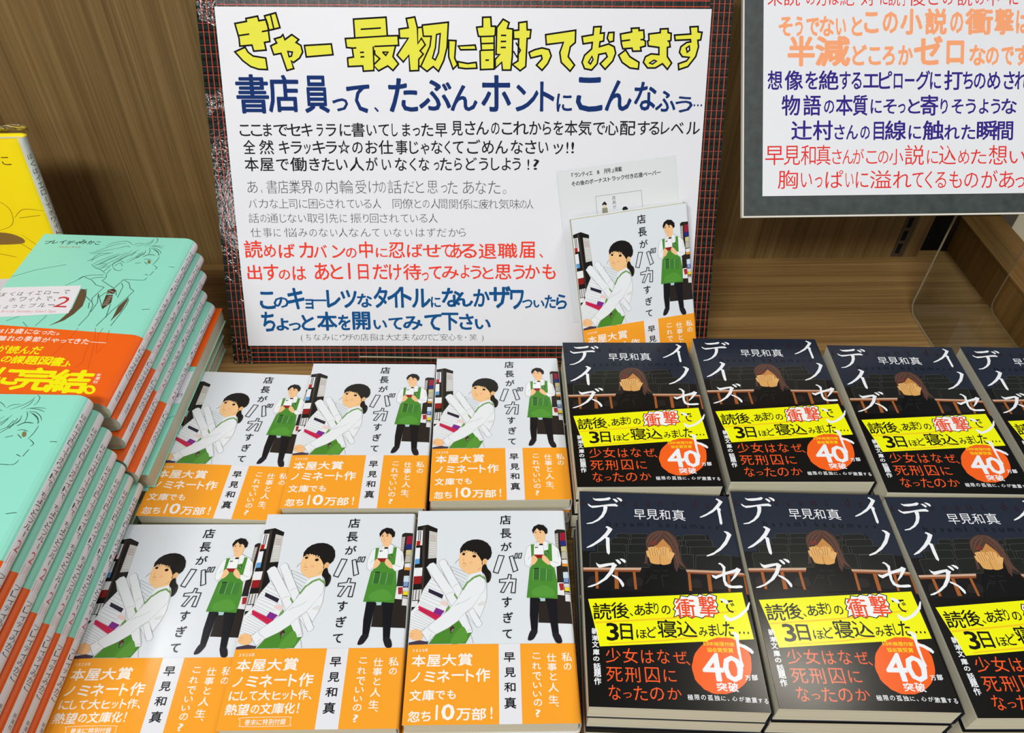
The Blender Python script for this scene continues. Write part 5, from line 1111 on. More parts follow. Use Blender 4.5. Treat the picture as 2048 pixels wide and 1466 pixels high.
SIGN_TEXT=[
('p','#e3e04a',0,0,[15.35,12.61,24.96,10.98,24.74,8.8,34.46,6.98,35.1,10.44,41.09,9.52,42.11,13.69,42.73,26.2,38.23,26.92,39.11,32.78,28.72,33.63,27.75,28.98,17.71,29.83,17.66,23.79]),
('p','#e3e04a',0,0,[40.05,6.76,49.37,4.44,51.95,15.64,42.84,17.67]),
('p','#e3e04a',0,0,[13.15,34.2,21.97,30.52,23.98,34.36,28.04,37.39,38.23,38.87,38.84,47.87,31.44,47.59,25.08,45.57,18.99,40.99]),
('p','#e3e04a',0,0,[43.08,29.52,48.27,27.18,46.58,24.17,52.12,22.64,53.89,20.83,55.19,24.64,61.12,20.8,66.55,24.59,64.21,26.81,68.04,29.12,69.07,34.17,66.21,38.76,60.81,42.35,59.06,41.03,60.77,46.96,54.85,48.53,51.05,35.26,44.98,36.3]),
('p','#e3e04a',0,0,[70.86,29.11,93.07,27.8,93.95,36.1,71.72,37.92]),
('p','#e3e04a',0,0,[112.37,8.91,139.02,7.31,139.47,21.47,148.25,21.23,148.49,28.78,145.99,28.79,143.46,37.43,147.82,43.03,143.01,48.19,138.78,44.61,130.93,48.54,127.29,44.65,127.11,48.25,118.32,48.8,117.99,44.69,105.93,45.25,105.77,38.6,110.73,37.77,110.03,30.97,105.39,30.48,104.82,23.62,112.64,23.19]),
('p','#e3e04a',0,0,[155.45,8.22,162.49,7.0,164.37,15.15,168.39,14.64,168.43,13.14,189.86,10.85,188.37,30.14,185.42,40.33,180.83,48.76,176.54,44.97,171.28,48.8,166.14,45.01,164.51,44.51,164.39,48.1,157.03,48.44,156.59,36.36,151.81,41.48,146.78,36.2,156.52,23.2,149.47,23.23,149.21,16.22,156.81,15.19]),
('p','#e3e04a',0,0,[189.79,24.57,195.87,24.85,194.53,38.25,196.85,43.35,192.95,46.96,189.53,37.25]),
('p','#e3e04a',0,0,[197.58,28.99,211.62,28.17,212.41,31.65,199.52,31.92]),
('p','#e3e04a',0,0,[197.03,41.02,205.24,42.42,212.31,41.51,212.85,46.13,203.41,46.5,197.53,45.75]),
('p','#e3e04a',0,0,[212.93,14.56,217.82,14.11,217.87,7.06,224.59,6.82,225.02,13.76,228.51,13.75,228.26,20.2,227.32,21.28,227.23,46.74,215.79,47.23,215.56,32.73,216.74,32.18,216.01,21.66,214.26,21.34]),
('p','#e3e04a',0,0,[229.43,14.81,234.67,8.37,239.66,11.02,238.16,15.31,242.81,15.83,242.3,37.0,241.16,47.46,234.07,47.49,233.49,41.42,228.41,45.85,227.96,39.25,231.73,35.4,228.8,35.41]),
('p','#e3e04a',0,0,[247.44,10.99,254.16,10.1,254.45,16.32,257.6,16.3,256.85,22.78,254.51,23.01,253.53,44.65,248.84,47.98,242.32,43.04,247.02,40.27,247.51,23.36,243.42,23.38,243.05,16.91,247.47,16.56]),
('p','#e3e04a',0,0,[256.02,33.66,261.04,31.45,266.89,30.12,272.77,31.4,274.62,36.32,271.78,42.37,267.14,47.58,262.37,43.51,267.01,38.54,266.39,36.02,257.59,38.03]),
('p','#e3e04a',0,0,[269.65,20.02,294.42,16.47,294.33,25.87,290.31,29.15,288.75,36.81,294.22,43.39,290.56,48.16,282.96,41.23,281.62,33.55,284.38,25.92,270.36,27.6]),
('p','#e3e04a',0,0,[299.7,21.3,308.76,19.86,309.14,13.93,315.3,13.58,314.8,18.75,318.05,18.41,317.71,24.69,314.8,25.25,314.36,29.05,321.9,26.85,326.68,29.0,328.06,33.91,325.96,39.95,319.73,46.6,315.43,42.2,321.11,36.68,319.83,33.94,313.99,35.06,313.07,42.21,308.52,47.2,302.57,46.12,300.29,41.16,302.24,35.66,307.96,30.71,308.38,25.82,300.8,26.93]),
('p','#e3e04a',0,0,[321.55,18.18,325.98,17.95,325.91,24.66,322.43,25.54,320.55,22.51]),
('p','#e3e04a',0,0,[331.29,19.22,340.56,17.56,340.08,14.87,346.48,14.52,346.58,16.46,350.41,16.12,351.19,21.84,350.45,23.47,352.27,24.55,352.48,28.35,348.43,29.46,349.16,32.18,342.11,32.43,341.4,30.03,333.8,30.61,332.45,26.8]),
('p','#e3e04a',0,0,[330.49,35.54,336.18,31.36,339.96,36.6,347.85,40.97,347.53,46.27,340.39,45.41,333.68,41.03]),
('p','#e3e04a',0,0,[354.67,19.12,364.19,18.0,364.03,15.31,370.43,14.96,370.62,17.97,373.23,18.5,373.34,23.91,372.2,24.46,373.07,28.81,370.75,29.37,371.2,36.48,375.05,41.41,371.82,46.4,367.4,41.99,361.69,45.33,355.18,45.36,351.39,40.96,352.92,36.55,357.51,34.34,364.02,34.86,363.7,29.39,354.83,28.34,354.03,24.54,355.17,23.99]),
('p','#e3e04a',0,0,[376.01,19.9,389.41,18.97,388.44,13.59,395.07,13.24,395.37,17.33,398.67,17.64,397.95,23.49,395.62,23.82,396.58,28.71,394.79,36.38,388.84,44.12,381.31,46.58,380.64,41.94,387.35,39.71,389.52,36.95,383.58,36.43,381.0,33.15,381.88,28.77,386.35,25.49,389.84,24.93,389.48,23.3,376.86,23.9]),
('p','#dedfe4',1,0,[56.83,33.72,60.48,34.21,59.58,37.26,57.58,37.78]),
('p','#dedfe4',1,0,[179.91,20.29,182.96,19.58,181.19,34.23,178.32,39.84,176.18,38.32,178.79,30.18]),
('p','#dedfe4',1,0,[308.39,36.51,309.42,38.92,307.41,42.45,305.72,41.14]),
('p','#dedfe4',1,0,[356.5,41.49,360.15,39.27,362.32,40.03,359.14,42.25]),
('p','#dedfe4',1,0,[386.42,29.85,388.89,28.2,389.36,31.47,387.46,32.9]),
('l','#0d0d0f',2,1.35,0,1,[15.35,12.61,24.96,10.98,24.74,8.8,34.46,6.98,35.1,10.44,41.09,9.52,42.11,13.69,42.73,26.2,38.23,26.92,39.11,32.78,28.72,33.63,27.75,28.98,17.71,29.83,17.66,23.79]),
('l','#0d0d0f',2,1.35,0,1,[40.05,6.76,49.37,4.44,51.95,15.64,42.84,17.67]),
('l','#0d0d0f',2,1.35,0,1,[13.15,34.2,21.97,30.52,23.98,34.36,28.04,37.39,38.23,38.87,38.84,47.87,31.44,47.59,25.08,45.57,18.99,40.99]),
('l','#0d0d0f',2,1.35,0,1,[43.08,29.52,48.27,27.18,46.58,24.17,52.12,22.64,53.89,20.83,55.19,24.64,61.12,20.8,66.55,24.59,64.21,26.81,68.04,29.12,69.07,34.17,66.21,38.76,60.81,42.35,59.06,41.03,60.77,46.96,54.85,48.53,51.05,35.26,44.98,36.3]),
('l','#0d0d0f',2,1.35,0,1,[70.86,29.11,93.07,27.8,93.95,36.1,71.72,37.92]),
('l','#0d0d0f',2,1.35,0,1,[112.37,8.91,139.02,7.31,139.47,21.47,148.25,21.23,148.49,28.78,145.99,28.79,143.46,37.43,147.82,43.03,143.01,48.19,138.78,44.61,130.93,48.54,127.29,44.65,127.11,48.25,118.32,48.8,117.99,44.69,105.93,45.25,105.77,38.6,110.73,37.77,110.03,30.97,105.39,30.48,104.82,23.62,112.64,23.19]),
('l','#0d0d0f',2,1.35,0,1,[155.45,8.22,162.49,7.0,164.37,15.15,168.39,14.64,168.43,13.14,189.86,10.85,188.37,30.14,185.42,40.33,180.83,48.76,176.54,44.97,171.28,48.8,166.14,45.01,164.51,44.51,164.39,48.1,157.03,48.44,156.59,36.36,151.81,41.48,146.78,36.2,156.52,23.2,149.47,23.23,149.21,16.22,156.81,15.19]),
('l','#0d0d0f',2,1.35,0,1,[189.79,24.57,195.87,24.85,194.53,38.25,196.85,43.35,192.95,46.96,189.53,37.25]),
('l','#0d0d0f',2,1.35,0,1,[197.58,28.99,211.62,28.17,212.41,31.65,199.52,31.92]),
('l','#0d0d0f',2,1.35,0,1,[197.03,41.02,205.24,42.42,212.31,41.51,212.85,46.13,203.41,46.5,197.53,45.75]),
('l','#0d0d0f',2,1.35,0,1,[212.93,14.56,217.82,14.11,217.87,7.06,224.59,6.82,225.02,13.76,228.51,13.75,228.26,20.2,227.32,21.28,227.23,46.74,215.79,47.23,215.56,32.73,216.74,32.18,216.01,21.66,214.26,21.34]),
('l','#0d0d0f',2,1.35,0,1,[229.43,14.81,234.67,8.37,239.66,11.02,238.16,15.31,242.81,15.83,242.3,37.0,241.16,47.46,234.07,47.49,233.49,41.42,228.41,45.85,227.96,39.25,231.73,35.4,228.8,35.41]),
('l','#0d0d0f',2,1.35,0,1,[247.44,10.99,254.16,10.1,254.45,16.32,257.6,16.3,256.85,22.78,254.51,23.01,253.53,44.65,248.84,47.98,242.32,43.04,247.02,40.27,247.51,23.36,243.42,23.38,243.05,16.91,247.47,16.56]),
('l','#0d0d0f',2,1.35,0,1,[256.02,33.66,261.04,31.45,266.89,30.12,272.77,31.4,274.62,36.32,271.78,42.37,267.14,47.58,262.37,43.51,267.01,38.54,266.39,36.02,257.59,38.03]),
('l','#0d0d0f',2,1.35,0,1,[269.65,20.02,294.42,16.47,294.33,25.87,290.31,29.15,288.75,36.81,294.22,43.39,290.56,48.16,282.96,41.23,281.62,33.55,284.38,25.92,270.36,27.6]),
('l','#0d0d0f',2,1.35,0,1,[299.7,21.3,308.76,19.86,309.14,13.93,315.3,13.58,314.8,18.75,318.05,18.41,317.71,24.69,314.8,25.25,314.36,29.05,321.9,26.85,326.68,29.0,328.06,33.91,325.96,39.95,319.73,46.6,315.43,42.2,321.11,36.68,319.83,33.94,313.99,35.06,313.07,42.21,308.52,47.2,302.57,46.12,300.29,41.16,302.24,35.66,307.96,30.71,308.38,25.82,300.8,26.93]),
('l','#0d0d0f',2,1.35,0,1,[321.55,18.18,325.98,17.95,325.91,24.66,322.43,25.54,320.55,22.51]),
('l','#0d0d0f',2,1.35,0,1,[331.29,19.22,340.56,17.56,340.08,14.87,346.48,14.52,346.58,16.46,350.41,16.12,351.19,21.84,350.45,23.47,352.27,24.55,352.48,28.35,348.43,29.46,349.16,32.18,342.11,32.43,341.4,30.03,333.8,30.61,332.45,26.8]),
('l','#0d0d0f',2,1.35,0,1,[330.49,35.54,336.18,31.36,339.96,36.6,347.85,40.97,347.53,46.27,340.39,45.41,333.68,41.03]),
('l','#0d0d0f',2,1.35,0,1,[354.67,19.12,364.19,18.0,364.03,15.31,370.43,14.96,370.62,17.97,373.23,18.5,373.34,23.91,372.2,24.46,373.07,28.81,370.75,29.37,371.2,36.48,375.05,41.41,371.82,46.4,367.4,41.99,361.69,45.33,355.18,45.36,351.39,40.96,352.92,36.55,357.51,34.34,364.02,34.86,363.7,29.39,354.83,28.34,354.03,24.54,355.17,23.99]),
('l','#0d0d0f',2,1.35,0,1,[376.01,19.9,389.41,18.97,388.44,13.59,395.07,13.24,395.37,17.33,398.67,17.64,397.95,23.49,395.62,23.82,396.58,28.71,394.79,36.38,388.84,44.12,381.31,46.58,380.64,41.94,387.35,39.71,389.52,36.95,383.58,36.43,381.0,33.15,381.88,28.77,386.35,25.49,389.84,24.93,389.48,23.3,376.86,23.9]),
('l','#0d0d0f',2,1.215,0,1,[56.83,33.72,60.48,34.21,59.58,37.26,57.58,37.78]),
('l','#0d0d0f',2,1.215,0,1,[179.91,20.29,182.96,19.58,181.19,34.23,178.32,39.84,176.18,38.32,178.79,30.18]),
('l','#0d0d0f',2,1.215,0,1,[308.39,36.51,309.42,38.92,307.41,42.45,305.72,41.14]),
('l','#0d0d0f',2,1.215,0,1,[356.5,41.49,360.15,39.27,362.32,40.03,359.14,42.25]),
('l','#0d0d0f',2,1.215,0,1,[386.42,29.85,388.89,28.2,389.36,31.47,387.46,32.9]),
('l','#0d0d0f',2,1.215,0,0,[17.65,21.78,26.4,20.55]),
('l','#0d0d0f',2,1.215,0,0,[36.82,18.7,47.22,16.86]),
('l','#0d0d0f',2,1.215,0,0,[44.99,5.55,46.74,16.16]),
('l','#0d0d0f',2,1.215,0,0,[117.87,16.55,134.44,15.48]),
('l','#0d0d0f',2,1.215,0,0,[112.64,23.19,139.47,21.47]),
('l','#0d0d0f',2,1.215,0,0,[127.49,29.58,127.29,44.65]),
('l','#0d0d0f',2,1.215,0,0,[110.03,30.97,113.52,30.75]),
('l','#0d0d0f',2,1.215,0,0,[116.37,34.29,119.64,34.07]),
('l','#0d0d0f',2,1.215,0,0,[116.51,37.74,119.68,37.53]),
('l','#0d0d0f',2,1.215,0,0,[128.36,29.58,145.99,28.79]),
('l','#0d0d0f',2,1.215,0,0,[128.43,32.41,128.49,35.66,132.48,39.01,127.34,43.63]),
('l','#0d0d0f',2,1.215,0,0,[134.89,33.91,139.47,33.89,137.5,36.44,134.89,33.91]),
('l','#0d0d0f',2,1.215,0,0,[168.39,14.64,169.04,21.64,175.54,21.62,174.25,29.18,166.14,45.01]),
('l','#0d0d0f',2,1.215,0,0,[164.37,15.15,164.3,27.2,167.36,23.16,170.47,28.19,165.98,32.76,168.62,35.29,164.67,39.39,164.51,44.51]),
('l','#0d0d0f',2,1.215,0,0,[216.01,21.66,227.32,21.28]),
('l','#0d0d0f',2,1.215,0,0,[216.78,27.07,227.3,26.7]),
('l','#0d0d0f',2,1.215,0,0,[216.74,32.18,227.28,31.81]),
('l','#0d0d0f',2,1.215,0,0,[219.96,39.83,222.91,39.71]),
('l','#0d0d0f',2,1.215,0,0,[232.92,20.72,237.23,20.7]),
('l','#0d0d0f',2,1.215,0,0,[232.68,25.37,237.24,25.25]),
('l','#0d0d0f',2,1.215,0,0,[232.68,29.94,236.89,29.92]),
('l','#0d0d0f',2,1.215,0,0,[245.19,26.08,248.97,32.05,246.06,37.2,243.11,32.62]),
('l','#0d0d0f',2,1.215,0,0,[332.12,24.63,339.57,23.73]),
('l','#0d0d0f',2,1.215,0,0,[348.11,23.48,350.8,23.36]),
('l','#0d0d0f',2,1.215,0,0,[370.44,24.47,372.2,24.46]),
('g','書','#12306b',3,0.02,0,0,10.89,51.42,38.23,82.77),
('g','店','#12306b',3,0.02,0,0,37.35,51.83,63.6,81.94),
('g','員','#12306b',3,0.02,0,0,67.65,52.24,88.63,82.16),
('g','っ','#12306b',3,0.02,0,0,90.85,70.17,104.15,80.72),
('g','て','#12306b',3,0.02,0,0,103.1,59.15,122.69,82.04),
('g','、','#12306b',3,0.02,0,0,125.93,77.12,129.7,81.14),
('g','た','#12306b',3,0.02,0,0,138.32,54.04,162.99,81.28),
('g','ぶ','#12306b',3,0.02,0,0,163.76,55.28,191.45,79.91),
('g','ん','#12306b',3,0.02,0,0,190.22,59.29,213.21,80.16),
('g','ホ','#12306b',3,0.02,0,0,216.22,51.39,241.45,80.64),
('g','ン','#12306b',3,0.02,0,0,245.04,58.75,264.48,80.32),
('g','ト','#12306b',3,0.02,0,0,265.66,56.23,277.95,80.26),
('g','に','#12306b',3,0.02,0,0,279.72,65.71,292.87,80.44),
('g','こ','#12306b',3,0.02,0,0,296.04,52.53,318.71,80.37),
('g','ん','#12306b',3,0.02,0,0,320.54,54.89,343.23,79.71),
('g','な','#12306b',3,0.02,0,0,345.05,56.15,363.94,79.29),
('g','ふ','#12306b',3,0.02,0,0,363.21,63.15,380.59,80.14),
('g','う','#12306b',3,0.02,0,0,380.16,67.6,395.16,80.66),
('g','…','#12306b',3,0.02,0,0,395.81,73.79,403.01,75.72),
('g','こ','#0f4f86',3,0.028,0,0,14.14,235.53,28.3,251.93),
('g','の','#0f4f86',3,0.028,0,0,26.54,240.54,40.48,250.65),
('g','キ','#0f4f86',3,0.028,0,0,39.53,231.99,54.93,252.16),
('g','ョ','#0f4f86',3,0.028,0,0,55.16,242.4,62.57,251.89),
('g','ー','#0f4f86',3,0.028,0,0,62.21,242.76,74.54,244.53),
('g','レ','#0f4f86',3,0.028,0,0,74.63,233.95,87.58,250.6),
('g','ツ','#0f4f86',3,0.028,0,0,87.58,233.93,102.38,250.84),
('g','な','#0f4f86',3,0.028,0,0,102.3,237.3,115.89,250.31),
('g','タ','#0f4f86',3,0.028,0,0,117.26,231.01,130.22,250.81),
('g','イ','#0f4f86',3,0.028,0,0,129.61,230.99,143.19,250.54),
('g','ト','#0f4f86',3,0.028,0,0,141.95,230.98,151.83,250.53),
('g','ル','#0f4f86',3,0.028,0,0,151.8,232.59,169.1,250.51),
('g','に','#0f4f86',3,0.028,0,0,169.0,240.11,178.04,250.24),
('g','な','#0f4f86',3,0.028,0,0,179.01,231.8,196.32,249.84),
('g','ち','#0f4f86',3,0.028,0,0,14.16,254.1,26.59,273.08),
('g','ょ','#0f4f86',3,0.028,0,0,26.98,260.21,38.8,272.17),
('g','っ','#0f4f86',3,0.028,0,0,38.63,264.43,49.84,272.16),
('g','と','#0f4f86',3,0.028,0,0,50.12,256.99,62.56,272.15),
('g','本','#0f4f86',3,0.028,0,0,64.53,254.04,83.19,272.14),
('g','を','#0f4f86',3,0.028,0,0,83.73,256.96,95.31,271.73),
('g','開','#0f4f86',3,0.028,0,0,96.9,254.01,113.33,271.33),
('g','い','#0f4f86',3,0.028,0,0,116.01,261.79,128.48,270.8),
('g','て','#0f4f86',3,0.028,0,0,129.77,259.47,142.87,271.31),
('g','み','#0f4f86',3,0.028,0,0,142.89,258.17,160.98,271.3),
('g','て','#0f4f86',3,0.028,0,0,162.62,256.24,178.46,272.06),
('g','ん','#0f4f86',3,0.028,0,0,188.52,235.69,207.58,249.59),
('g','か','#0f4f86',3,0.028,0,0,207.59,232.9,222.57,249.57),
('g','ザ','#0f4f86',3,0.028,0,0,221.89,230.12,241.63,250.96),
('g','ワ','#0f4f86',3,0.028,0,0,240.96,233.55,253.5,251.92),
('g','つ','#0f4f86',3,0.028,0,0,251.89,242.55,261.46,250.93),
('g','い','#0f4f86',3,0.028,0,0,262.14,243.23,272.39,250.22),
('g','た','#0f4f86',3,0.028,0,0,272.36,238.36,282.6,250.91),
('g','ら','#0f4f86',3,0.028,0,0,282.6,237.65,292.85,251.88),
('g','さ','#0f4f86',3,0.028,0,0,194.29,255.9,207.75,271.18),
('g','い','#0f4f86',3,0.028,0,0,208.69,260.82,223.41,270.74),
('g','下','#0f4f86',3,0.028,0,0,178.28,254.87,193.83,271.84),
('g','読','#e8402f',3,0.012,0,0,4.91,189.47,20.85,205.24),
('g','め','#e8402f',3,0.012,0,0,21.92,193.06,32.8,204.6),
('g','ば','#e8402f',3,0.012,0,0,35.22,192.43,49.73,205.19),
('g','カ','#e8402f',3,0.012,0,0,53.4,191.19,66.11,205.16),
('g','バ','#e8402f',3,0.012,0,0,66.04,193.34,78.15,204.77),
('g','ン','#e8402f',3,0.012,0,0,82.36,193.55,94.48,205.11),
('g','の','#e8402f',3,0.012,0,0,94.65,195.96,104.34,205.09),
('g','中','#e8402f',3,0.012,0,0,106.69,190.12,118.8,205.07),
('g','に','#e8402f',3,0.012,0,0,121.34,195.91,131.77,204.43),
('g','忍','#e8402f',3,0.012,0,0,132.71,191.04,147.26,205.02),
('g','ば','#e8402f',3,0.012,0,0,149.07,192.21,163.02,204.38),
('g','せ','#e8402f',3,0.012,0,0,163.01,192.79,179.39,204.11),
('g','て','#e8402f',3,0.012,0,0,179.39,192.77,188.5,204.33),
('g','出','#e8402f',3,0.012,0,0,5.54,211.36,18.33,224.94),
('g','す','#e8402f',3,0.012,0,0,20.16,210.72,33.57,225.54),
('g','の','#e8402f',3,0.012,0,0,33.39,215.62,43.76,224.9),
('g','は','#e8402f',3,0.012,0,0,45.94,212.52,57.9,225.26),
('g','あ','#e8402f',3,0.012,0,0,65.58,209.42,78.75,225.23),
('g','と','#e8402f',3,0.012,0,0,79.72,210.63,90.95,224.21),
('g','1','#e8402f',3,0.012,0,0,93.43,209.38,100.14,224.2),
('g','日','#e8402f',3,0.012,0,0,104.62,210.59,113.9,224.43),
('g','だ','#e8402f',3,0.012,0,0,117.81,210.56,131.86,224.4),
('g','け','#e8402f',3,0.012,0,0,132.21,210.54,143.46,225.13),
('g','待','#e8402f',3,0.012,0,0,144.94,210.27,161.2,224.74),
('g','っ','#e8402f',3,0.012,0,0,161.68,217.89,167.81,225.59),
('g','て','#e8402f',3,0.012,0,0,167.91,212.33,179.54,224.33),
('g','み','#e8402f',3,0.012,0,0,179.54,212.3,194.84,224.06),
('g','あ','#e8402f',3,0.012,0,0,187.37,191.6,197.79,205.27),
('g','る','#e8402f',3,0.012,0,0,196.05,192.25,211.42,204.98),
('g','退','#e8402f',3,0.012,0,0,212.76,192.22,228.8,205.62),
('g','職','#e8402f',3,0.012,0,0,229.87,191.52,247.53,205.19),
('g','届','#e8402f',3,0.012,0,0,249.13,190.15,262.91,204.89),
('g','、','#e8402f',3,0.012,0,0,267.0,200.83,270.35,204.59),
('g','よ','#e8402f',3,0.012,0,0,196.42,211.06,204.5,223.31),
('g','う','#e8402f',3,0.012,0,0,205.16,211.72,215.27,223.98),
('g','と','#e8402f',3,0.012,0,0,215.94,213.06,226.06,223.96),
('g','思','#e8402f',3,0.012,0,0,227.41,210.6,242.24,224.22),
('g','う','#e8402f',3,0.012,0,0,243.59,210.98,254.38,224.19),
('g','か','#e8402f',3,0.012,0,0,254.38,210.96,267.88,223.63),
('g','も','#e8402f',3,0.012,0,0,269.9,210.26,282.05,224.16),
('g','こ','#1c1c20',3,0.009,1,0,10.76,90.02,19.69,101.82),
('g','こ','#1c1c20',3,0.009,1,0,20.25,89.99,29.74,101.79),
('g','ま','#1c1c20',3,0.009,1,0,30.86,89.96,38.12,101.76),
('g','で','#1c1c20',3,0.009,1,0,39.79,89.92,52.08,101.73),
('g','セ','#1c1c20',3,0.009,1,0,51.52,89.89,62.7,101.69),
('g','キ','#1c1c20',3,0.009,1,0,63.26,89.85,72.76,101.66),
('g','ラ','#1c1c20',3,0.009,1,0,76.11,89.81,81.7,101.62),
('g','ラ','#1c1c20',3,0.009,1,0,83.94,89.78,92.89,101.59),
('g','に','#1c1c20',3,0.009,1,0,95.69,89.74,105.2,101.55),
('g','書','#1c1c20',3,0.009,1,0,105.76,89.71,116.95,101.52),
('g','い','#1c1c20',3,0.009,1,0,118.63,89.67,127.02,101.48),
('g','て','#1c1c20',3,0.009,1,0,128.7,89.64,137.66,101.45),
('g','し','#1c1c20',3,0.009,1,0,139.9,89.6,144.94,101.42),
('g','ま','#1c1c20',3,0.009,1,0,148.86,89.57,155.59,101.39),
('g','っ','#1c1c20',3,0.009,1,0,157.83,89.54,163.99,101.36),
('g','た','#1c1c20',3,0.009,1,0,165.11,89.51,175.2,101.33),
('g','早','#1c1c20',3,0.009,1,0,176.88,89.47,186.98,101.3),
('g','見','#1c1c20',3,0.009,1,0,190.69,87.61,200.33,100.06),
('g','さ','#1c1c20',3,0.009,1,0,202.13,87.57,211.17,100.03),
('g','ん','#1c1c20',3,0.009,1,0,211.77,87.54,222.61,99.99),
('g','の','#1c1c20',3,0.009,1,0,224.42,87.5,231.65,99.96),
('g','こ','#1c1c20',3,0.009,1,0,233.46,87.47,242.5,99.93),
('g','れ','#1c1c20',3,0.009,1,0,243.1,87.43,256.37,99.89),
('g','か','#1c1c20',3,0.009,1,0,256.97,87.39,267.22,99.85),
('g','ら','#1c1c20',3,0.009,1,0,268.43,87.35,275.67,99.82),
('g','を','#1c1c20',3,0.009,1,0,277.48,87.32,285.93,99.79),
('g','本','#1c1c20',3,0.009,1,0,287.13,87.29,298.0,99.75),
('g','気','#1c1c20',3,0.009,1,0,298.6,87.25,310.08,99.72),
('g','で','#1c1c20',3,0.009,1,0,311.28,87.21,321.55,99.68),
('g','心','#1c1c20',3,0.009,1,0,321.55,87.17,333.03,99.64),
('g','配','#1c1c20',3,0.009,1,0,334.24,87.13,347.54,99.6),
('g','す','#1c1c20',3,0.009,1,0,349.35,87.08,359.63,99.56),
('g','る','#1c1c20',3,0.009,1,0,359.03,87.05,368.1,99.53),
('g','レ','#1c1c20',3,0.009,1,0,369.31,87.02,376.57,99.5),
('g','ベ','#1c1c20',3,0.009,1,0,377.78,86.98,388.67,99.47),
('g','ル','#1c1c20',3,0.009,1,0,391.09,86.94,402.59,99.42),
('g','全','#1c1c20',3,0.009,1,0,12.71,104.19,22.82,116.13),
('g','然','#1c1c20',3,0.009,1,0,26.19,104.14,38.55,116.09),
('g','キ','#1c1c20',3,0.009,1,0,43.05,104.09,52.04,116.05),
('g','ラ','#1c1c20',3,0.009,1,0,53.17,104.06,62.73,116.02),
('g','ッ','#1c1c20',3,0.009,1,0,64.41,104.03,70.04,115.99),
('g','キ','#1c1c20',3,0.009,1,0,71.73,104.0,82.42,115.96),
('g','ラ','#1c1c20',3,0.009,1,0,82.98,103.97,92.55,115.93),
('g','☆','#1c1c20',3,0.009,1,0,93.11,103.93,103.81,115.9),
('g','の','#1c1c20',3,0.009,1,0,105.5,103.9,114.51,115.86),
('g','お','#1c1c20',3,0.009,1,0,116.76,103.86,127.46,115.83),
('g','仕','#1c1c20',3,0.009,1,0,128.03,103.82,140.42,115.79),
('g','事','#1c1c20',3,0.009,1,0,142.68,103.78,152.83,115.75),
('g','じ','#1c1c20',3,0.009,1,0,154.52,103.75,162.41,115.72),
('g','ゃ','#1c1c20',3,0.009,1,0,164.1,103.72,171.44,115.69),
('g','な','#1c1c20',3,0.009,1,0,173.13,103.69,182.72,115.66),
('g','く','#1c1c20',3,0.009,1,0,184.41,103.66,189.49,115.63),
('g','て','#1c1c20',3,0.009,1,0,191.6,103.19,200.69,115.7),
('g','ご','#1c1c20',3,0.009,1,0,203.72,103.15,215.25,115.66),
('g','め','#1c1c20',3,0.009,1,0,216.46,103.11,226.77,115.63),
('g','ん','#1c1c20',3,0.009,1,0,227.99,103.08,238.91,115.59),
('g','な','#1c1c20',3,0.009,1,0,241.34,103.04,251.66,115.55),
('g','さ','#1c1c20',3,0.009,1,0,253.48,103.0,263.2,115.52),
('g','い','#1c1c20',3,0.009,1,0,265.02,102.97,273.52,115.49),
('g','ッ','#1c1c20',3,0.009,1,0,277.78,102.93,286.28,115.45),
('g','!','#1c1c20',3,0.009,1,0,288.96,102.9,290.66,115.43),
('g','!','#1c1c20',3,0.009,1,0,293.21,102.89,295.52,115.41),
('g','本','#1c1c20',3,0.009,1,0,12.44,118.32,24.32,130.2),
('g','屋','#1c1c20',3,0.009,1,0,25.45,118.28,37.32,130.16),
('g','で','#1c1c20',3,0.009,1,0,39.58,118.24,50.33,130.12),
('g','働','#1c1c20',3,0.009,1,0,51.46,118.2,65.61,130.08),
('g','き','#1c1c20',3,0.009,1,0,67.87,118.16,76.93,130.05),
('g','た','#1c1c20',3,0.009,1,0,78.63,118.12,89.39,130.01),
('g','い','#1c1c20',3,0.009,1,0,91.09,118.09,100.72,129.98),
('g','人','#1c1c20',3,0.009,1,0,102.42,118.05,114.89,129.95),
('g','が','#1c1c20',3,0.009,1,0,116.59,118.01,126.79,129.91),
('g','い','#1c1c20',3,0.009,1,0,130.19,117.98,138.13,129.87),
('g','な','#1c1c20',3,0.009,1,0,141.53,117.94,151.74,129.84),
('g','く','#1c1c20',3,0.009,1,0,154.01,117.91,159.69,129.81),
('g','な','#1c1c20',3,0.009,1,0,161.96,117.88,171.04,129.79),
('g','っ','#1c1c20',3,0.009,1,0,175.01,117.85,179.55,129.76),
('g','た','#1c1c20',3,0.009,1,0,180.12,117.83,190.34,129.73),
('g','ら','#1c1c20',3,0.009,1,0,192.55,117.59,199.26,129.42),
('g','ど','#1c1c20',3,0.009,1,0,202.31,117.55,212.07,129.39),
('g','う','#1c1c20',3,0.009,1,0,213.9,117.52,221.84,129.36),
('g','し','#1c1c20',3,0.009,1,0,224.28,117.49,231.61,129.34),
('g','よ','#1c1c20',3,0.009,1,0,233.44,117.47,241.38,129.31),
('g','う','#1c1c20',3,0.009,1,0,242.6,117.44,249.93,129.29),
('g','!','#1c1c20',3,0.009,1,0,255.67,117.41,257.26,129.26),
('g','?','#1c1c20',3,0.009,1,0,260.69,117.39,265.82,129.24),
('g','あ','#5a5a5e',3,-0.012,1,0,12.81,137.29,21.66,149.33),
('g','、','#5a5a5e',3,-0.012,1,0,24.38,137.27,25.56,149.31),
('g','書','#5a5a5e',3,-0.012,1,0,29.33,137.25,38.77,149.29),
('g','店','#5a5a5e',3,-0.012,1,0,39.36,137.22,48.22,149.26),
('g','業','#5a5a5e',3,-0.012,1,0,48.81,137.19,58.85,149.24),
('g','界','#5a5a5e',3,-0.012,1,0,59.44,137.17,69.48,149.21),
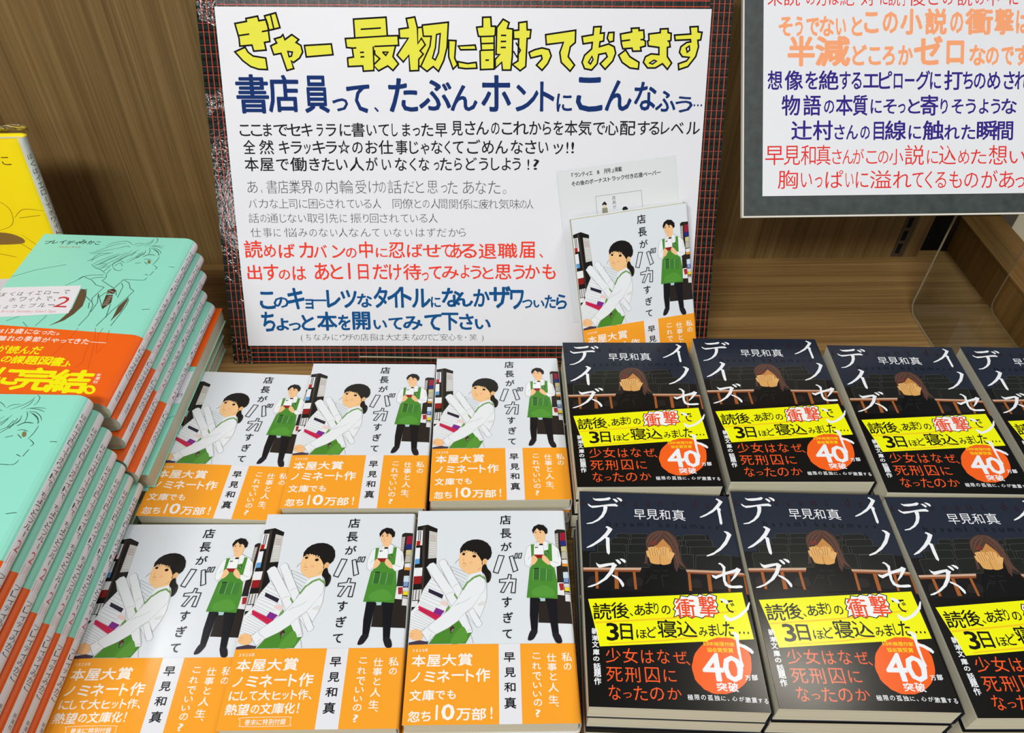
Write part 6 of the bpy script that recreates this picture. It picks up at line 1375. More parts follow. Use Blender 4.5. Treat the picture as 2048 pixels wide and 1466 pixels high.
('g','の','#5a5a5e',3,-0.012,1,0,71.25,137.14,77.75,149.19),
('g','内','#5a5a5e',3,-0.012,1,0,81.3,137.11,90.75,149.16),
('g','輪','#5a5a5e',3,-0.012,1,0,92.53,137.08,104.35,149.13),
('g','受','#5a5a5e',3,-0.012,1,0,106.72,137.04,115.59,149.1),
('g','け','#5a5a5e',3,-0.012,1,0,117.95,137.01,126.83,149.07),
('g','の','#5a5a5e',3,-0.012,1,0,126.83,136.99,132.74,149.05),
('g','話','#5a5a5e',3,-0.012,1,0,134.52,136.96,146.36,149.02),
('g','だ','#5a5a5e',3,-0.012,1,0,148.13,136.93,157.61,148.99),
('g','と','#5a5a5e',3,-0.012,1,0,158.79,136.91,165.9,148.97),
('g','思','#5a5a5e',3,-0.012,1,0,168.86,136.88,177.75,148.94),
('g','っ','#5a5a5e',3,-0.012,1,0,180.71,136.85,186.04,148.91),
('g','た','#5a5a5e',3,-0.012,1,0,186.53,136.74,195.01,149.77),
('g','あ','#5a5a5e',3,-0.012,1,0,199.58,136.71,209.36,149.73),
('g','な','#5a5a5e',3,-0.012,1,0,210.67,136.68,219.81,149.71),
('g','た','#5a5a5e',3,-0.012,1,0,221.76,136.65,232.21,149.68),
('g','。','#5a5a5e',3,-0.012,1,0,234.43,136.62,237.3,149.65),
('g','バ','#5a5a5e',3,-0.012,1,0,12.61,153.06,19.74,162.09),
('g','カ','#5a5a5e',3,-0.012,1,0,21.52,153.04,29.24,162.06),
('g','な','#5a5a5e',3,-0.012,1,0,31.02,153.01,38.14,162.04),
('g','上','#5a5a5e',3,-0.012,1,0,38.74,152.99,47.05,162.02),
('g','司','#5a5a5e',3,-0.012,1,0,47.65,152.97,54.78,162.0),
('g','に','#5a5a5e',3,-0.012,1,0,56.56,152.95,63.69,161.98),
('g','困','#5a5a5e',3,-0.012,1,0,64.88,152.93,72.61,161.96),
('g','ら','#5a5a5e',3,-0.012,1,0,73.8,152.91,79.15,161.94),
('g','さ','#5a5a5e',3,-0.012,1,0,80.34,152.9,86.88,161.93),
('g','れ','#5a5a5e',3,-0.012,1,0,88.07,152.87,96.4,161.91),
('g','て','#5a5a5e',3,-0.012,1,0,98.18,152.85,104.73,161.89),
('g','い','#5a5a5e',3,-0.012,1,0,105.92,152.83,111.87,161.87),
('g','る','#5a5a5e',3,-0.012,1,0,112.46,152.82,119.6,161.85),
('g','人','#5a5a5e',3,-0.012,1,0,120.79,152.8,127.94,161.83),
('g','同','#5a5a5e',3,-0.012,1,0,138.06,152.75,145.8,161.79),
('g','僚','#5a5a5e',3,-0.012,1,0,146.4,152.73,155.93,161.77),
('g','と','#5a5a5e',3,-0.012,1,0,157.12,152.71,163.08,161.75),
('g','の','#5a5a5e',3,-0.012,1,0,164.28,152.69,170.24,161.73),
('g','人','#5a5a5e',3,-0.012,1,0,171.43,152.67,178.58,161.72),
('g','間','#5a5a5e',3,-0.012,1,0,178.58,152.65,185.74,161.7),
('g','関','#5a5a5e',3,-0.012,1,0,187.54,152.98,195.03,162.03),
('g','係','#5a5a5e',3,-0.012,1,0,196.08,152.96,205.92,162.01),
('g','に','#5a5a5e',3,-0.012,1,0,206.58,152.94,212.49,161.99),
('g','疲','#5a5a5e',3,-0.012,1,0,213.15,152.92,221.68,161.97),
('g','れ','#5a5a5e',3,-0.012,1,0,221.68,152.9,230.22,161.95),
('g','気','#5a5a5e',3,-0.012,1,0,230.88,152.87,240.08,161.93),
('g','味','#5a5a5e',3,-0.012,1,0,240.74,152.85,249.28,161.91),
('g','の','#5a5a5e',3,-0.012,1,0,249.28,152.83,255.2,161.89),
('g','人','#5a5a5e',3,-0.012,1,0,255.2,152.82,261.12,161.87),
('g','話','#5a5a5e',3,-0.012,1,0,11.4,165.74,20.35,174.51),
('g','の','#5a5a5e',3,-0.012,1,0,21.55,165.72,26.92,174.49),
('g','通','#5a5a5e',3,-0.012,1,0,27.52,165.7,37.07,174.47),
('g','じ','#5a5a5e',3,-0.012,1,0,38.86,165.68,44.24,174.45),
('g','な','#5a5a5e',3,-0.012,1,0,45.43,165.66,53.2,174.43),
('g','い','#5a5a5e',3,-0.012,1,0,54.99,165.64,61.56,174.41),
('g','取','#5a5a5e',3,-0.012,1,0,62.76,165.62,71.72,174.39),
('g','引','#5a5a5e',3,-0.012,1,0,72.32,165.6,80.09,174.38),
('g','先','#5a5a5e',3,-0.012,1,0,81.89,165.58,89.66,174.35),
('g','に','#5a5a5e',3,-0.012,1,0,91.45,165.56,97.43,174.34),
('g','振','#5a5a5e',3,-0.012,1,0,100.42,165.53,110.0,174.31),
('g','り','#5a5a5e',3,-0.012,1,0,111.79,165.51,116.58,174.29),
('g','回','#5a5a5e',3,-0.012,1,0,117.78,165.5,124.96,174.28),
('g','さ','#5a5a5e',3,-0.012,1,0,126.16,165.48,133.34,174.26),
('g','れ','#5a5a5e',3,-0.012,1,0,134.54,165.46,142.92,174.24),
('g','て','#5a5a5e',3,-0.012,1,0,144.72,165.44,151.31,174.22),
('g','い','#5a5a5e',3,-0.012,1,0,153.1,165.42,159.7,174.2),
('g','る','#5a5a5e',3,-0.012,1,0,160.89,165.4,168.08,174.18),
('g','人','#5a5a5e',3,-0.012,1,0,169.28,165.38,177.08,174.17),
('g','仕','#5a5a5e',3,-0.012,1,0,11.99,178.31,20.99,186.94),
('g','事','#5a5a5e',3,-0.012,1,0,22.79,178.29,30.6,186.92),
('g','に','#5a5a5e',3,-0.012,1,0,32.4,178.27,38.4,186.9),
('g','悩','#5a5a5e',3,-0.012,1,0,41.4,178.25,52.21,186.88),
('g','み','#5a5a5e',3,-0.012,1,0,54.02,178.23,61.83,186.86),
('g','の','#5a5a5e',3,-0.012,1,0,63.63,178.21,70.24,186.84),
('g','な','#5a5a5e',3,-0.012,1,0,72.04,178.19,79.85,186.82),
('g','い','#5a5a5e',3,-0.012,1,0,82.26,178.17,88.27,186.8),
('g','人','#5a5a5e',3,-0.012,1,0,89.47,178.15,97.29,186.79),
('g','な','#5a5a5e',3,-0.012,1,0,98.49,178.13,106.91,186.77),
('g','ん','#5a5a5e',3,-0.012,1,0,108.72,178.11,117.74,186.75),
('g','て','#5a5a5e',3,-0.012,1,0,118.95,178.09,125.57,186.73),
('g','い','#5a5a5e',3,-0.012,1,0,129.78,178.07,135.8,186.71),
('g','な','#5a5a5e',3,-0.012,1,0,137.61,178.05,144.83,186.69),
('g','い','#5a5a5e',3,-0.012,1,0,147.84,178.03,154.47,186.67),
('g','は','#5a5a5e',3,-0.012,1,0,157.48,178.01,165.31,186.65),
('g','ず','#5a5a5e',3,-0.012,1,0,167.12,177.99,174.95,186.63),
('g','だ','#5a5a5e',3,-0.012,1,0,176.16,177.97,184.6,186.61),
('g','か','#5a5a5e',3,-0.012,1,0,186.41,177.95,195.21,186.59),
('g','ら','#5a5a5e',3,-0.012,1,0,195.66,177.69,201.63,186.54),
('g','(','#5a5a5e',3,-0.012,1,0,48.7,274.74,50.45,281.76),
('g','ち','#5a5a5e',3,-0.012,1,0,53.45,274.74,57.83,281.75),
('g','な','#5a5a5e',3,-0.012,1,0,60.33,274.73,66.59,281.75),
('g','み','#5a5a5e',3,-0.012,1,0,68.46,274.72,75.35,281.74),
('g','に','#5a5a5e',3,-0.012,1,0,77.23,274.72,82.86,281.74),
('g','ウ','#5a5a5e',3,-0.012,1,0,84.74,274.71,91.62,281.73),
('g','チ','#5a5a5e',3,-0.012,1,0,91.0,274.71,97.89,281.73),
('g','の','#5a5a5e',3,-0.012,1,0,97.26,274.7,102.9,281.72),
('g','店','#5a5a5e',3,-0.012,1,0,103.52,274.7,111.04,281.72),
('g','長','#5a5a5e',3,-0.012,1,0,111.67,274.69,118.56,281.71),
('g','は','#5a5a5e',3,-0.012,1,0,118.56,274.69,125.45,281.71),
('g','大','#5a5a5e',3,-0.012,1,0,126.71,274.68,133.6,281.7),
('g','丈','#5a5a5e',3,-0.012,1,0,133.6,274.67,141.12,281.7),
('g','夫','#5a5a5e',3,-0.012,1,0,141.75,274.67,148.65,281.69),
('g','な','#5a5a5e',3,-0.012,1,0,150.53,274.66,157.43,281.69),
('g','の','#5a5a5e',3,-0.012,1,0,157.43,274.66,164.33,281.68),
('g','で','#5a5a5e',3,-0.012,1,0,163.7,274.65,169.98,281.68),
('g','ご','#5a5a5e',3,-0.012,1,0,169.98,274.65,176.25,281.67),
('g','安','#5a5a5e',3,-0.012,1,0,176.88,274.64,183.78,281.67),
('g','心','#5a5a5e',3,-0.012,1,0,184.41,274.64,190.69,281.66),
('g','を','#5a5a5e',3,-0.012,1,0,191.97,275.04,197.5,281.49),
('g','・','#5a5a5e',3,-0.012,1,0,199.57,275.04,200.67,281.48),
('g','笑','#5a5a5e',3,-0.012,1,0,203.72,275.03,210.63,281.48),
('g',')','#5a5a5e',3,-0.012,1,0,215.05,275.02,216.71,281.47)]
LEAFLET_TEXT=[
('g','『','#1c1c20',0,0.02,2,0,11.66,3.25,14.69,7.45),
('g','ラ','#1c1c20',0,0.02,2,0,14.85,3.25,17.88,7.45),
('g','ン','#1c1c20',0,0.02,2,0,18.04,3.25,21.07,7.45),
('g','テ','#1c1c20',0,0.02,2,0,21.23,3.25,24.26,7.45),
('g','ィ','#1c1c20',0,0.02,2,0,24.42,3.25,27.44,7.45),
('g','エ','#1c1c20',0,0.02,2,0,27.6,3.25,30.63,7.45),
('g','8','#1c1c20',0,0.02,2,0,33.98,3.25,37.01,7.45),
('g','月','#1c1c20',0,0.02,2,0,40.36,3.25,43.39,7.45),
('g','号','#1c1c20',0,0.02,2,0,43.55,3.25,46.58,7.45),
('g','』','#1c1c20',0,0.02,2,0,46.74,3.25,49.77,7.45),
('g','掲','#1c1c20',0,0.02,2,0,49.93,3.25,52.96,7.45),
('g','載','#1c1c20',0,0.02,2,0,53.12,3.25,56.15,7.45),
('g','そ','#1c1c20',0,0.02,2,0,11.36,10.44,15.07,14.64),
('g','の','#1c1c20',0,0.02,2,0,15.27,10.44,18.98,14.64),
('g','後','#1c1c20',0,0.02,2,0,19.17,10.44,22.89,14.64),
('g','の','#1c1c20',0,0.02,2,0,23.08,10.44,26.79,14.64),
('g','ボ','#1c1c20',0,0.02,2,0,26.99,10.44,30.7,14.64),
('g','ー','#1c1c20',0,0.02,2,0,30.89,10.44,34.61,14.64),
('g','ナ','#1c1c20',0,0.02,2,0,34.8,10.44,38.51,14.64),
('g','ス','#1c1c20',0,0.02,2,0,38.71,10.44,42.42,14.64),
('g','ト','#1c1c20',0,0.02,2,0,42.61,10.44,46.32,14.64),
('g','ラ','#1c1c20',0,0.02,2,0,46.52,10.44,50.23,14.64),
('g','ッ','#1c1c20',0,0.02,2,0,50.43,10.44,54.14,14.64),
('g','ク','#1c1c20',0,0.02,2,0,54.33,10.44,58.04,14.64),
('g','付','#1c1c20',0,0.02,2,0,58.24,10.44,61.95,14.64),
('g','き','#1c1c20',0,0.02,2,0,62.15,10.44,65.86,14.64),
('g','応','#1c1c20',0,0.02,2,0,66.05,10.44,69.76,14.64),
('g','援','#1c1c20',0,0.02,2,0,69.96,10.44,73.67,14.64),
('g','ペ','#1c1c20',0,0.02,2,0,73.87,10.44,77.58,14.64),
('g','ー','#1c1c20',0,0.02,2,0,77.77,10.44,81.48,14.64),
('g','パ','#1c1c20',0,0.02,2,0,81.68,10.44,85.39,14.64),
('g','ー','#1c1c20',0,0.02,2,0,85.59,10.44,89.3,14.64),
('l','#55585a',0,0.25,0,1,[31.3,25.72,71.38,25.69,71.09,54.81,31.15,51.96]),
('g','店','#1c1c20',0,0,0,0,45.41,27.21,48.49,30.36),
('g','長','#1c1c20',0,0,0,0,45.39,31.35,48.6,34.4),
('g','が','#1c1c20',0,0,0,0,45.52,35.15,48.49,38.2),
('p','#1c1c20',0,0,[36.36,32.9,38.6,30.82,40.43,33.08,40.02,34.92,37.99,33.47,36.45,34.45]),
('p','#1c1c20',0,0,[53.45,39.31,54.79,37.7,57.2,37.66,58.56,39.98,57.94,41.68,53.89,41.15]),
('p','#d8c2a8',0,0,[36.61,34.12,40.08,34.22,39.53,36.29,36.91,35.94]),
('p','#8d8a76',0,0,[36.03,36.42,40.6,36.43,40.76,42.41,35.7,42.34])]
RIGHT_TEXT=[
('g','未','#d8342f',0,0,1,0,20.14,24.65,32.56,38.46),
('g','読','#d8342f',0,0,1,0,33.8,24.63,47.5,38.45),
('g','の','#d8342f',0,0,1,0,52.48,24.61,59.97,38.45),
('g','方','#d8342f',0,0,1,0,61.22,24.6,70.59,38.45),
('g','は','#d8342f',0,0,1,0,71.84,24.59,79.98,38.44),
('g','絶','#d8342f',0,0,1,0,81.23,24.57,93.15,38.44),
('g','対','#d8342f',0,0,1,0,98.8,24.55,110.11,38.44),
('g','に','#d8342f',0,0,1,0,115.15,24.53,121.45,38.44),
('g','読','#d8342f',0,0,1,0,122.08,24.52,132.17,38.43),
('g','了','#d8342f',0,0,1,0,133.05,24.51,138.49,38.43),
('g','後','#d8342f',0,0,1,0,139.12,24.5,153.67,38.43),
('g','こ','#d8342f',0,0,1,0,156.2,24.48,164.45,38.43),
('g','の','#d8342f',0,0,1,0,168.26,24.46,177.15,38.42),
('g','説','#d8342f',0,0,1,0,180.96,24.45,193.7,38.42),
('g','の','#d8342f',0,0,1,0,196.25,24.43,203.9,38.42),
('g','中','#d8342f',0,0,1,0,206.46,24.41,216.68,38.41),
('g','に','#d8342f',0,0,1,0,225.64,24.39,233.33,38.41),
('g','そ','#f0a274',0,0.035,1,0,29.64,45.91,41.49,62.89),
('g','う','#f0a274',0,0.035,1,0,43.36,45.91,50.24,62.91),
('g','で','#f0a274',0,0.035,1,0,52.74,45.92,64.0,62.93),
('g','な','#f0a274',0,0.035,1,0,64.0,45.92,76.55,62.95),
('g','い','#f0a274',0,0.035,1,0,77.8,45.93,86.6,62.97),
('g','と','#f0a274',0,0.035,1,0,91.0,45.93,100.44,62.99),
('g','こ','#f0a274',0,0.035,1,0,101.64,40.58,114.25,61.09),
('g','の','#f0a274',0,0.035,1,0,117.41,40.58,130.68,61.12),
('g','小','#f0a274',0,0.035,1,0,132.58,40.58,151.59,61.15),
('g','説','#f0a274',0,0.035,1,0,153.49,40.58,172.57,61.18),
('g','の','#f0a274',0,0.035,1,0,175.11,40.57,186.59,61.2),
('g','衝','#f0a274',0,0.035,1,0,187.87,40.57,212.16,61.23),
('g','撃','#f0a274',0,0.035,1,0,213.45,40.57,230.12,61.27),
('g','は','#f0a274',0,0.035,1,0,232.05,40.57,243.63,61.29),
('g','半','#f0a274',0,0.035,1,0,37.31,62.55,60.49,86.44),
('g','減','#f0a274',0,0.035,1,0,60.49,62.6,90.69,86.53),
('g','ゼ','#f0a274',0,0.035,1,0,144.51,62.73,169.36,86.81),
('g','ロ','#f0a274',0,0.035,1,0,172.55,62.77,187.89,86.89),
('g','ど','#f0a274',0,0.035,1,0,92.0,69.21,104.63,86.61),
('g','こ','#f0a274',0,0.035,1,0,105.9,69.24,116.66,86.65),
('g','ろ','#f0a274',0,0.035,1,0,117.92,69.27,128.7,86.7),
('g','か','#f0a274',0,0.035,1,0,131.24,69.3,143.95,86.75),
('g','な','#f0a274',0,0.035,1,0,192.47,69.43,206.58,86.96),
('g','の','#f0a274',0,0.035,1,0,206.58,69.46,218.15,87.01),
('g','で','#f0a274',0,0.035,1,0,220.08,69.48,231.02,87.05),
('g','す','#f0a274',0,0.035,1,0,231.67,69.51,244.57,87.1),
('g','想','#33267f',0,0.018,1,0,20.61,89.95,33.13,105.9),
('g','像','#33267f',0,0.018,1,0,35.01,90.01,50.71,105.98),
('g','を','#33267f',0,0.018,1,0,52.59,90.06,63.29,106.05),
('g','絶','#33267f',0,0.018,1,0,63.92,90.12,80.95,106.12),
('g','す','#33267f',0,0.018,1,0,81.58,90.17,91.06,106.19),
('g','る','#33267f',0,0.018,1,0,91.69,90.21,100.55,106.24),
('g','エ','#33267f',0,0.018,1,0,101.82,90.25,115.14,106.3),
('g','ピ','#33267f',0,0.018,1,0,115.14,90.3,126.57,106.36),
('g','ロ','#33267f',0,0.018,1,0,127.84,90.34,135.48,106.42),
('g','ー','#33267f',0,0.018,1,0,137.39,90.38,145.68,106.47),
('g','グ','#33267f',0,0.018,1,0,146.95,90.42,159.08,106.53),
('g','に','#33267f',0,0.018,1,0,159.08,90.46,168.68,106.58),
('g','打','#33267f',0,0.018,1,0,171.24,90.52,187.26,106.66),
('g','ち','#33267f',0,0.018,1,0,187.26,90.57,196.26,106.72),
('g','の','#33267f',0,0.018,1,0,196.9,90.6,207.19,106.77),
('g','め','#33267f',0,0.018,1,0,208.48,90.65,220.08,106.83),
('g','さ','#33267f',0,0.018,1,0,222.66,90.7,232.35,106.9),
('g','れ','#33267f',0,0.018,1,0,232.35,90.74,243.99,106.95),
('g','物','#33267f',0,0.018,1,0,32.68,109.81,48.41,126.7),
('g','語','#33267f',0,0.018,1,0,50.93,109.91,66.07,126.82),
('g','本','#33267f',0,0.018,1,0,78.71,110.05,93.28,127.0),
('g','質','#33267f',0,0.018,1,0,93.28,110.13,105.98,127.09),
('g','寄','#33267f',0,0.018,1,0,151.25,110.44,166.63,127.48),
('g','の','#33267f',0,0.018,1,0,68.6,112.4,77.46,125.95),
('g','に','#33267f',0,0.018,1,0,108.53,112.62,118.08,126.21),
('g','そ','#33267f',0,0.018,1,0,119.35,112.68,130.82,126.29),
('g','っ','#33267f',0,0.018,1,0,132.1,112.74,138.48,126.35),
('g','と','#33267f',0,0.018,1,0,140.4,112.8,151.27,126.42),
('g','り','#33267f',0,0.018,1,0,168.57,112.94,174.99,126.59),
('g','そ','#33267f',0,0.018,1,0,178.2,113.0,188.49,126.66),
('g','う','#33267f',0,0.018,1,0,190.42,113.07,199.44,126.74),
('g','よ','#33267f',0,0.018,1,0,202.02,113.13,210.41,126.81),
('g','う','#33267f',0,0.018,1,0,212.35,113.18,220.75,126.88),
('g','な','#33267f',0,0.018,1,0,221.4,113.25,234.99,126.96),
('g','辻','#33267f',0,0.018,1,0,41.05,130.63,58.73,146.77),
('g','村','#33267f',0,0.018,1,0,59.37,130.76,76.46,146.92),
('g','目','#33267f',0,0.018,1,0,111.44,131.09,120.37,147.31),
('g','線','#33267f',0,0.018,1,0,121.01,131.19,139.55,147.42),
('g','触','#33267f',0,0.018,1,0,153.65,131.41,172.29,147.69),
('g','瞬','#33267f',0,0.018,1,0,200.66,131.73,218.78,148.07),
('g','間','#33267f',0,0.018,1,0,218.78,131.84,232.41,148.2),
('g','さ','#33267f',0,0.018,1,0,77.75,133.65,86.64,147.03),
('g','ん','#33267f',0,0.018,1,0,87.91,133.73,98.08,147.12),
('g','の','#33267f',0,0.018,1,0,99.99,133.8,108.27,147.21),
('g','に','#33267f',0,0.018,1,0,141.5,134.11,152.4,147.56),
('g','れ','#33267f',0,0.018,1,0,172.32,134.34,185.85,147.82),
('g','た','#33267f',0,0.018,1,0,187.14,134.44,199.41,147.93),
('g','早','#d8342f',0,0,1,0,19.15,150.22,34.93,167.26),
('g','見','#d8342f',0,0,1,0,34.93,150.35,48.84,167.4),
('g','和','#d8342f',0,0,1,0,49.47,150.46,62.14,167.54),
('g','真','#d8342f',0,0,1,0,62.78,150.57,74.84,167.67),
('g','説','#d8342f',0,0,1,0,138.7,151.23,155.41,168.43),
('g','込','#d8342f',0,0,1,0,168.29,151.47,183.14,168.71),
('g','想','#d8342f',0,0,1,0,211.63,151.84,227.88,169.14),
('g','さ','#d8342f',0,0,1,0,76.13,153.72,84.4,167.41),
('g','ん','#d8342f',0,0,1,0,85.04,153.8,94.59,167.5),
('g','が','#d8342f',0,0,1,0,93.95,153.88,103.52,167.59),
('g','こ','#d8342f',0,0,1,0,105.44,153.98,115.03,167.7),
('g','の','#d8342f',0,0,1,0,115.67,154.06,124.63,167.8),
('g','小','#d8342f',0,0,1,0,125.27,154.16,137.45,167.91),
('g','に','#d8342f',0,0,1,0,158.02,154.43,167.68,168.21),
('g','め','#d8342f',0,0,1,0,185.11,154.67,194.82,168.47),
('g','た','#d8342f',0,0,1,0,196.11,154.78,209.73,168.6),
('g','い','#d8342f',0,0,1,0,229.87,155.07,244.21,168.93),
('g','胸','#d8342f',0,0,1,0,30.04,171.03,47.14,186.94),
('g','い','#d8342f',0,0,1,0,49.68,171.19,59.21,187.12),
('g','っ','#d8342f',0,0,1,0,61.75,171.3,68.11,187.24),
('g','ぱ','#d8342f',0,0,1,0,70.66,171.43,85.96,187.39),
('g','い','#d8342f',0,0,1,0,87.87,171.56,94.9,187.54),
('g','に','#d8342f',0,0,1,0,96.81,171.67,107.69,187.66),
('g','溢','#d8342f',0,0,1,0,108.97,171.83,127.57,187.84),
('g','れ','#d8342f',0,0,1,0,128.85,172.02,144.93,188.05),
('g','て','#d8342f',0,0,1,0,145.58,172.15,155.24,188.2),
('g','く','#d8342f',0,0,1,0,156.53,172.24,162.99,188.31),
('g','る','#d8342f',0,0,1,0,165.57,172.35,175.27,188.43),
('g','も','#d8342f',0,0,1,0,177.86,172.48,188.87,188.57),
('g','の','#d8342f',0,0,1,0,190.81,172.62,203.15,188.73),
('g','が','#d8342f',0,0,1,0,205.75,172.78,220.06,188.9),
('g','あ','#d8342f',0,0,1,0,221.36,172.93,235.06,189.08),
('g','っ','#d8342f',0,0,1,0,235.71,173.05,244.21,189.21)]

# ------------------------------------------------------------------ the setting
def struct(mb, name, bevel=0):
    return tag(mb.build(name, None, bevel), kind='structure')
b = MB(); b.box(-900, -40, -22, 548, 700, 0, WOOD_SHELF); struct(b, 'floor_shelf')
b = MB(); b.box(-900, 688, 0, 497, 700, 520, WOOD_BACK); struct(b, 'wall_back')
b = MB(); b.box(497, 703, -22, 600, 712, 520, flat('recess_black', '#0b0b0c', 0.7)); struct(b, 'wall_recess')
b = MB(); b.box(536.6, 60, 0.0, 548, 702, 40, WOOD_SIDE); struct(b, 'wall_right')
b = MB(); b.box(536.2, 60, 40.4, 581, 704, 44, WOOD_CAP); struct(b, 'trim_right', 0.6)
b = MB(); b.box(548.2, -40, -22, 581, 700, 40, WOOD_SIDE); struct(b, 'wall_divider')
b = MB(); b.box(-2200, -2500, -762, 2600, 1600, -742, flat('shop_floor_beige', '#a89c84', 0.6)); struct(b, 'floor')
b = MB(); b.box(581.2, -40, -22, 1600, 1600, -6, flat('next_shelf_beige', '#b3a78f', 0.5)); struct(b, 'floor_next_shelf')
# slotted metal standard set into the back panel
st = MB(); steel = flat('brushed_steel', '#77736c', 0.35, 0.5, 0.9); blk = flat('slot_black', '#060606', 0.8)
for k in range(9):
    z = 2 + k * 17.0
    st.box(466, 686.6, z, 468.4, 687.9, z + 17, steel); st.box(473.6, 686.6, z, 479, 687.9, z + 17, steel); st.box(468.4, 686.6, z, 473.6, 687.9, z + 4, steel)
sl = st.build('shelf_standard')
tag(sl, 'slotted metal shelf standard set into the wooden back panel at right', 'shelf fitting')
sb = MB(); sb.box(468.4, 687.2, 2, 473.6, 687.9, 155, blk); sb.build('slot', sl)

# ------------------------------------------------------------------ big hand-written sign
def frame(o, U, V):
    U = Vector(U).normalized(); V = Vector(V); V = (V - U * V.dot(U)).normalized(); N = U.cross(V)
    M = Matrix((U, V, N)).transposed().to_4x4(); M.translation = Vector(o) * MM; return M
PW, PH = 405.3, 286.5
A_, L_, RR = R(-2.814), R(27.047), R(0.998)
ux = Vector((math.cos(A_), math.sin(A_), 0)); bk = Vector((-math.sin(A_), math.cos(A_), 0)); uz = Vector((0, 0, math.cos(L_))) + bk * math.sin(L_)
SIGN_M = frame((-205.7, 540.9, 17.0), ux * math.cos(RR) + uz * math.sin(RR), -ux * math.sin(RR) + uz * math.cos(RR))
sign = empty('sign_board', matrix=SIGN_M)
tag(sign, 'large white handwritten sign with dark plaid border leaning on the wooden back panel', 'sign')
BL_, BR_, BB_, BT_ = -15.0, PW + 17.5, -17.0, PH + 17.0
b = MB(); b.box(BL_, BB_, -5.2, BR_, BT_, -0.7, flat('board_core', '#16211d', 0.6)); b.build('backing_board', sign)
for x0, y0, x1, y1, m in ((BL_, BB_, 1.5, BT_, PLAID_FILM), (PW - 1.5, BB_, BR_, BT_, PLAID_Y), (1.5, BB_, PW - 1.5, 1.5, PLAID_X), (1.5, PH - 1.5, PW - 1.5, BT_, PLAID_X)):
    b = MB(); b.box(x0, y0, -0.69, x1, y1, -0.35, m); b.build('border_strip', sign)
def sign_paper(name, hexc):
    w = NT(name); w.b.inputs['Base Color'].default_value = lin(hexc); w.b.inputs['Roughness'].default_value = 0.42; w.b.inputs['Specular IOR Level'].default_value = 0.3
    v = w.coord((9, 9, 9)); n = w.n('ShaderNodeTexNoise', Scale=1.0, Detail=2.0); w.l(v, n.inputs['Vector']); w.bump(n.outputs['Fac'], 0.25, 0.004)
    return w.m
b = MB(); b.box(0, 0, -0.34, PW, PH, 0.0, sign_paper('sign_paper_white', '#dedfe4'))
draw(b, SIGN_TEXT, plane_surf(0.0, PH), F_PAPER, 0.02, 0.02)
b.build('paper', sign, normals=False)
# leaflet stuck on the sign
def leaf_matrix(ox, oy, ang, lift):
    return SIGN_M @ Matrix.Translation((ox * MM, (PH - oy) * MM, lift * MM)) @ Matrix.Rotation(ang, 4, 'Z')
leaf = MB(); LW, LH = 102.9, 148.0
lv = []
NX = 8
for j in range(2):
    for i in range(NX + 1):
        x = LW * i / NX; lv += [(x, 0, 0.15 + 0.8 * math.sin(math.pi * i / NX) * 0.4), (x, -LH + 12, 0.15)]
top = [(LW * i / NX, 0, 0.3) for i in range(NX + 1)]
leaf.box(0, -LH + 12, 0.06, LW, 0, 0.28, ink('#d6d9dc', F_PAPER))
draw(leaf, LEAFLET_TEXT, plane_surf(0.28, 0.0), F_PAPER, 0.02, 0.02)
lo = leaf.build('leaflet', normals=False); lo.matrix_world = leaf_matrix(280.95, 129.26, R(7.62), 0.7)
tag(lo, 'tilted white printed leaflet on the big sign, behind the standing display book', 'leaflet')

# clear stand holding the foot of the big sign
b = MB(); cx = [(503 + 8, 0.4), (527.0, 0.4), (529.5, 1.2), (530.6, 3.5), (533.4, 13.5)]
def lip_at(a): return Vector((-32, 0, 0))
base = [(536, 0.15), (524, 0.15), (521.2, 0.9), (520.2, 3.0), (521.6, 12.5)]
b.sheet(base, -2.2, -68, 70, ACRYLIC, ACRYLIC_EDGE)
ac = b.build('acrylic_holder', bevel=0.5); ac.matrix_world = Matrix.Translation((-0.036, 0.004, 0)) @ Matrix.Rotation(R(-2.8), 4, 'Z') @ Matrix.Translation((0, 0, 0)); ac.location = Vector((-0.036 + -0.0255, 0.0035, 0))
tag(ac, 'low clear acrylic lip holding the bottom edge of the big sign', 'sign holder')

# ------------------------------------------------------------------ right sign on its clear stand
RS_M = frame((228.13, 546.92, 148.39), (0.9999864, 0.00335184, 0.00399457), (-0.00521453, 0.64277887, 0.76603403))
rs = empty('sign_stand', matrix=RS_M)
tag(rs, 'dark grey board with orange and purple handwriting on a clear acrylic stand', 'sign')
RW, RH = 285.0, 214.0
def slate(name):
    w = NT(name); v = w.coord((120, 120, 120)); n = w.n('ShaderNodeTexNoise', Scale=1.0, Detail=5.0); w.l(v, n.inputs['Vector'])
    w.l(w.ramp(n.outputs['Fac'], [(0.3, lin('#2d3433')), (0.7, lin('#3d4644'))]), w.b.inputs['Base Color']); w.b.inputs['Roughness'].default_value = 0.55
    return w.m
b = MB(); b.box(0, 0, -5.0, RW, RH, -0.45, flat('foam_edge_white', '#d6d3c8', 0.7)); b.build('board', rs)
b = MB(); b.box(1.2, 1.4, -0.44, RW - 1.2, RH - 1.2, -0.28, slate('slate_card')); b.build('mount_card', rs)
b = MB(); b.box(17.0, 17.6, -0.27, RW - 17, RH + 0.0 - 6, 0.0, sign_paper('stand_paper_white', '#dfe1e6'))
draw(b, RIGHT_TEXT, plane_surf(0.0, 210.0), F_PAPER, 0.02, 0.02)
b.build('paper', rs, normals=False)
b = MB()
prof = [(470, 3.2), (585, 3.2)] + [(585 + 10 * math.sin(a), 13.2 - 10 * math.cos(a)) for a in [R(22.5 * k) for k in range(1, 5)]] + [(595, 196.6), (596, 200.6), (598.5, 204.4), (630, 242)]
b.sheet(prof, -3.0, 449.6, 533.6, ACRYLIC, ACRYLIC_EDGE)
inv = RS_M.inverted()
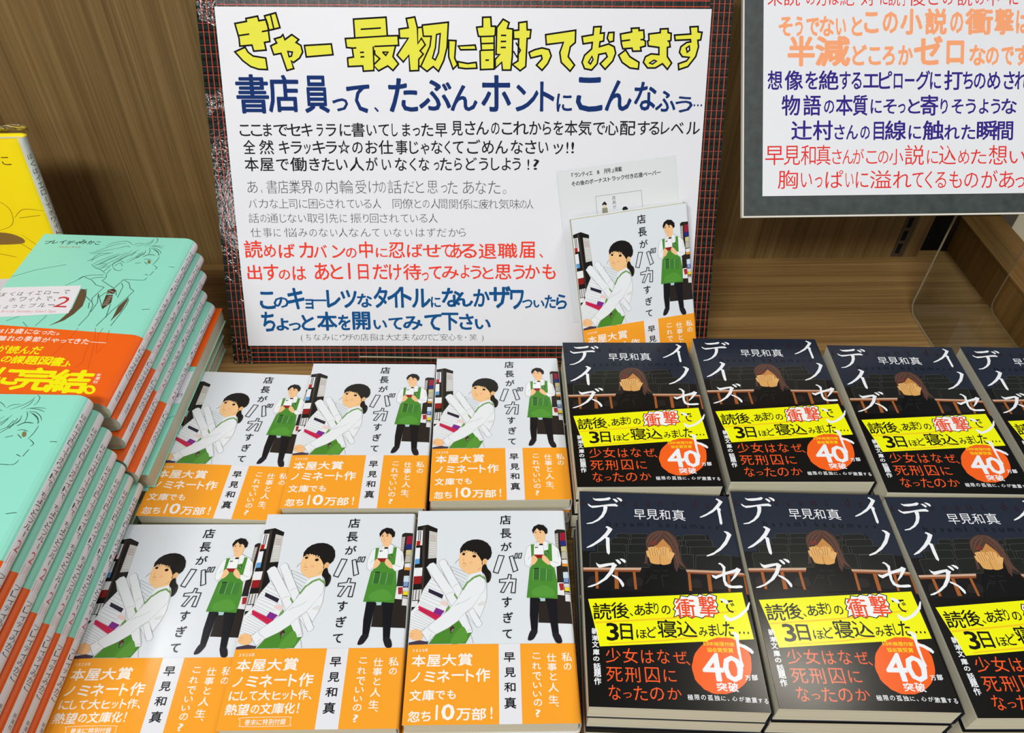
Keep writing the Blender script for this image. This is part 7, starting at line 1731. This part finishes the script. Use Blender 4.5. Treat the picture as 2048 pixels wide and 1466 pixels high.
o = b.build('acrylic_foot', None, 0.5); o.parent = rs; o.matrix_parent_inverse = inv

# ------------------------------------------------------------------ building one book of each kind
WW, WH, WT = 105.0, 150.0, 14.5
DW, DH, DT = 106.0, 151.0, 17.0
TW, THT, TT = 127.0, 190.0, 15.4
G_W = 'white paperbacks with an illustrated cover and orange band'
G_D = 'black paperbacks with a yellow and black band'
G_T = 'teal hardbacks stacked at the left'
wp = soft_profile(WW, WT); wsurf = wp.surf(WH)
def fit_u(rows, k):
    out = []
    for r in rows:
        r = list(r)
        if r[0] == 'p': r[4] = [q * k if i % 2 == 0 else q for i, q in enumerate(r[4])]
        elif r[0] == 'l': r[6] = [q * k if i % 2 == 0 else q for i, q in enumerate(r[6])]
        else: r[7] *= k; r[9] *= k
        out.append(tuple(r))
    return out
def white_book(band_rows):
    root = empty('paperback_book')
    mb = MB(); wp.shell(mb, 0, wp.L[-1], 0, WH, WH, -0.28, 0.0, ink('#dce2e8', F_WHITE))
    draw(mb, fit_u(WHITE_COVER, 0.993), wsurf, F_WHITE, 0.012, 0.008)
    ls = wp.L[6]
    mb.build('cover', root, normals=False)
    page_block(WW, WH, wp, 0.8, 0.7, PAGES_CREAM).build('page_block', root)
    mb = MB(); org = ink('#f4a22b', F_WHITE); wht = ink('#e2e4ea', F_WHITE)
    top = 100.8
    for a, c, m in ((0, 56.8, org), (56.8, 70.2, wht), (70.2, wp.L[-1], org)): wp.shell(mb, a, c, top, WH + 0.1, WH, 0.15, 0.24, m)
    draw(mb, fit_u(band_rows, 0.993), wsurf, F_WHITE, 0.255, 0.01)
    draw(mb, fit_u([r for r in WHITE_COVER if r[0] == 'g' and r[1] in '早見和真'], 0.993), wsurf, F_WHITE, 0.255, 0.0)
    mb.build('band', root, normals=False)
    return root
dp = soft_profile(DW, DT); dsurf = dp.surf(DH)
def black_book():
    root = empty('paperback_book')
    mb = MB(); dp.shell(mb, 0, dp.L[-1], 0, DH, DH, -0.28, 0.0, ink('#232a38', F_BLACK))
    draw(mb, BLACK_COVER, dsurf, F_BLACK, 0.012, 0.008)
    mb.build('cover', root, normals=False)
    page_block(DW, DH, dp, 0.3, 0.5, PAGES_CREAM).build('page_block', root)
    mb = MB(); dp.shell(mb, 0, dp.L[-1], 77.3, DH + 0.1, DH, 0.17, 0.25, ink('#0d0c0b', F_BLACK))
    draw(mb, BLACK_BAND, dsurf, F_BLACK, 0.262, 0.01)
    mb.build('band', root, normals=False)
    return root
tp = hard_profile(TW, TT); tsurf = tp.surf(THT)
def teal_book():
    root = empty('hardback_book')
    U0, U1 = tp.L[5] - 0.3, tp.L[11]                               # the pale spine panel
    UM = tp.L[6] + 1.2
    mb = MB(); tp.shell(mb, 0, tp.L[-1], 0, THT, THT, -0.4, 0.0, ink('#93e0cb', F_TEAL))
    tp.shell(mb, U0, U1, 0, THT, THT, 0.005, 0.02, ink('#ebeaf0', F_TEAL))
    draw(mb, TEAL_COVER, tsurf, F_TEAL, 0.012, 0.01)
    def spine(text, va, vb, colr, half=2.5):
        n = len(text); rows = []
        for i, ch in enumerate(text):
            h = (vb - va) / n
            if ch == 'ー': rows.append(('l', colr, 1, 0.55, 0, 0, [UM, va + i * h + 0.4, UM, va + (i + .85) * h])); continue
            if ch == '、': rows.append(('g', ch, colr, 1, 0, 0, 0, UM + 0.9, va + i * h, UM + 1.9, va + i * h + 1.1)); continue
            rows.append(('g', ch, colr, 1, 0, 0, 0, UM - half, va + i * h, UM + half, va + (i + .82) * h))
        return rows
    draw(mb, spine('ぼくはイエローでホワイトで、ちょっとブルー', 12, 104, '#2c2c2e'), tsurf, F_TEAL, 0.02, 0.012)
    draw(mb, [('g', '2', '#c4616c', 1, 0, 0, 0, UM - 1.9, 106, UM + 2.1, 113)] + [('l', '#d9a3a8', 1, 0.35, 0, 0, [UM - 2.4 + k * 1.5, 114.5 + (k % 2), UM - 2.4 + k * 1.5, 121.5 - (k % 3)]) for k in range(4)], tsurf, F_TEAL, 0.02, 0.012)
    mb.build('cover', root, normals=False)
    page_block(TW, THT, tp, 0.9, 0.7, PAGES_CREAM, 0.8).build('page_block', root)
    mb = MB(); org = ink('#f0620f', F_TEAL)
    tp.shell(mb, 0, U0, 114.2, THT + 0.1, THT, 0.12, 0.19, org, 0.0587)
    tp.shell(mb, U0, U1, 121.5, THT + 0.1, THT, 0.12, 0.19, ink('#ebeaf0', F_TEAL))
    tp.shell(mb, U1, tp.L[-1], 121.5, THT + 0.1, THT, 0.12, 0.19, org)
    draw(mb, TEAL_BAND, tsurf, F_TEAL, 0.2, 0.01)
    draw(mb, spine('ブレイディみかこ', 127, 160, '#3c3c3e') + spine('新潮社', 172, 181, '#4a4a4e', 1.5), tsurf, F_TEAL, 0.2, 0.012)
    mb.build('band', root, normals=False)
    return root
proto = {'A': white_book(WHITE_BAND_A), 'B': white_book(WHITE_BAND_B), 'D': black_book(), 'T': teal_book()}
used = set()
def book(kind, x, y, z, yaw, zs, label, group):
    if kind in used: o = clone(proto[kind])
    else: o = proto[kind]; used.add(kind)
    o.location = (x * MM, y * MM, z * MM); o.rotation_euler = (0, 0, R(yaw)); o.scale = (1, 1, zs)
    tag(o, label, 'book', group); return o
ORD = {1: 'topmost', 2: 'second from the top', 3: 'third from the top', 4: 'lowest', 5: 'fifth from the top', 6: 'sixth from the top', 7: 'seventh from the top', 8: 'eighth from the top', 9: 'lowest'}
def stack(kinds, n, t, x, y, ztop, yaw, what, where, group, jit=1.2):
    for k in range(n):
        z = ztop / n * (n - 1 - k)
        kk = kinds if k == 0 or len(kinds) == 1 else kinds
        dx, dy, da = (0, 0, 0) if k == 0 else (random.uniform(-jit, jit), random.uniform(-jit, jit * 0.4), random.uniform(-0.5, 0.5))
        pos = 'topmost' if k == 0 else ('lowest' if k == n - 1 else ORD[k + 1])
        book(kk, x + dx, y + dy, z, yaw + da, ztop / n / t, f'{what}, {pos} of {where}', group)
WL = 'white paperback'
stack('A', 2, WT, -190.0, 417.0, 30.0, -4.3, WL, 'the rear left white stack beside the teal books', G_W, 0.8)
stack('A', 3, WT, -86.3, 414.6, 41.2, -1.9, WL, 'the rear middle white stack', G_W)
stack('A', 3, WT, 20.6, 417.6, 42.3, -1.0, WL, 'the rear white stack next to the black books', G_W)
stack('B', 2, WT, -203.2, 262.8, 29.0, -1.7, WL, 'the front left white stack beside the teal books', G_W, 0.8)
stack('B', 3, WT, -97.3, 257.9, 44.1, -1.6, WL, 'the front middle white stack', G_W)
stack('A', 3, WT, 9.9, 256.0, 45.9, -1.6, WL, 'the front white stack next to the black books', G_W)
DL = 'black paperback'
stack('D', 4, DT, 127.7, 409.2, 66.2, -1.4, DL, 'the rear black stack below the display book', G_D)
stack('D', 4, DT, 238.0, 408.0, 69.2, -1.8, DL, 'the second rear black stack from the left', G_D)
stack('D', 4, DT, 345.5, 389.9, 75.2, -2.9, DL, 'the third rear black stack from the left', G_D)
stack('D', 4, DT, 459.5, 386.5, 74.0, -2.9, DL, 'the rear black stack at the right photo edge', G_D)
stack('D', 4, DT, 121.4, 252.8, 65.2, -4.2, DL, 'the front black stack next to the white books', G_D, 1.8)
stack('D', 4, DT, 227.6, 245.9, 70.8, -3.5, DL, 'the front middle black stack', G_D)
stack('D', 4, DT, 335.4, 236.4, 73.9, -2.2, DL, 'the front black stack at the right photo edge', G_D)
# teal stacks: spines to the right, the lowest ones turned end for end
def teal(headx, heady, z, yaw, rev, label):
    """headx, heady: right-hand end of the spine (or of the fore-edge when turned) at the rear"""
    a = R(yaw); w2 = TW / 2 + 0.2; h2 = THT / 2
    cx = headx - w2 * math.cos(a) + h2 * math.sin(a); cy = heady - w2 * math.sin(a) - h2 * math.cos(a)
    book('T', cx, cy, z, yaw + (180 if rev else 0), 1.0, label, G_T)
rear = [(-231.6, 560.2, 0), (-230.8, 562.4, 0), (-231.2, 558.5, 0), (-232.6, 550.5, 0), (-229.8, 552.0, 0), (-226.6, 560.0, 1), (-231.0, 557.0, 1), (-232.5, 555.0, 1)]
for k, (x, y, r_) in enumerate(rear):
    pos = 'topmost' if k == 0 else ('lowest' if k == 7 else ORD[k + 1])
    teal(x, y, TT * (7 - k), -4.1, r_, ('teal hardback showing page edges, ' if r_ else 'teal hardback showing its spine, ') + pos + ' of the rear teal stack')
front = [(-249.7, 364.5, 0), (-248.7, 366.4, 0), (-247.8, 364.9, 0), (-247.5, 358.4, 0), (-246.8, 359.4, 0), (-246.7, 361.3, 0), (-245.8, 366.2, 0), (-253.6, 366.0, 1), (-255.0, 365.0, 1)]
for k, (x, y, r_) in enumerate(front):
    pos = 'topmost' if k == 0 else ('lowest' if k == 8 else ORD[k + 1])
    teal(x, y, TT * (8 - k), -2.6, r_, ('teal hardback showing page edges, ' if r_ else 'teal hardback showing its spine, ') + pos + ' of the front teal stack')

# the display copy standing against the big sign
disp = clone(proto['A']); tag(disp, 'white illustrated paperback standing upright against the big sign', 'book', G_W)
dl, da, dr = R(27.78), R(2.74), R(6.3)
ux = Vector((math.cos(da), math.sin(da), 0)); bk = Vector((-math.sin(da), math.cos(da), 0)); uz = Vector((0, 0, math.cos(dl))) + bk * math.sin(dl)
U = ux * math.cos(dr) + uz * math.sin(dr); V = -ux * math.sin(dr) + uz * math.cos(dr); N = U.cross(V)
TLp = Vector((86.05, 561.2, 137.7)); ks = 0.97
ctr = TLp + (U * (WW / 2) - V * (WH / 2) - N * WT) * ks
M = Matrix((U, V, N)).transposed().to_4x4(); M.translation = ctr * MM
disp.matrix_world = M @ Matrix.Scale(ks, 4)

# yellow wrapped book standing at the back on the left
yb = empty('hardback_book'); tag(yb, 'shrink-wrapped yellow hardback standing upright behind the teal stack', 'book')
YT = 14.0; yp = hard_profile(TW, YT); ys = yp.surf(THT)
yel = ink('#fbe20c', F_TEAL)
mb = MB(); yp.shell(mb, 0, yp.L[-1], 0, THT, THT, -1.6, 0.0, yel)
U0, U1 = yp.L[3] - 0.4, yp.L[10]; UM = (yp.L[6] + yp.L[4]) / 2
yp.shell(mb, U0, U1, 0, THT, THT, 0.005, 0.02, ink('#dcdfd8', F_TEAL))
rows = []
for i, ch in enumerate('みかこ'): rows.append(('g', ch, '#3a2f12', 0, 0, 0, 0, 86 + i * 9, 15, 93 + i * 9, 22))
for p in ([70, 62, 86, 54, 95, 62, 92, 76, 78, 82], [96, 70, 106, 62, 122, 64], [100, 70, 118, 68], [78, 88, 94, 96, 112, 116], [96, 86, 112, 104, 121, 118], [70, 104, 84, 108], [104, 110, 110, 118], [100, 118, 112, 128], [76, 128, 84, 134]): rows.append(('l', '#7a5a14', 0, 0.45, 1, 0, p))
rows.append(('p', '#8a6a34', 0, 1, [60, 84, 84, 84, 96, 90, 92, 95, 60, 94]))
for i, ch in enumerate('ぼくはイエローでホワイトで'):
    if ch == 'ー': rows.append(('l', '#3c3c3e', 1, 0.5, 0, 0, [UM, 14 + i * 6.4, UM, 18.5 + i * 6.4])); continue
    rows.append(('g', ch, '#3c3c3e', 1, 0, 0, 0, UM - 2.1, 14 + i * 6.4, UM + 2.1, 18.6 + i * 6.4))
draw(mb, rows, ys, F_TEAL, 0.02, 0.012)
mb.build('cover', yb, normals=False)
page_block(TW, THT, yp, 2.6, 2.4, PAGES_CREAM, 2.2).build('page_block', yb)
mb = MB(); yp.shell(mb, 0, yp.L[-1], 130, THT + 0.1, THT, 0.12, 0.19, ink('#dcdde4', F_TEAL))
rows = [('g', ch, '#1e1e22', 0, 0.02, 0, 0, 78 + i * 12, 146 - i * 4, 89 + i * 12, 158 - i * 4) for i, ch in enumerate('らンル')]
draw(mb, rows, ys, F_TEAL, 0.2, 0.012); mb.build('band', yb, normals=False)
mb = MB(); seg = 14
xs = [-TW / 2 - 1.2 + (TW + 2.4) * i / seg for i in range(seg + 1)]
ring = [(-THT / 2 - 1, 0.0), (THT / 2 + 8, 0.0)]
v = []; f = []
rng = random.Random(3)
for side in (0, 1):
    for i, x in enumerate(xs):
        zf = YT + 0.7 if side == 0 else -0.7
        top_z = YT / 2 + (1.3 + rng.uniform(-0.6, 0.6)) * (1 if side == 0 else -1)
        v += [(x, -THT / 2 - 1, zf), (x, THT / 2 + 0.5, zf), (x, THT / 2 + 8.5 + rng.uniform(-0.8, 0.8), top_z)]
n3 = 3 * (seg + 1)
for side in (0, 1):
    for i in range(seg):
        for j in range(2):
            a = side * n3 + 3 * i + j; f.append((a, a + 3, a + 4, a + 1))
for j in range(2):
    f.append((j, j + 1, n3 + j + 1, n3 + j)); a = 3 * seg + j; f.append((a, n3 + a, n3 + a + 1, a + 1))
mb.add(v, f, FILM); mb.build('wrapper', yb)
dl, da = R(7.0), R(1.5)
ux = Vector((math.cos(da), math.sin(da), 0)); bk = Vector((-math.sin(da), math.cos(da), 0)); V = Vector((0, 0, math.cos(dl))) + bk * math.sin(dl); N = ux.cross(V)
M = Matrix((ux, V, N)).transposed().to_4x4(); M.translation = (Vector((-425.0, 578.5, 1.9)) + V * (THT / 2 + 1.2) - N * YT) * MM
yb.matrix_world = M
